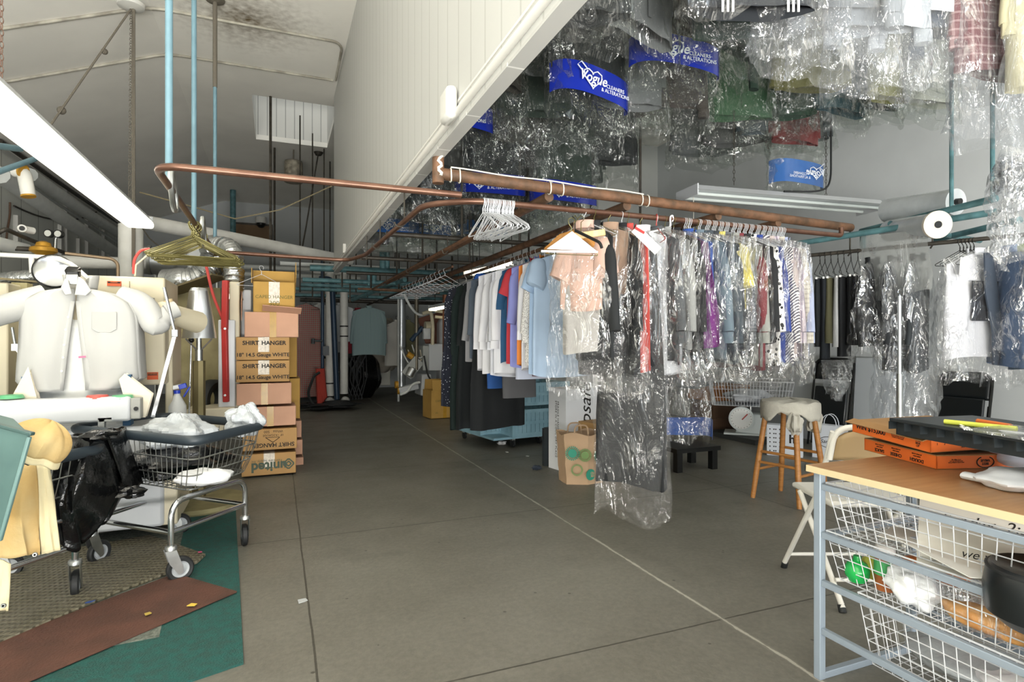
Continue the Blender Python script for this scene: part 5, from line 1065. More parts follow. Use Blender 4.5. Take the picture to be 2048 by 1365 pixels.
ex = [(XS, 4.02, '#5e4a52', 'plum checked shirt tail hanging low under the light blue shirts', 1.0), (XS, 4.32, '#cfd6ea', 'pale blue shirt tail hanging under the white shirts', 1.04), (XS, 4.62, '#4f4f52', 'dark grey trouser cuffs hanging lowest over the blue tub', 1.22)]
for x, y, col, lab, ln in ex:
    garment('trousers', lab, (x, y, ZS + 0.002), 0.1, cloth(col), GS, w=0.34, length=ln, th=0.04)
# ---- overhead conveyor full of bagged clothes
BANDM = mat('deep_blue_film', '#1c2f9c', 0.22, alpha=0.93); BANDL = mat('pale_blue_film', '#2f66b0', 0.25, alpha=0.85); WPR = mat('white_film_print', '#e6ebf5', 0.5)
def logo(e, w, th, z, full=True, m=BANDM, mirror=False, h=0.17):
    b = band(e, w, th, z, z + h, m, 'logo_band'); y = -th - 0.008
    sx = -1 if mirror else 1
    text('Vogue', 0.085, WPR, b, (-0.10 * sx, y, z + h * 0.52), (PI / 2, 0, 0), name='logo_lettering', shear=0.35, sx=sx, bold=0.0012)
    if full: text('CLEANERS\n& ALTERATIONS', 0.032, WPR, b, (0.085 * sx, y, z + h * 0.32), (PI / 2, 0, 0), name='logo_lettering', sx=sx)
    hp = [(-0.17 + 0.11 * 0, 0, 0)]; pts = []
    for k in range(15):
        q = 2 * PI * k / 14; pts.append((0.062 * 16 / 16 * math.sin(q) ** 3 * 1.2 * sx - 0.10 * sx, y - 0.001, z + h * 0.52 + 0.06 * (13 * math.cos(q) - 5 * math.cos(2 * q) - 2 * math.cos(3 * q) - math.cos(4 * q)) / 16))
    M().tube(pts, 0.0035, 5).build('logo_heart', WPR, b)
    M().tube([(-0.17 * sx, y, z + h * .6), (-0.22 * sx, y, z + h * 0.8), (-0.19 * sx, y, z + h * 0.95), (-0.14 * sx, y, z + h * .75)], 0.0035, 5).build('logo_swirl', WPR, b)
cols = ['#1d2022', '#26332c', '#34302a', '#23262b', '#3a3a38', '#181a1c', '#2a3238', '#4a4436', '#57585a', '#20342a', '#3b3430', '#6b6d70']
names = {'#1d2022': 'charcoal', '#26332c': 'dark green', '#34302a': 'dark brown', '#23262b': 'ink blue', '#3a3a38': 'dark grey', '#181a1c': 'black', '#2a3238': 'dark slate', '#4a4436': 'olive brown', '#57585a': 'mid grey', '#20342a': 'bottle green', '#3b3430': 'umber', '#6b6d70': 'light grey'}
ZC = 3.72
for k, x in enumerate((1.18, 1.72, 2.28, 2.86, 3.5)):
    o = M().cyl((x, 1.2, ZC - 0.02), (x, 7.9, ZC - 0.02), 0.02, n=8).build('conveyor_rail', DKPIPE); tag(o, 'dark overhead conveyor rail hidden among the bagged clothes, %s the white partition' % ['next to', 'second from', 'third from', 'fourth from', 'farthest from'][k], 'rail')
    for y in (2.5, 5.0, 7.5): M().cyl((0, 0, 0), (0, 0, 4.5 - ZC), 0.012, n=6).build('hanger_rod', DKPIPE, o, (x, y, ZC))
rnd = random.Random(4)
logos = {(0, 3): 1, (1, 4): 2, (0, 8): 3, (2, 4): 4, (1, 8): 5, (2, 8): 6, (2, 1): 7, (1, 1): 8}
n = 0
for ci, x in enumerate((1.18, 1.72, 2.28, 2.86)):
    for ri in range(11):
        y = 2.35 + 0.53 * ri + 0.24 * (ci % 2) + rnd.uniform(-0.05, 0.05)
        if y > 7.7: continue
        zb = rnd.uniform(2.27, 2.45) if ri > 3 else rnd.uniform(2.5, 2.75)
        if ci == 3: zb += 0.14 + (0.12 if ri < 6 else 0)
        if ci == 3 and ri > 8: continue
        cl = cols[n % len(cols)]; n += 1
        lg = logos.get((ci, ri)); L_ = ZC - zb
        lab = '%s garment in a clear bag hanging in the overhead mass' % names[cl]; grp = 'bagged %s clothes overhead' % names[cl]
        if lg: lab = ['', 'overhead bag with a deep blue printed band, near the white partition', 'overhead bag with a deep blue band reading Vogue, in the second row', 'overhead bag with a blue band just above the rusty pipe', 'overhead bag with a folded deep blue band, centre of the mass', 'overhead bag with a pale reversed print low in the mass', 'overhead bag with a pale blue reversed print above the strip light', 'foremost overhead bag with a deep blue band reading Vogue CLEANERS', 'foremost overhead bag with a deep blue band beside another like it'][lg]; grp = None
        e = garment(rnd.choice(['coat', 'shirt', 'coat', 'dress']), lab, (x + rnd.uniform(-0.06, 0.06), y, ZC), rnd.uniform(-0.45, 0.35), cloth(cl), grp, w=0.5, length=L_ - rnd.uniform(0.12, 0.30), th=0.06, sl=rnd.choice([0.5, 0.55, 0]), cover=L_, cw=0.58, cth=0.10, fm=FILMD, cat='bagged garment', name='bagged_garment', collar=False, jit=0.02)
        if lg: logo(e, 0.62, 0.135, -L_ + 0.10, m=BANDM if lg in (1, 2, 4, 7, 8) else BANDL, mirror=lg in (5, 6))
# front row seen close, at top right
PLAID = pattern('red_plaid', 'check', '#6d3b40', '#b59a98', 7, w=0.86)
front = [(1505, 45, 2.60, '#22262b', 'dark track jacket with white side stripes in the nearest overhead bag', 0.55, 0.05), (1598, 128, 2.75, '#dfe2e4', 'white shirt in a crinkled clear bag next to the track jacket', 0.42, 0.42),
 (1690, 150, 2.90, '#8b8f93', 'grey shirt in a clear bag, third of the nearest overhead row', 0.46, 0.36), (1755, 185, 3.05, '#c4c8cc', 'pale grey shirt with pointed tail in the middle of the nearest overhead row', 0.45, 0.32), (1835, 170, 3.12, '#eceff2', 'bright white shirt in a clear bag, third from the right overhead', 0.46, 0.38),
 (1905, 195, 3.22, '#2f4258', 'navy shirt beside a white one in the nearest overhead row', 0.45, 0.36), (1990, 285, 3.15, PLAID, 'red plaid shirt in a large clear bag at the right edge overhead', 0.5, 0.36), (2105, 300, 3.0, '#b9b394', 'pale khaki shirt in a bag cut by the right edge overhead', 0.5, 0.3)]
for px, yb, d, col, lab, w, up in front:
    q = dep(px, yb, d); zt = 3.55; L_ = zt - q.z; m = cloth(col) if isinstance(col, str) else col
    e = garment('shirt', lab, (q.x, q.y, zt), -0.32 + random.uniform(-0.2, 0.2), m, None, w=w, length=L_ - up, th=0.06, sl=0.55 if up < 0.4 else 0.45, cover=L_, cw=w + 0.04, cth=0.11, fm=FILM2 if px > 1550 else FILM, cat='bagged garment', name='bagged_garment', collar=False, jit=0.02)
    if px == 1505:
        for s in (-1, 1):
            for t in (0, 0.022, 0.044): M().box((s * (0.12 + t), -0.085, -L_ + 0.12), (0.010, 0.004, 0.24)).build('white_stripe', mat('stripe_white', '#e8e8e8', 0.7), e)
M_ = M().tube([dep(1300, -60, 2.3) + Vector((0, 0, .55)), dep(2100, -60, 3.2) + Vector((0, 0, 0.2))], 0.016); 
tw = thing('twisted_film_bag', 'twisted tail of clear film hanging at the right edge over the teal rack', 'plastic', dep(2035, 300, 2.75))
film_mesh(0.22, 0.52, 0.09, 77, z0=0.0, slope=0.0, jit=0.02, flare=1.2).build('film', FILM2, tw, ang=25)
fu = film_mesh(0.22, 0.16, 0.05, 78, z0=0.0, slope=0.0, jit=0.025).build('knot', FILM2, tw, (0, 0, -0.03), (0, 0, 0), ang=25)
# mid row over the right part
for i, (px, yb, d, col, lab) in enumerate(((1480, 262, 4.6, '#2f5136', 'bottle green garment bagged behind the nearest overhead row'), (1560, 258, 4.7, '#1d3a2a', 'dark green garment bagged next to the bottle green one'), (1620, 205, 4.4, '#6d6a3c', 'olive garment bagged behind the white shirts overhead'), (1680, 250, 4.8, '#244b57', 'teal jacket bagged above the right hand wall'), (1740, 240, 4.9, '#4a565c', 'slate garment bagged beside the teal jacket'), (1800, 225, 4.6, '#8f8d52', 'khaki green garment bagged near the wall, right of the teal jacket'), (1860, 232, 4.6, '#a9aaa0', 'pale striped garment bagged rightmost near the wall'), (1600, 300, 5.6, '#3d4448', 'dark garment bagged low over the hanging strip light'), (1540, 290, 5.2, '#4d5a66', 'blue grey garment bagged left of the low dark one'), (1590, 330, 5.2, '#7c2a2a', 'red checked garment bagged above a blue printed band'), (1470, 310, 5.4, '#5b5b5d', 'grey garment bagged above the middle of the strip light'), (1400, 330, 5.6, '#55585a', 'grey garment bagged left above the strip light'))):
    q = dep(px, yb, d); L_ = max(0.8, 3.72 - q.z); zt = q.z + L_
    e = garment('coat', lab, (q.x, q.y, zt), rnd.uniform(-0.6, 0.1), cloth(col), None, w=0.5, length=L_ - (0.10 if i != 9 else 0.2), th=0.06, sl=0.5, cover=L_ + (0.03 if i != 9 else 0.28), cw=0.58, cth=0.1, fm=FILMD, cat='bagged garment', name='bagged_garment', collar=False, jit=0.02)
    if i == 9: logo(e, 0.6, 0.13, -L_ - 0.2, True, BANDL, True, 0.2)
# ================================================================ table with wire baskets, right foreground
TW = mat('beech_laminate', '#a98159', 0.35, col2='#9a724a', vscale=5, stretch=(1.2, 9, 9)); EDGE = mat('pale_edge_band', '#d3c29a', 0.5); FRM = mat('silver_grey_frame', '#96a2ae', 0.4, 0.2)
ZT = 0.757; TX0, TX1, TY0, TY1 = 1.755, 2.33, 0.30, 1.53
tb = thing('basket_table', 'beech topped table on a silver grey frame with white wire baskets under it', 'table', (0, 0, 0))
M().span((TX0 + 0.003, TY0, ZT - 0.022), (TX1, TY1 - 0.003, ZT)).build('tabletop', TW, tb, smooth=False)
M().span((TX0, TY0, ZT - 0.0225), (TX0 + 0.003, TY1, ZT - 0.0005)).span((TX0, TY1 - 0.003, ZT - 0.0225), (TX1, TY1, ZT - 0.0005)).build('edge_band', EDGE, tb, smooth=False)
for x, y in ((1.79, 1.50), (1.79, 0.86), (2.28, 1.50), (2.28, 0.86)):
    M().span((x - 0.014, y - 0.014, 0.0), (x + 0.014, y + 0.014, ZT - 0.0225)).build('leg', FRM, tb, bevel=0.003)
for z in (0.685, 0.515, 0.345, 0.175):
    M().span((1.780, 0.874, z - 0.011), (1.798, 1.486, z + 0.011)).build('runner', FRM, tb, bevel=0.002); M().span((2.272, 0.874, z - 0.011), (2.29, 1.486, z + 0.011)).build('runner', FRM, tb, bevel=0.002)
for y in (1.50, 0.86):
    M().span((1.804, y - 0.012, 0.0), (2.266, y + 0.012, 0.024)).build('foot_bar', FRM, tb, bevel=0.002)
M().span((1.804, 1.49, 0.5), (2.266, 1.51, 0.52)).build('cross_bar', FRM, tb)
def basket(lab, z0, z1, x0, x1, y0, y1):
    mb = M(); k = 0.03; r = 0.0019
    mb.tube([(x0, y0, z1), (x1, y0, z1), (x1, y1, z1), (x0, y1, z1)], 0.003, 6, closed=True)
    n = int((y1 - y0) / 0.037)
    for i in range(n + 1):
        y = y0 + (y1 - y0) * i / n; ye = y0 + k + (y1 - y0 - 2 * k) * i / n
        mb.tube([(x0, y, z1), (x0 + k, ye, z0), (x1 - k, ye, z0), (x1, y, z1)], r, 4)
    n = int((x1 - x0) / 0.037)
    for i in range(1, n):
        x = x0 + (x1 - x0) * i / n; xe = x0 + k + (x1 - x0 - 2 * k) * i / n
        mb.tube([(x, y0, z1), (xe, y0 + k, z0), (xe, y1 - k, z0), (x, y1, z1)], r, 4)
    m_ = int((z1 - z0) / 0.037)
    for i in range(1, m_ + 1):
        t = i / m_; z = z1 + (z0 - z1) * t; q = k * t
        mb.tube([(x0 + q, y0 + q, z), (x1 - q, y0 + q, z), (x1 - q, y1 - q, z), (x0 + q, y1 - q, z)], r, 4, closed=True)
    return tag(mb.build('wire_basket', WIREW), lab, 'basket', None)
basket('white wire basket, topmost of the three under the table', 0.535, 0.70, 1.80, 2.27, 0.88, 1.48)
basket('white wire basket in the middle under the table, full of food bags', 0.365, 0.53, 1.80, 2.27, 0.88, 1.48)
basket('white wire basket, lowest under the table, pushed along', 0.13, 0.36, 1.80, 2.27, 0.80, 1.36)
# things in the baskets
PAPER = mat('white_paper', '#e6e5e0', 0.8); CARD = mat('grey_card_sign', '#cfccc2', 0.8)
sg = thing('paper_sign', 'grey paper sign with black handwriting leaning in the top basket', 'sign', (1.95, 1.06, 0.60)); sg.rotation_euler = (R(60), R(0), R(-62))
M().box((0, 0, 0), (0.34, 0.22, 0.002)).build('sheet', CARD, sg, smooth=False)
text('Sunday  2:30', 0.045, BLK, sg, (-0.0, 0.055, 0.0015), (0, 0, 0), 'handwriting', shear=0.3); text('we will close', 0.036, BLK, sg, (0.03, -0.042, 0.0015), (0, 0, 0), 'handwriting', shear=0.3)
for k, (x, y, a, lab, m) in enumerate(((1.98, 1.22, 0.4, 'white sheet of paper lying in the top basket left of the sign', PAPER), (2.02, 1.12, 0.1, 'pale blue printed sheet lying under the paper sign', mat('blueish_paper', '#c9d4e4', 0.8)), (1.9, 1.1, -0.3, 'white letter sheet lying at the front of the top basket', PAPER))):
    tag(M().box((0, 0, 0), (0.22, 0.29, 0.002)).build('paper_sheet', m, None, (x, y, 0.545 + 0.004 * k), (0.05, 0.08, a), smooth=False), lab, 'paper')
tag(M().lathe([(0.0, -0.035), (0.025, -0.033), (0.038, -0.012), (0.04, 0.008), (0.03, 0.03), (0.013, 0.04), (0.012, 0.055), (0.0, 0.056)], (0, 0, 0), 20).build('plastic_bottle', mat('lime_bottle', '#1f9e4a', 0.25), None, (1.855, 1.405, 0.405)), 'bright green lime shaped bottle in the middle basket', 'bottle')
tag(M().lathe([(0.0, -0.035), (0.025, -0.033), (0.038, -0.012), (0.04, 0.008), (0.03, 0.03), (0.013, 0.04), (0.0, 0.05)], (0, 0, 0), 20).build('plastic_bottle', mat('lemon_bottle', '#b5b84a', 0.3), None, (1.925, 1.40, 0.41)), 'yellow lemon shaped bottle behind the green one', 'bottle')
jr = thing('spice_jar', 'spice bottle with white cap and green label in the middle basket', 'bottle', (1.885, 1.325, 0.372))
M().lathe([(0.033, 0), (0.034, 0.005), (0.034, 0.10), (0.028, 0.12)], (0, 0, 0)).build('jar', mat('brown_spice', '#9a5a32', 0.3), jr); M().lathe([(0.0345, 0.05), (0.0345, 0.1)], (0, 0, 0)).build('jar_label', mat('green_label', '#4fae6a', 0.5), jr); M().lathe([(0.028, 0.12), (0.028, 0.15), (0.0, 0.151)], (0, 0, 0)).build('cap', mat('cap_white', '#e9e4e2', 0.4), jr)
ORG = mat('orange_plastic', '#d8752a', 0.4)
for k, (x, y, s) in enumerate(((2.03, 1.33, .045), (2.08, 1.24, .055))): tag(lump((0, 0, 0), (s, s, s * .75), 3 + k, 20, 0.02).build('orange_fruit', ORG, None, (x, y, 0.425)), ['small orange lying behind the spice bottle', 'larger orange right of the small one in the middle basket'][k], 'fruit')
tag(lump((0, 0, 0), (0.065, 0.08, 0.06), 7.0, 36, 0.16).build('plastic_bag', mat('white_carrier', '#eceef0', 0.35, bump=0.5, bscale=30), None, (1.87, 1.225, 0.425), (0.3, 0, 0)), 'knotted white carrier bag in the middle basket', 'bag')
tag(lump((0, 0, 0), (0.07, 0.10, 0.06), 8.0, 36, 0.14).build('plastic_bag', FILM2, None, (1.96, 1.16, 0.43)), 'clear bag bulging behind the white carrier bag', 'bag')
bd = thing('bread_bag', 'long loaf of golden bread in a clear bag in the middle basket', 'bread', (1.87, 1.01, 0.42))
lump((0, 0, -0.015), (0.045, 0.125, 0.035), 9.0, 40, 0.06).build('loaf', mat('golden_bread', '#c98a48', 0.6, col2='#dba765', vscale=14), bd); lump((0, 0.01, 0), (0.062, 0.15, 0.055), 10.0, 36, 0.12).build('clear_wrapper', FILM, bd, ang=20)
tag(M().lathe([(0.0, 0), (0.035, 0), (0.04, 0.03), (0.033, 0.12), (0.0, 0.13)], (0, 0, 0)).build('sauce_bottle', mat('dark_sauce', '#6a2f18', 0.3), None, (2.1, 1.05, 0.41), (R(90), 0, R(20))), 'brown sauce bottle lying behind the bread', 'bottle')
tag(lump((0, 0, 0), (0.14, 0.19, 0.05), 11.0, 40, 0.10).build('plastic_bag', mat('grey_film_pack', '#a9adb0', 0.2, bump=0.8, bscale=16), None, (2.0, 1.12, 0.20), (0, 0.1, 0)), 'flat grey folded plastic in the lowest basket', 'plastic')
tag(lump((0, 0, 0), (0.08, 0.12, 0.07), 12.0, 36, 0.14).build('cotton_bundle', mat('cotton_white', '#e3e1e6', 0.8), None, (1.91, 0.93, 0.215)), 'white bundle in a clear bag at the near end of the lowest basket', 'bundle')
# on the table top: pizza boxes
ORB = mat('orange_box_print', '#de6a24', 0.55, var=0.04); BRNC = mat('brown_board', '#9a7448', 0.8, var=0.06, vscale=9)
def pizza(label, loc, rz, tilt=0.0, lid=0.0, w=0.36, h=0.045):
    e = thing('pizza_box', label, 'box', loc, rz); e.rotation_euler = (tilt, 0, rz)
    mb = M(); t = 0.003
    mb.span((-w, 0, 0), (0, t, h)).span((-t, 0, 0), (0, w, h)).span((-w, 0, 0), (-w + t, w, h)).span((-w, w - t, 0), (0, w, h))
    mb.build('side_wall', ORB, e, smooth=False); M().span((-w, 0, 0.0), (0, w, 0.002)).build('base', BRNC, e, smooth=False)
    M().box((-w / 2, w / 2, 0), (w, w, 0.003)).build('lid', BRNC, e, (0, 0, h + 0.002), (0, 0, 0), smooth=False)
    return e, w, h
K0 = onz(1872, 938, ZT); RZP = R(-108)
# box frame: local x runs along the long visible face (to the far left), local y to the right
def pz_axes(p_corner, p_left, z):
    d = (p_left - p_corner); return math.atan2(-d.y, -d.x)
ca_ = onz(1873, 940, ZT); le_ = onz(1715, 897, ZT)
rzp = pz_axes(ca_, le_, ZT)
pb, pw, ph = pizza('lower orange pizza box printed CHEESE and DOUGH upside down on the table', (ca_.x, ca_.y, ZT + 0.001), rzp)
def pt(e, s, size, fx, fz, side=0, flip=False, m=BLK, **k):
    if side == 0: return text(s, size, m, e, (-pw * (1 - fx), -0.0012, ph * fz), (PI / 2, PI if flip else 0, 0), 'printed_lettering', **k)
    return text(s, size, m, e, (0.0012, pw * fx, ph * fz), (PI / 2, PI if flip else 0, PI / 2), 'printed_lettering', **k)
for s_, fx in (('SAUCE', 0.24), ('CHEESE', 0.48), ('DOUGH', 0.76)):
    pt(pb, s_, 0.017, fx, 0.32, 0, True, bold=0.0004); pt(pb, 'MADE DAILY', 0.006, fx, 0.62, 0, True); pt(pb, 'AT EVERY STORE', 0.006, fx, 0.8, 0, True)
pt(pb, 'BEST\nVALUE', 0.012, 0.5, 0.5, 1, True, bold=0.0003); pt(pb, '2', 0.014, 0.93, 0.3, 1, True)
M().tube([(0.0014, pw * 0.5 + 0.032 * math.cos(q), ph * 0.5 + 0.019 * math.sin(q)) for q in [R(120) + R(300) * k / 16 for k in range(17)]], 0.0018, 5).build('printed_wreath', BLK, pb)
pt(pb, 'your order is always fresh\nand made just for you\nevery single day', 0.0055, 0.2, 0.6, 1, True)
pa, pw, ph = pizza('upper orange pizza box reading WIN 15,000 with its lid flap lifted', (ca_.x - 0.012, ca_.y + 0.012, ZT + 0.056), rzp + 0.09, tilt=0.0)
pa.rotation_euler = (R(1.5), R(3), rzp + 0.09)
pt(pa, 'WIN $15,000', 0.026, 0.26, 0.60, 0, bold=0.0005); pt(pa, 'THIS\nSIDE\nUP', 0.011, 0.86, 0.5, 0); pt(pa, 'visit our website and tell us\nabout your last order for\na chance to win a prize', 0.0055, 0.62, 0.6, 0)
for i in range(1, 12): pt(pa, str(i), 0.013, 0.07 + 0.083 * (i - 1), 0.66, 1)
pt(pa, 'CRUST    TOPPINGS    SAUCE    SIZE    SPECIALS', 0.0055, 0.5, 0.3, 1)
fl_ = M().box((-pw / 2, -0.014, 0), (pw, 0.042, 0.003)).build('lid_flap', BRNC, pa, (0, 0, ph + 0.006), (R(14), 0, 0), smooth=False)
text('THANK YOU!\nTHANK YOU!', 0.012, BLK, fl_, (-0.08, -0.014, 0.002), (0, 0, 0), 'printed_lettering', shear=0.2)
# black tray upside down with cutlery and rags on it
tz = ZT
tr_c = onz(1830, 882, 0.80)
ty = thing('plastic_tray', 'black ribbed plastic tray standing upside down at the back of the table', 'tray', (0, 0, 0))
ZTR = 0.925; ax = onz(1778, 836, ZTR); bx_ = onz(2060, 880, ZTR); u_ = (bx_ - ax); un = u_.normalized(); vn = Vector((-un.y, un.x, 0))
rzT = math.atan2(un.y, un.x); ty.location = (ax.x, ax.y, ZTR); ty.rotation_euler = (0, 0, rzT)
LT = 0.62; WT = 0.36; TB = mat('black_tray_plastic', '#22282b', 0.45)
M().span((0, 0, -0.012), (LT, WT, 0.0)).build('top_panel', TB, ty, bevel=0.003)
rb = M()
for i in range(11): rb.span((LT * i / 10 - 0.002, -0.0, -0.04), (LT * i / 10 + 0.002, 0.03, -0.012))
rb.span((0, 0.03, -0.06), (LT, 0.034, -0.012)).span((0, WT - 0.004, -0.06), (LT, WT, -0.012)).span((0, 0.03, -0.06), (0.004, WT, -0.012)).span((LT - 0.004, 0.03, -0.06), (LT, WT, -0.012)); rb.build('ribs', TB, ty, smooth=False)
def on_tray(x, y, z=0.002): return Matrix.Rotation(rzT, 4, 'Z') @ Vector((x, y, z)) + Vector((ax.x, ax.y, ZTR))
mk = thing('marker_pen', 'yellow marker pen lying on the black tray', 'pen', on_tray(0.17, 0.05, 0.008), rzT + 0.35); M().cyl((0, 0, 0), (0.19, 0, 0.0), 0.008).build('barrel', mat('yellow_marker', '#dbe05a', 0.4), mk)
mk2 = thing('marker_pen', 'orange marker pen half hidden behind the yellow one', 'pen', on_tray(0.19, 0.16, 0.009), rzT - 0.15); M().cyl((0, 0, 0), (0.12, 0, 0), 0.0085).build('barrel', mat('orange_marker', '#e67a3a', 0.4), mk2)
mk3 = thing('marker_pen', 'pale green marker pen at the right behind the yellow one', 'pen', on_tray(0.34, 0.17, 0.008), rzT - 0.2); M().cyl((0, 0, 0), (0.1, 0, 0), 0.007).build('barrel', mat('lime_marker', '#c9dc8a', 0.4), mk3)
WHP = mat('white_cutlery', '#eceded', 0.3)
fk = thing('plastic_fork', 'white plastic fork lying at the front edge of the tray', 'fork', on_tray(0.27, 0.015, 0.004), rzT - 0.7)
M().box((-0.042, 0, 0), (0.09, 0.008, 0.003)).build('handle', WHP, fk, bevel=0.001); fm_ = M().box((0.0, 0, 0), (0.03, 0.022, 0.003))
for j in range(4): fm_.box((0.032, -0.009 + 0.006 * j, 0), (0.04, 0.003, 0.003))
fm_.build('tines', WHP, fk)
sp_ = thing('plastic_spoon', 'white plastic spoon right of the fork on the tray', 'spoon', on_tray(0.40, 0.03, 0.004), rzT + 0.2); M().lathe([(0.0, 0.0), (0.015, 0.002), (0.02, 0.006)], (0, 0, 0), 16, 1.6, 1).build('bowl', WHP, sp_, solid=0.001); M().box((0.07, 0, 0.004), (0.09, 0.007, 0.003)).build('handle', WHP, sp_)
tag(lump((0, 0, 0), (0.13, 0.08, 0.05), 13.0, 36, 0.05).build('hand_towel', mat('terry_white', '#dcdcda', 0.95, bump=0.9, bscale=90), None, on_tray(0.55, 0.2, 0.04)), 'white terry towel heaped on the black tray', 'towel')
tag(M().box((0, 0, 0), (0.28, 0.2, 0.006)).build('film_packet', FILM2, None, on_tray(0.46, 0.06, 0.007), (0.02, 0.03, rzT + 0.1), smooth=False), 'clear film packet lying on the black tray', 'packet')
tag(lump((0, 0, 0), (0.10, 0.09, 0.055), 14.0, 36, 0.07, fl=0.3).build('cotton_cloth', mat('lilac_white_cotton', '#d9dcea', 0.9), None, onz(2040, 935, ZT) + Vector((0, 0, 0.045))), 'rolled white cloth beside the pizza boxes', 'cloth')
tag(lump((0, 0, 0), (0.13, 0.10, 0.03), 15.0, 36, 0.08, fl=0.3).build('cotton_cloth', mat('pure_white_cotton', '#eceef2', 0.9), None, onz(2040, 975, ZT) + Vector((0, 0, 0.022))), 'white sleeve cloth spread at the near end of the tabletop', 'cloth')
tag(M().tube([onz(1930, 960, ZT) + Vector((0, 0, 0.014)), onz(1990, 975, ZT) + Vector((0, 0, 0.018)), onz(2060, 985, ZT) + Vector((0, 0, 0.016))], [0.02, 0.026, 0.03], 12, ry=0.012).build('cotton_sleeve', mat('pure_white_cotton', '#eceef2')), 'flat white cloth end pointing left on the tabletop', 'cloth')
# black padded seat at the right edge
bs = thing('padded_stool', 'black vinyl stool seat with torn edge cut by the right edge', 'stool', dep(2092, 1165, 1.5) - Vector((0, 0, 0.06)))
M().lathe([(0.0, -0.06), (0.09, -0.06), (0.125, -0.03), (0.13, 0.03), (0.122, 0.085), (0.112, 0.095), (0.10, 0.085), (0.0, 0.07)], (0, 0, 0), 36).build('seat', mat('black_vinyl', '#15191b', 0.3), bs)
M().tube([(0.12 * math.cos(q), 0.12 * math.sin(q), 0.085) for q in [2 * PI * k / 36 for k in range(36)]], 0.005, 6, closed=True).build('piping', BLACKR, bs); M().cyl((0, 0, -dep(2092, 1165, 1.5).z + 0.06), (0, 0, -0.06), 0.025).build('post', CHROME, bs); M().lathe([(0.13, 0), (0.1, 0.02), (0.03, 0.05)], (0, 0, -dep(2092, 1165, 1.5).z + 0.06)).build('base', CHROME, bs)
# white folding chair behind the table
fcw = thing('folding_chair', 'white framed folding chair with a tan backrest behind the table', 'chair', (2.60, 1.99, 0), R(158))
WF = mat('white_chair_tube', '#dfdcd3', 0.4); TAN = mat('tan_vinyl', '#a98f68', 0.6)
def fold_chair(e, WFm, pad, seat, open_=True, back_h=0.86):
    for s in (-1, 1):
        M().tube(rounded([(s * 0.22, -0.25, 0.02), (s * 0.22, 0.10, 0.50), (s * 0.21, 0.20, back_h)], 0.05), 0.0125, 10).build('front_leg', WFm, e)
        M().tube([(s * 0.20, 0.26, 0.02), (s * 0.20, -0.12, 0.44)], 0.0125, 10).build('rear_leg', WFm, e)
        for y in (-0.25, 0.26): M().cyl((s * (0.22 if y < 0 else 0.20), y, 0.0), (s * (0.22 if y < 0 else 0.20), y * 0.95, 0.03), 0.016).build('rubber_foot', BLACKR, e)
    M().box((0, -0.02, 0.45), (0.40, 0.38, 0.03)).build('seat', seat, e, bevel=0.012)
    M().tube(rounded([(-0.21, 0.17, 0.66), (-0.205, 0.21, back_h + 0.02), (0.205, 0.21, back_h + 0.02), (0.21, 0.17, 0.66)], 0.09, 6), 0.014, 10).build('back_frame', WFm, e)
    def fb(u, v): x = -0.195 + 0.39 * u; return (x, 0.165 + 0.045 * v + 0.03 * math.cos((u - .5) * PI) , 0.66 + (back_h - 0.655) * v * (1 - 0.25 * abs(2 * u - 1) ** 6))
    M().grid(fb, 12, 6).build('backrest', pad, e, solid=0.02)
    M().cyl((-0.2, 0.2, 0.12), (0.2, 0.2, 0.12), 0.009).cyl((-0.21, -0.2, 0.09), (0.21, -0.2, 0.09), 0.009).build('cross_bar', WFm, e)
fold_chair(fcw, WF, TAN, WF, True, 0.79)
# black folding chairs folded against the right wall
def folded(label, loc, rz, h=0.98):
    e = thing('folding_chair', label, 'chair', loc, rz); e.rotation_euler = (R(-9), 0, rz)
    for s in (-1, 1):
        M().tube(rounded([(s * 0.225, 0, 0.0), (s * 0.225, 0, h - 0.04)], 0.05), 0.012, 8).build('front_leg', BLACKM, e); M().tube([(s * 0.20, 0.03, 0.02), (s * 0.20, 0.03, 0.62)], 0.012, 8).build('rear_leg', BLACKM, e)
    M().tube(rounded([(-0.225, 0, h - 0.25), (-0.225, 0, h), (0.225, 0, h), (0.225, 0, h - 0.25)], 0.11, 7), 0.013, 8).build('back_frame', BLACKM, e)
    def fb(u, v): x = -0.21 + 0.42 * u; return (x, 0.01 * math.cos((u - .5) * PI), h - 0.24 + (0.235 - 0.06 * abs(2 * u - 1) ** 5) * v)
    M().grid(fb, 12, 6).build('backrest', mat('black_vinyl', '#15191b', 0.3), e, solid=0.012)
    M().box((0, -0.015, 0.47), (0.38, 0.03, 0.42)).build('seat', mat('black_vinyl', '#15191b', 0.3), e, bevel=0.02)
    return e
q1 = onx(1690, 722, 5.86); folded('black folding chair folded against the wall by the tied film bag', (5.72, q1.y + 0.12, 0.01), R(-90) + 0.12, 1.0)
q2 = onx(1935, 750, 5.86); folded('black folding chair folded against the wall under the printed white top', (5.72, q2.y + 0.02, 0.01), R(-90) - 0.02, 0.91)
tag(M().box((0, 0, 0), (0.02, 0.55, 1.0)).build('leaning_board', mat('grey_white_board', '#c3c9ce', 0.5), None, (5.90, q1.y - 0.35, 0.52), (0, R(4), 0), bevel=0.01), 'pale board leaning on the wall right of the first folded chair', 'board')
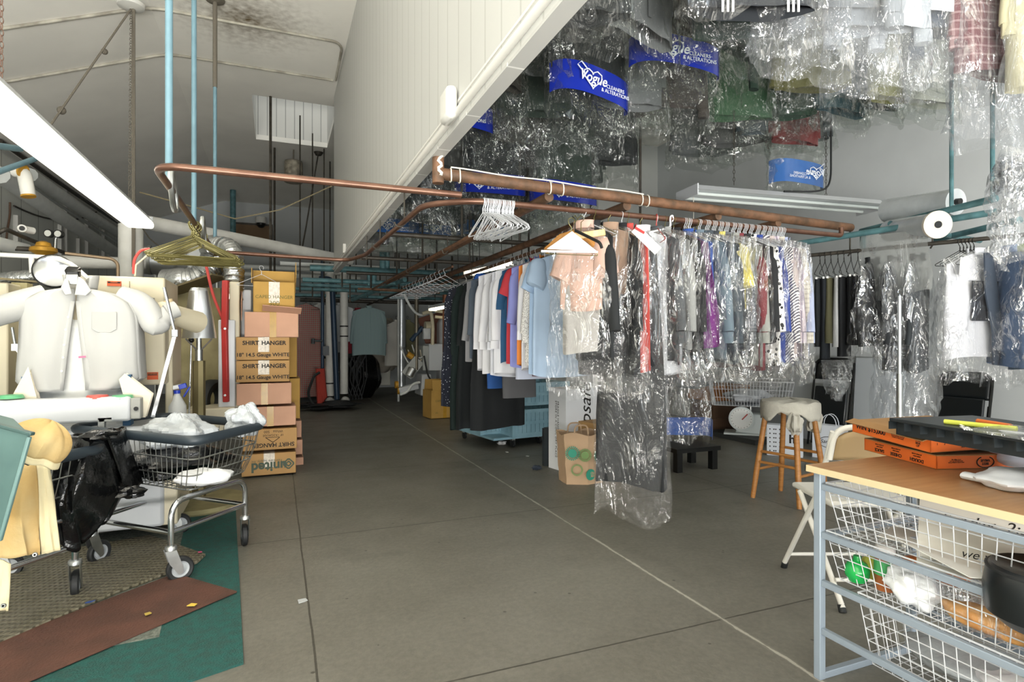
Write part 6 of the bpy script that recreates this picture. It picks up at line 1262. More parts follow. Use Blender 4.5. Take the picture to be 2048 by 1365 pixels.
# paper shopping bag by the chair
sb = thing('paper_shopping_bag', 'white paper shopping bag with an oval black logo beside the folded chair', 'bag', (5.25, onx(1660, 840, 5.25).y, 0.0), R(-68))
M().box((0, 0, 0.17), (0.3, 0.12, 0.34)).build('bag', mat('white_kraft', '#dfe3ea', 0.7), sb, smooth=False); 
for y in (-0.04, 0.04): M().tube([(0.07 * math.cos(q), y, 0.34 + 0.11 * math.sin(q)) for q in [PI * k / 10 for k in range(11)]], 0.004, 6).build('handle', mat('white_kraft', '#dfe3ea'), sb)
M().tube([(0.085 * math.cos(q), -0.062, 0.17 + 0.055 * math.sin(q)) for q in [2 * PI * k / 24 for k in range(24)]], 0.003, 5, closed=True).build('printed_oval', BLK, sb); text('Sardos', 0.055, BLK, sb, (0, -0.0615, 0.175), name='printed_lettering', shear=0.3)
sb2 = thing('paper_shopping_bag', 'white paper bag with black spots and a letter behind the stool', 'bag', (4.95, onx(1570, 850, 4.95).y, 0.0), R(-50)); M().box((0, 0, 0.16), (0.34, 0.14, 0.32)).build('bag', mat('white_kraft', '#dfe3ea'), sb2, smooth=False)
dd_ = M()
for i in range(24): dd_.box((-0.14 + 0.028 * (i % 4) + 0.01 * (i % 2), -0.071, 0.05 + 0.045 * (i // 4)), (0.012, 0.002, 0.012))
dd_.build('printed_spots', BLK, sb2); text('h', 0.12, BLK, sb2, (0.07, -0.0715, 0.18), name='printed_lettering', bold=0.004)
# stool with cloth covered seat
st = thing('bar_stool', 'wooden bar stool with a frayed grey cloth tied over the seat', 'stool', (3.60, 3.28, 0), 0.2)
HW = mat('honey_stool_wood', '#b07a3f', 0.45, col2='#9c6632', vscale=5, stretch=(3, 3, 12))
lg = [(-0.185, -0.185), (0.185, -0.185), (0.185, 0.185), (-0.185, 0.185)]
for x, y in lg: M().tube([(x, y, 0), (x * 0.9, y * 0.9, 0.2), (x * 0.62, y * 0.62, 0.69)], [0.017, 0.021, 0.019], 12).build('leg', HW, st)
for z, f in ((0.22, 0.885), (0.30, 0.83)):
    for i in range(4):
        if (i % 2 == 0) == (z < 0.25) or z < 0.25:
            a = Vector((*lg[i], 0)) * f; b = Vector((*lg[(i + 1) % 4], 0)) * f; zz_ = z + (0.06 if i % 2 else 0); M().cyl((a.x, a.y, zz_), (b.x, b.y, zz_), 0.011).build('rung', HW, st)
M().lathe([(0.0, 0.67), (0.16, 0.67), (0.165, 0.70), (0.0, 0.71)], (0, 0, 0), 32).build('seat', HW, st)
CLG = mat('grey_muslin', '#bdb9ad', 0.95, bump=0.5, bscale=40, var=0.07, vscale=8)
def cv(u, v):
    a = 2 * PI * u; r = 0.205 * min(1, (v * 1.35)) ** 0.6 * (1 + 0.03 * math.sin(5 * a) * v); z = 0.76 - 0.035 * v * v - (0.085 + 0.03 * math.sin(3 * a) + 0.015 * math.sin(9 * a)) * max(0, (v - 0.7) / 0.3) + 0.006 * math.sin(7 * a + 9 * v)
    return (r * math.cos(a), r * math.sin(a), z)
M().grid(cv, 48, 16, True).build('cloth_cover', CLG, st, solid=0.008)
lump((-0.15, -0.13, 0.60), (0.05, 0.05, 0.085), 16.0, 28, 0.2).build('hanging_corner', CLG, st); lump((0.17, -0.10, 0.60), (0.06, 0.05, 0.10), 17.0, 28, 0.2).build('hanging_corner', CLG, st)
# scale with wire basket
sx = onz(1490, 866, 0.0); sx = Vector((5.35, onx(1492, 866, 5.35).y, 0)); zs0 = onx(1492, 868, 5.35).z
pl = tag(M().box((0, 0, max(0.01, zs0 - 0.002) / 2), (0.5, 0.9, max(0.01, zs0 - 0.002))).build('low_platform', mat('dark_board', '#3d3f3e', 0.7), None, (sx.x, sx.y + 0.05, 0)), 'low dark board under the dial scale', 'board')
scl = thing('laundry_scale', 'white dial scale carrying a big white wire basket', 'scale', (sx.x, sx.y, zs0), R(-45))
SCW = mat('scale_white', '#d5dbda', 0.4)
M().box((0.06, 0.05, 0.13), (0.36, 0.26, 0.24), taper=0.85).build('body', SCW, scl, bevel=0.015); M().box((0.0, 0, 0.012), (0.5, 0.34, 0.022)).build('base_plate', SCW, scl, bevel=0.005)
M().cyl((-0.05, -0.10, 0.20), (-0.05, -0.155, 0.20), 0.145, n=32).build('dial', SCW, scl); M().cyl((-0.05, -0.155, 0.20), (-0.05, -0.159, 0.20), 0.125, n=32).build('dial_face', mat('dial_face', '#efefec', 0.4), scl)
M().bar((-0.042, -0.162, 0.19), (0.02, -0.162, 0.26), 0.003, 0.014).build('needle', RED, scl)
tk = M()
for k in range(20): q = 2 * PI * k / 20; tk.bar((-0.05 + 0.105 * math.cos(q), -0.1605, 0.20 + 0.105 * math.sin(q)), (-0.05 + 0.118 * math.cos(q), -0.1605, 0.20 + 0.118 * math.sin(q)), 0.002, 0.004)
tk.build('dial_marks', BLK, scl)
M().cyl((0.05, 0.03, 0.25), (0.05, 0.03, 0.36), 0.02).build('post', STEEL, scl)
bk = M(); x0, x1, y0, y1, z0, z1 = -0.42, 0.52, -0.28, 0.36, 0.36, 0.66
for z in (z0, z0 + 0.1, z0 + 0.2, z1):
    q = 0.06 * (z1 - z) / (z1 - z0); bk.tube([(x0 + q, y0 + q, z), (x1 - q, y0 + q, z), (x1 - q, y1 - q, z), (x0 + q, y1 - q, z)], 0.006 if z == z1 else 0.003, 5, closed=True)
for i in range(27):
    x = x0 + (x1 - x0) * i / 26; xe = x * 0.9 + 0.005; bk.tube([(x, y0, z1), (xe, y0 + 0.06, z0), (xe, y1 - 0.06, z0), (x, y1, z1)], 0.003, 4)
for i in range(1, 18):
    y = y0 + (y1 - y0) * i / 18; bk.tube([(x0, y, z1), (x0 + 0.06, y * 0.9, z0), (x1 - 0.06, y * 0.9, z0), (x1, y, z1)], 0.003, 4)
bk.build('wire_basket', WIREW, scl)
def basket_item(): pass
cl_ = lump((0, 0, 0), (0.30, 0.22, 0.08), 18.0, 36, 0.1).build('folded_laundry', mat('pale_laundry', '#b9bcc0', 0.9, var=0.1)); cl_.location = (sx.x + 0.02, sx.y - 0.02, zs0 + 0.47); tag(cl_, 'pale folded laundry lying in the basket of the scale', 'laundry')
wb = thing('wooden_crate', 'low stack of brown crates behind the dial scale', 'crate', (5.5, onx(1436, 840, 5.5).y, 0)); M().span((-0.3, -0.25, 0.0), (0.3, 0.25, 0.2)).span((-0.28, -0.23, 0.2), (0.28, 0.23, 0.42)).build('crate', mat('dark_crate_wood', '#5a4230', 0.7, var=0.15), wb, bevel=0.006); M().span((-0.3, -0.26, 0.42), (0.3, 0.24, 0.62)).build('carton', mat('kraft_dull', '#8a5c33', 0.8), wb)
# chrome reach pole
rp_d = 3.7; e0 = dep(1799, 592, rp_d); rp = thing('reach_pole', 'chrome telescopic pole with a small hook leaning in the right corner', 'pole', (e0.x, e0.y, 0))
zj = dep(1799, 748, rp_d).z; M().cyl((0, 0, 0), (0, 0, zj), 0.018).build('outer_tube', STEEL, rp); M().cyl((0, 0, zj), (0, 0, e0.z), 0.011).build('inner_tube', mat('pale_chrome', '#e3e5e6', 0.3, 0.8), rp)
M().tube([(0, 0, e0.z)] + [(0.016 * math.cos(q), 0, e0.z + 0.025 + 0.016 * math.sin(q)) for q in [R(-90) - R(250) * k / 10 for k in range(11)]], 0.004, 6).build('hook', CHROME, rp)
# film rolls on the teal rack
ra = onz(1762, 424, 2.06); rb_ = onz(1905, 402, 2.06)
rl_ = thing('film_roll', 'big roll of clear film resting on the teal pipe rack', 'roll', (0, 0, 0)); ROLL = mat('film_roll_grey', '#bfc4c6', 0.22, bump=0.5, bscale=14, var=0.1, vscale=7)
Ra = dep(1775, 422, 4.25); Rb = dep(1912, 404, 3.75); M().cyl(Ra, Rb, 0.085, n=28).build('roll', ROLL, rl_); ax_ = (Rb - Ra).normalized(); M().cyl(Ra - ax_ * 0.03, Rb + ax_ * 0.03, 0.02).build('core', BLACKM, rl_)
rl2_ = thing('film_roll', 'second roll of film with a white end disc, feeding the hanging sheet', 'roll', (0, 0, 0)); Sa = dep(1780, 462, 4.1); Sb = dep(1872, 450, 3.6); ax2 = (Sb - Sa).normalized()
M().cyl(Sa, Sb, 0.075, n=28).build('roll', ROLL, rl2_); M().cyl(Sb, Sb + ax2 * 0.02, 0.085, n=32).build('end_disc', mat('disc_cream', '#dcd3c3', 0.5), rl2_); M().cyl(Sb + ax2 * 0.02, Sb + ax2 * 0.024, 0.022).build('core', BLACKM, rl2_)
fs = M(); ta, tb_ = dep(1722, 473, 4.15), dep(1862, 458, 3.62); b1, b2_ = dep(1722, 600, 4.15), dep(1862, 585, 3.62)
def sheet(u, v):
    p = ta.lerp(tb_, u).lerp(b1.lerp(b2_, u), v); return p + Vector((0.02 * math.sin(9 * u + 3 * v) * v, 0.02 * math.sin(7 * u + 5 * v), 0.0 - 0.02 * math.sin(5 * u) * v))
fs.grid(sheet, 24, 16); sh_ = fs.build('loose_sheet', film('sheet_film', '#e8eae8', milk=0.3, gloss=0.3, scale=4), rl2_, ang=25)
# right rail clothes
GR = 'clothes on the right hand rail'
def onrail(px, z=1.85):
    p = [onz(1610, 512, z), onz(1860, 488, z), onz(2048, 470, z), onz(2300, 440, z)]; r_ = [(1610, 512), (1860, 488), (2048, 470), (2300, 440)]
    for i in range(3):
        if r_[i][0] <= px <= r_[i + 1][0]:
            y = r_[i][1] + (r_[i + 1][1] - r_[i][1]) * (px - r_[i][0]) / (r_[i + 1][0] - r_[i][0]); return onz(px, y, z)
tro = [(1640, '#14181c', 'black trousers folded over a hanger, leftmost on the right rail', 1.02, .24), (1650, '#10161c', 'navy black trousers just behind the leftmost black pair', 1.15, .26), (1662, '#4c4a33', 'olive trousers hanging between the black and white pairs', 0.98, .26), (1676, '#d9dadb', 'white trousers with a red tag on the right rail', 1.02, .26), (1688, '#15171a', 'black trousers with cargo pocket right of the white pair', 1.12, .30), (1702, '#101214', 'black trousers with a red tag, rear of the group', 1.0, .32), (1716, '#16181a', 'black trousers nearest the hanging film sheet', 1.0, .30)]
for i, (px, col, lab, ln, w) in enumerate(tro):
    q = onrail(px); e = garment('trousers', lab, q + Vector((0, 0, 0.0)), R(30) + 0.1 * (i % 2), cloth(col), GR, w=w, length=ln * 0.68, th=0.035)
    hanger(q + Vector((0, 0, 0.014)), R(30), WIREK, 'dark wire hanger carrying folded trousers', 'dark hangers of the trousers', 1.0, r=0.0024)
    if 'red tag' in lab: M().box((0.03, -0.05, -0.47 if i == 3 else -0.55), (0.07, 0.006, 0.018), ry=0.4 if i == 3 else 0).build('red_tag', RED, e)
for px, col, lab, ln, cov, w in ((1745, '#1a1c1f', 'black garment in a wide clear bag left of the reach pole', 0.68, 0.76, .46), (1790, '#23262a', 'dark suit in a long crinkled bag behind the reach pole', 0.85, 1.22, .42), (1835, '#2b3034', 'dark garment in a long crinkled bag right of the reach pole', 0.85, 1.22, .40)):
    q = onrail(px); garment('coat', lab, q, R(22), cloth(col), GR, w=w, length=ln, th=0.05, sl=0.5, cover=cov, cw=w + 0.08, cth=0.1, fm=FILM if cov < 1.2 else FILM2, cat='bagged garment', name='bagged_garment', jit=0.016)
q = onrail(1945); wt = garment('top', 'white long top with a black square print and dark scarf in a clear bag', q + Vector((0, -0.02, 0)), R(-8) , cloth('#e4e5ea'), GR, w=0.48, length=0.76, th=0.05, sl=0.0, cover=0.90, cw=0.56, cth=0.12)
M().box((0.10, -0.068, -0.40), (0.17, 0.006, 0.25)).build('black_print', mat('soft_black', '#1d1f24', 0.8), wt, smooth=False); M().box((-0.06, -0.068, -0.40), (0.12, 0.006, 0.25)).build('black_print', mat('soft_black', '#1d1f24'), wt, smooth=False)
M().tube([(-0.02, -0.09, -0.10), (0.0, -0.095, -0.35), (0.04, -0.10, -0.58), (0.04, -0.09, -0.80)], [0.035, 0.055, 0.045, 0.02], 10, ry=0.015).build('scarf', cloth('#3a4350'), wt); M().box((-0.19, -0.075, -0.19), (0.075, 0.002, 0.11), ry=0.1).build('paper_ticket', PAPER, wt)
for k in range(5): hanger(onrail(1920 + 7 * k) + Vector((0, 0, 0.014)), R(-8) + 0.05 * k, WIREK, 'dark wire hanger over the white printed top', 'dark hangers over the printed top', 1.0, r=0.0024)
for px, col, lab, ln, dz in ((2022, '#51688a', 'blue denim shirt in a clear bag at the right edge', 0.80, 0), (2044, '#6d7a4a', 'green patterned garment in a clear bag at the right edge', 0.7, 0.01), (2068, '#3d5d78', 'dark blue garment in a clear bag cut by the right edge', 0.82, 0)):
    q = onrail(px); garment('shirt', lab, q, R(55), cloth(col), GR, w=0.44, length=ln, th=0.05, sl=0.5, cover=ln + 0.12, cw=0.5, cth=0.08)
hg = thing('metal_hook', 'long white metal hook hanging by the right edge', 'hook', onrail(2036) + Vector((0, 0, -0.03))); M().tube([(-0.02, 0, 0), (-0.02, 0, 0.03), (0, 0, 0.05), (0.012, 0, 0.03), (0.015, 0, -0.15)], 0.004).build('hook', WIREW, hg)
tf = thing('film_tail', 'tied clear film bag hanging in front of the folded chair', 'plastic', dep(1675, 735, 4.6)); film_mesh(0.36, 0.19, 0.07, 99, z0=0.06, slope=0.0, flare=0.35, jit=0.012).build('film', FILM2, tf, ang=25); lump((0, 0, -0.20), (0.05, 0.04, 0.07), 19, 20, 0.2).build('tail', FILM2, tf)
# hanging unlit strip light in front of the right wall
sl_ = strip_light('unlit white strip light hanging on chains over the bagged clothes', onz(1374, 388, 2.36), onz(1742, 417, 2.36), 0.32, mat('unlit_tube', '#cfd6d2', 0.3), 2)
for px, py, yt in ((1468, 370, 230), (1652, 400, 200)):
    a = onz(px, py, 2.42); tag(chain([a, (a.x, a.y, 3.0)], ROPE, 0.007).build('light_chain', DKPIPE), 'dark chain holding the %s end of the unlit strip light' % ('near' if px < 1500 else 'far'), 'chain')
a = onz(1662, 398, 2.42); tag(M().tube(rounded([a + Vector((0, 0, 0.7)), a + Vector((0, 0, 0.12)), onz(1640, 384, 2.43), onz(1568, 383, 2.41)], 0.15), 0.008).build('power_lead', BLACKR), 'black power lead curving down to the unlit strip light', 'lead')
tag(M().cyl(onz(1387, 395, 2.33), onz(1387, 600, 2.33 - 0.0) if False else onz(1387, 395, 2.33) - Vector((0, 0, 0.45)), 0.003).build('pull_string', STRING), 'white pull string hanging from the unlit strip light', 'string')
# ================================================================ floor things under the racks
bc = thing('laundry_tub', 'pale blue slatted laundry tub on casters under the shirts', 'cart', (2.46, 6.02, 0)); TUB = mat('pale_blue_slats', '#9cc3d2', 0.55, col2='#86afc0', vscale=6)
def tub(x0, x1, y0, y1, z0, z1, nm):
    mb = M()
    for (ax0, ay0, ax1, ay1) in ((x0, y0, x1, y0), (x1, y0, x1, y1), (x1, y1, x0, y1), (x0, y1, x0, y0)):
        a = Vector((ax0, ay0, 0)); b = Vector((ax1, ay1, 0)); n = max(4, int((b - a).length / 0.055))
        for i in range(n):
            p = a.lerp(b, (i + 0.5) / n); t = (b - a).normalized(); mb.box((p.x, p.y, (z0 + z1) / 2), ((b - a).length / n * 0.92, 0.012, z1 - z0), rz=math.atan2(t.y, t.x))
        for z in (z0 + 0.02, (z0 + z1) / 2, z1 - 0.02): mb.bar((a.x, a.y, z), (b.x, b.y, z), 0.03, 0.035)
    for x, y in ((x0, y0), (x1, y0), (x1, y1), (x0, y1)): mb.box((x, y, (z0 + z1) / 2), (0.05, 0.05, z1 - z0))
    return mb.build(nm, TUB, bc, smooth=False)
rx_ = R(-14); bc.rotation_euler = (0, 0, R(8))
tub(0.0, 0.75, 0.0, 0.6, 0.12, 0.42, 'lower_crate'); tub(0.02, 0.75, 0.02, 0.6, 0.46, 0.72, 'upper_crate'); tub(-0.25, 0.0, 0.3, 0.9, 0.12, 0.36, 'side_crate')
M().span((-0.25, 0, 0.10), (0.75, 0.9, 0.125)).build('deck', TUB, bc, smooth=False)
for x, y in ((0.02, 0.05), (0.7, 0.05), (-0.2, 0.85), (0.4, 0.1)): M().cyl((x - 0.012, y, 0.045), (x + 0.012, y, 0.045), 0.045, n=18).build('wheel', BLACKR, bc, rot=(0, 0, 0)); M().box((x, y, 0.09), (0.04, 0.05, 0.03)).build('caster_fork', STEEL, bc)
tag(M().lathe([(0.0, 0), (0.13, 0), (0.16, 0.3), (0.17, 0.305)], (0, 0, 0), 28).build('waste_bin', mat('slate_bin', '#4a5864', 0.5), None, (2.72, 5.1, 0.0)), 'slate grey plastic bin half hidden behind the white Keepsafe box', 'bin')
tag(M().bar((2.40, 5.05, 0.0), (2.40, 5.05, 0.36), 0.05, 0.05).bar((2.40, 5.05, 0.34), (2.8, 5.2, 0.34), 0.05, 0.05).build('metal_bracket', DARKG), 'dark metal leg of a low stand left of the white Keepsafe box', 'stand')
WB = mat('white_box_card', '#e4e6ea', 0.6)
ks = thing('storage_box', 'tall white box lettered Keepsafe on its side behind the brown bag', 'box', onz(1132, 946, 0), R(12)); wk, hk_ = 0.50, 0.76
M().span((0, 0, 0), (wk, 0.26, hk_)).build('carton', WB, ks, bevel=0.004)
text('Keepsafe', 0.19, BLK, ks, (0.24, -0.002, hk_ * 0.60), (PI / 2, -PI / 2, 0), 'printed_lettering', shear=0.35)
text('FRAGILE HANDLE WITH CARE\nSTORE IN A COOL DRY PLACE', 0.034, BLK, ks, (-0.002, 0.13, hk_ * 0.5), (PI / 2, PI / 2, -PI / 2), 'printed_lettering', space=1.15)
pbg = thing('paper_grocery_bag', 'brown paper grocery bag with round green prints standing on the floor', 'bag', onz(1172, 968, 0), R(-6)); KB = mat('brown_paper', '#b39678', 0.85, var=0.05, vscale=6, bump=0.2, bscale=12)
bw, bdp, bhh = 0.17, 0.30, 0.42
# front face turns toward the aisle (two faces seen)
mb = M(); n_ = 6
def bagf(u, v):
    P = [(-0.19, 0.02), (0.0, -0.04), (0.17, 0.0), (0.17, 0.2), (0.0, 0.22), (-0.19, 0.2)]; k = u * 6; i = int(k) % 6; t = k - int(k); a, b = P[i], P[(i + 1) % 6]
    return ((a[0] + (b[0] - a[0]) * t) * (1 - 0.12 * (1 - v)) + wob(v * 4 + u * 20, 0.004), (a[1] + (b[1] - a[1]) * t), bhh * v + 0.015 * math.sin(u * 25) * (v > 0.95))
mb.grid(bagf, 36, 10, True); mb.build('bag', KB, pbg, ang=20); M().prism([(-0.16, 0.02), (0, -0.03), (0.15, 0.0), (0.15, 0.19), (-0.16, 0.19)], 0, 0.004).build('bottom', KB, pbg)
for y in (0.02, 0.17): M().tube(rounded([(-0.10, y, bhh - 0.03), (-0.09, y, bhh + 0.07), (0.02, y, bhh + 0.07), (0.03, y, bhh - 0.03)], 0.04), 0.007, 6, ry=0.003).build('handle', KB, pbg)
GP = mat('green_bag_print', '#2d8a72', 0.7); GPL = mat('olive_bag_print', '#6d8a52', 0.7)
def disc(x, z, r, m, spokes=0, lobes=0, solid=True):
    mb = M(); yy = -0.045 + 0.16 * abs(x) * (0.32 if x < 0 else 0.25) - 0.006
    ang = math.atan2(0.06, 0.19) if x < 0 else math.atan2(-0.04, 0.17); ang = -ang
    if solid: mb.cyl((0, 0, 0), (0, -0.002, 0), r * 0.62, n=24)
    for k in range(spokes):
        q = 2 * PI * k / spokes; mb.bar((r * 0.7 * math.cos(q), -0.001, r * 0.7 * math.sin(q)), (r * math.cos(q), -0.001, r * math.sin(q)), 0.002, r * 0.13)
    mb.build('printed_disc', m, pbg, (x, yy, z), (0, 0, ang), smooth=False)
disc(-0.14, 0.27, 0.06, GP, 22); disc(-0.03, 0.25, 0.055, GPL, 30); disc(0.11, 0.24, 0.065, GP, 22); disc(-0.10, 0.13, 0.05, GPL, 30, solid=False); disc(0.02, 0.085, 0.075, GP); disc(0.13, 0.09, 0.05, GPL, 28, solid=False)
text('WHOLE\nFOODS', 0.026, KB, pbg, (0.02, -0.052, 0.085), (PI / 2, 0, 0.1), 'printed_lettering', bold=0.0008)
carton('plain brown box between the grocery bag and the long gown', 0, 0, 0, 0, 0, KRAFT, 0.3, tape=None, loc=onz(1225, 945, 0), size=(0.42, 0.46), rz=R(14))
tag(M().box((0, 0, 0.2), (0.5, 0.4, 0.04)).box((-0.2, -0.15, 0.1), (0.06, 0.06, 0.2)).box((0.2, -0.15, 0.1), (0.06, 0.06, 0.2)).box((0.2, 0.15, 0.1), (0.06, 0.06, 0.2)).box((-0.2, 0.15, 0.1), (0.06, 0.06, 0.2)).build('low_stand', BLACKM, None, onz(1370, 935, 0)), 'low black stand behind the two long bags', 'stand')
for px, py, s, lab, m in ((942, 860, 0.07, 'crumpled white tissue on the floor before the long black skirt', 'w'), (1003, 890, 0.05, 'crumpled clear plastic in front of the blue tub caster', 'w'), (1073, 940, 0.045, 'small dark blue crumpled rag on the floor', 'd')):
    q = onz(px, py, 0); tag(lump((0, 0, s * .4), (s, s * .7, s * .45), px, 24, 0.25).build('crumpled_litter', mat('tissue', '#e3e3e3', 0.8) if m == 'w' else mat('navy_rag', '#2d3644', 0.8), None, q), lab, 'litter')
# ================================================================ far end of the aisle
def fp(px, py, y): return ony(px, py, y)
# teal and grey pipe runs across the back
k = 0
for y, py0, py1, px0, px1, r, m, lab in ((8.6, 536, 552, 620, 980, 0.045, TEALP, 'thick teal pipe crossing the aisle, topmost of the teal runs'), (9.0, 560, 572, 605, 990, 0.035, TEALP, 'teal pipe crossing just under the topmost run'), (9.6, 570, 580, 600, 900, 0.03, TEALP, 'teal pipe crossing behind the white risers'), (10.4, 578, 588, 590, 1000, 0.03, TEALP, 'thin teal pipe crossing lower behind the risers'), (11.0, 590, 596, 590, 960, 0.03, TEALP, 'teal pipe near the back wall clothes'), (11.6, 600, 604, 600, 960, 0.035, DKPIPE, 'dark clothes rail along the back of the aisle'), (12.6, 548, 556, 470, 720, 0.05, GREYL, 'grey pipe along the back wall, upper'), (12.7, 533, 542, 470, 760, 0.05, GREYL, 'grey pipe along the back wall, top'), (9.2, 527, 560, 560, 1000, 0.03, GREYL, 'grey cable tray pipe sloping under the header')):
    a = fp(px0, py0, y); b = fp(px1, py1, y); tag(M().cyl(a, (b.x, b.y, a.z), r, n=10).build('cross_pipe', m), lab, 'pipe')
for px, y, py0, py1, r in ((766, 8.62, 500, 548, 0.05), (774, 8.62, 500, 548, 0.04), (748, 9.0, 540, 568, 0.04), (738, 9.0, 548, 572, 0.03)):
    a = fp(px, py0, y); b = fp(px, py1, y); tag(M().cyl(a, b, r, n=10).build('stub_pipe', TEALP), 'short upright teal pipe joining the runs under the header, at %s' % {766: 'the thick pair, first', 774: 'the thick pair, second', 748: 'the thin pair, first', 738: 'the thin pair, second'}[px], 'pipe')
for a, b, lab in (((810, 560, 8.7), (705, 600, 10.8), 'slanting teal pipe running back from the thick teal run'), ((930, 548, 8.7), (850, 575, 9.6), 'slanting teal pipe at the right end of the runs')):
    tag(M().cyl(fp(*a), fp(*b), 0.035, n=10).build('cross_pipe', TEALP), lab, 'pipe')
pipe('brown_rail', 'long thin dark rail bending toward the back clothes', [fp(900, 576, 8.9), fp(830, 574, 9.4), fp(735, 610, 12.0)], 0.02, DKPIPE, 'rail', 0.3)
for i, px in enumerate((600, 625, 648, 660, 672, 700, 712, 735, 760, 790, 815, 836, 858, 870, 905)):
    y = 9 + (i % 5) * 0.7; a = fp(px, 470 if px < 668 else 515, y); b = fp(px, 585 + (i % 3) * 10, y); tag(M().cyl((b.x, b.y, 4.49 if a.x < XW or px < 668 else 4.49), b, 0.012, n=6).build('drop_rod', DKPIPE), 'thin dark drop rod holding the teal pipe runs', 'rod', 'drop rods over the teal pipe runs')
# white risers with lagging
def riser(label, px, y, y0, y1, r, m=LAGG, bands=(), name='lagged_riser'):
    a = fp(px, y1, y); e = thing(name, label, 'pipe', (a.x, a.y, 0)); z0 = max(0.03, a.z); z1 = fp(px, y0, y).z
    M().cyl((0, 0, z0), (0, 0, z1), r, n=16).build('pipe', m, e)
    for b in bands: z = fp(px, b, y).z; M().cyl((0, 0, z - 0.012), (0, 0, z + 0.012), r + 0.004, n=16).build('band', BLACKM, e)
    return e
e = riser('white lagged riser pipe with elbow at its foot, left of the pair', 660, 11.0, 542, 792, 0.075, bands=(767,)); M().ball((0, 0, 0.1), 0.085).build('foot_elbow', LAGG, e)
e = riser('white lagged riser pipe with two black bands, right of the pair', 688, 11.0, 540, 788, 0.072, bands=(653, 673)); M().ball((0.02, 0, 0.1), 0.085).build('foot_elbow', LAGG, e)
pipe('lagged_header', 'short white lagged header pipe above the risers with ochre end', [fp(628, 534, 11.0), fp(628, 542, 11.0), fp(690, 544, 11.0)], 0.07, LAGG, rad=0.08)
pipe('navy_pipe', 'navy blue pipe in an inverted U beside the white riser', [fp(638, 558, 10.9), fp(664, 558, 10.9), fp(674, 800, 10.9)], 0.05, NAVYP, rad=0.12)
pipe('navy_pipe', 'thin navy riser pipe with a valve left of the white riser', [fp(645, 520, 10.7), fp(645, 800, 10.7)], 0.03, NAVYP)
vv = M().cyl(fp(626, 682, 10.65), fp(645, 682, 10.65), 0.02).cyl(fp(626, 678, 10.65), fp(626, 688, 10.65), 0.03).box(fp(652, 702, 10.6), (0.10, 0.06, 0.16)); tag(vv.build('pipe_valve', DARKG), 'dark valve and white tag box on the thin navy riser', 'valve')
e = riser('bright silver duct pipe standing from floor to the pipe runs', 803, 11.6, 588, 776, 0.085, mat('bright_duct', '#c7cbce', 0.3, 0.8), name='silver_duct')
pipe('silver_rod', 'thin pale rod beside the silver duct', [fp(797, 588, 11.5), (fp(797, 778, 11.5).x, 11.5, 0)], 0.022, GREYL)
pipe('copper_post', 'copper coloured pipe post right of the white control box', [fp(890, 590, 8.95), fp(890, 760, 8.95)], 0.04, mat('copper_post', '#8a5b43', 0.35, 0.6))
pipe('steel_post', 'thin steel post left of the white control box', [fp(833, 590, 9.6), fp(833, 740, 9.6)], 0.035, mat('bronze_steel', '#6d675a', 0.4, 0.6))
pipe('flexible_hose', 'grey curved cable looping down from the pipe runs', sag(fp(808, 588, 9.2), fp(856, 625, 9.4), 0.16), 0.02, GREYL)
pipe('flexible_hose', 'cream hose curving over the brown cover', [fp(845, 628, 9.3), fp(862, 622, 9.3), fp(866, 650, 9.3), fp(865, 690, 9.3)], 0.03, CREAM, rad=0.2)
for q in (0, 1): pipe('flexible_hose', ['cream conduit hose running right from the copper post', 'second cream conduit hose lower behind the copper post'][q], sag(fp(870, 622 + 12 * q, 9.0), fp(960, 600 + 10 * q, 8.9), 0.08), 0.025, CREAM)
# pressing machine by the aisle
pm = thing('pressing_machine', 'white utility press with control box, arms and foot pedal deep in the aisle', 'press', fp(850, 792, 9.7)); PB = fp(850, 792, 9.7)
def F(px, py, y): return fp(px, py, y) - PB
a = F(858, 742, 9.5); b = F(888, 688, 9.5); M().span((a.x, a.y, a.z), (b.x + 0.02, a.y + 0.3, b.z)).build('control_box', ENAM, pm, bevel=0.01)
a = F(846, 742, 9.55); b = F(859, 692, 9.55); M().span((a.x, a.y, a.z), (b.x, a.y + 0.35, b.z)).build('box_side', mat('grey_enamel', '#a6a9a6', 0.5), pm, bevel=0.01)
a = F(838, 791, 9.6); b = F(864, 748, 9.6); M().box(((a.x + b.x) / 2, 0.0, (a.z + b.z) / 2), (abs(b.x - a.x), 0.5, abs(b.z - a.z)), taper=0.7).build('pedestal', ENAM, pm, bevel=0.02)
M().bar(F(797, 782, 9.6), F(836, 772, 9.6), 0.16, 0.10).build('foot_beam', ENAM, pm, bevel=0.02)
for px, py in ((790, 770), (795, 782)): M().cyl(F(px, py, 9.6), F(px, py, 9.6) + Vector((0.05, 0, 0)), 0.06, n=14).build('roller', OCHRE, pm)
M().tube(rounded([F(800, 790, 9.5), F(815, 785, 9.5), F(825, 768, 9.5), F(840, 765, 9.5)], 0.1), 0.02).build('hose', GREYL, pm)
M().cyl(F(822, 682, 9.6), F(845, 655, 9.6), 0.04).build('arm', NAVYP, pm); M().cyl(F(850, 655, 9.6), F(862, 655, 9.6), 0.10, n=20).build('head_motor', CREAM, pm); M().box(F(853, 668, 9.5), (0.12, 0.1, 0.18)).build('junction_box', ENAM, pm, bevel=0.01)
M().box(F(822, 745, 9.55), (0.14, 0.12, 0.16), ry=0.4).build('motor', mat('grey_casting', '#9a9a94'), pm, bevel=0.02); M().cyl(F(818, 752, 9.5), F(826, 738, 9.5), 0.07).build('cylinder', STEEL, pm)
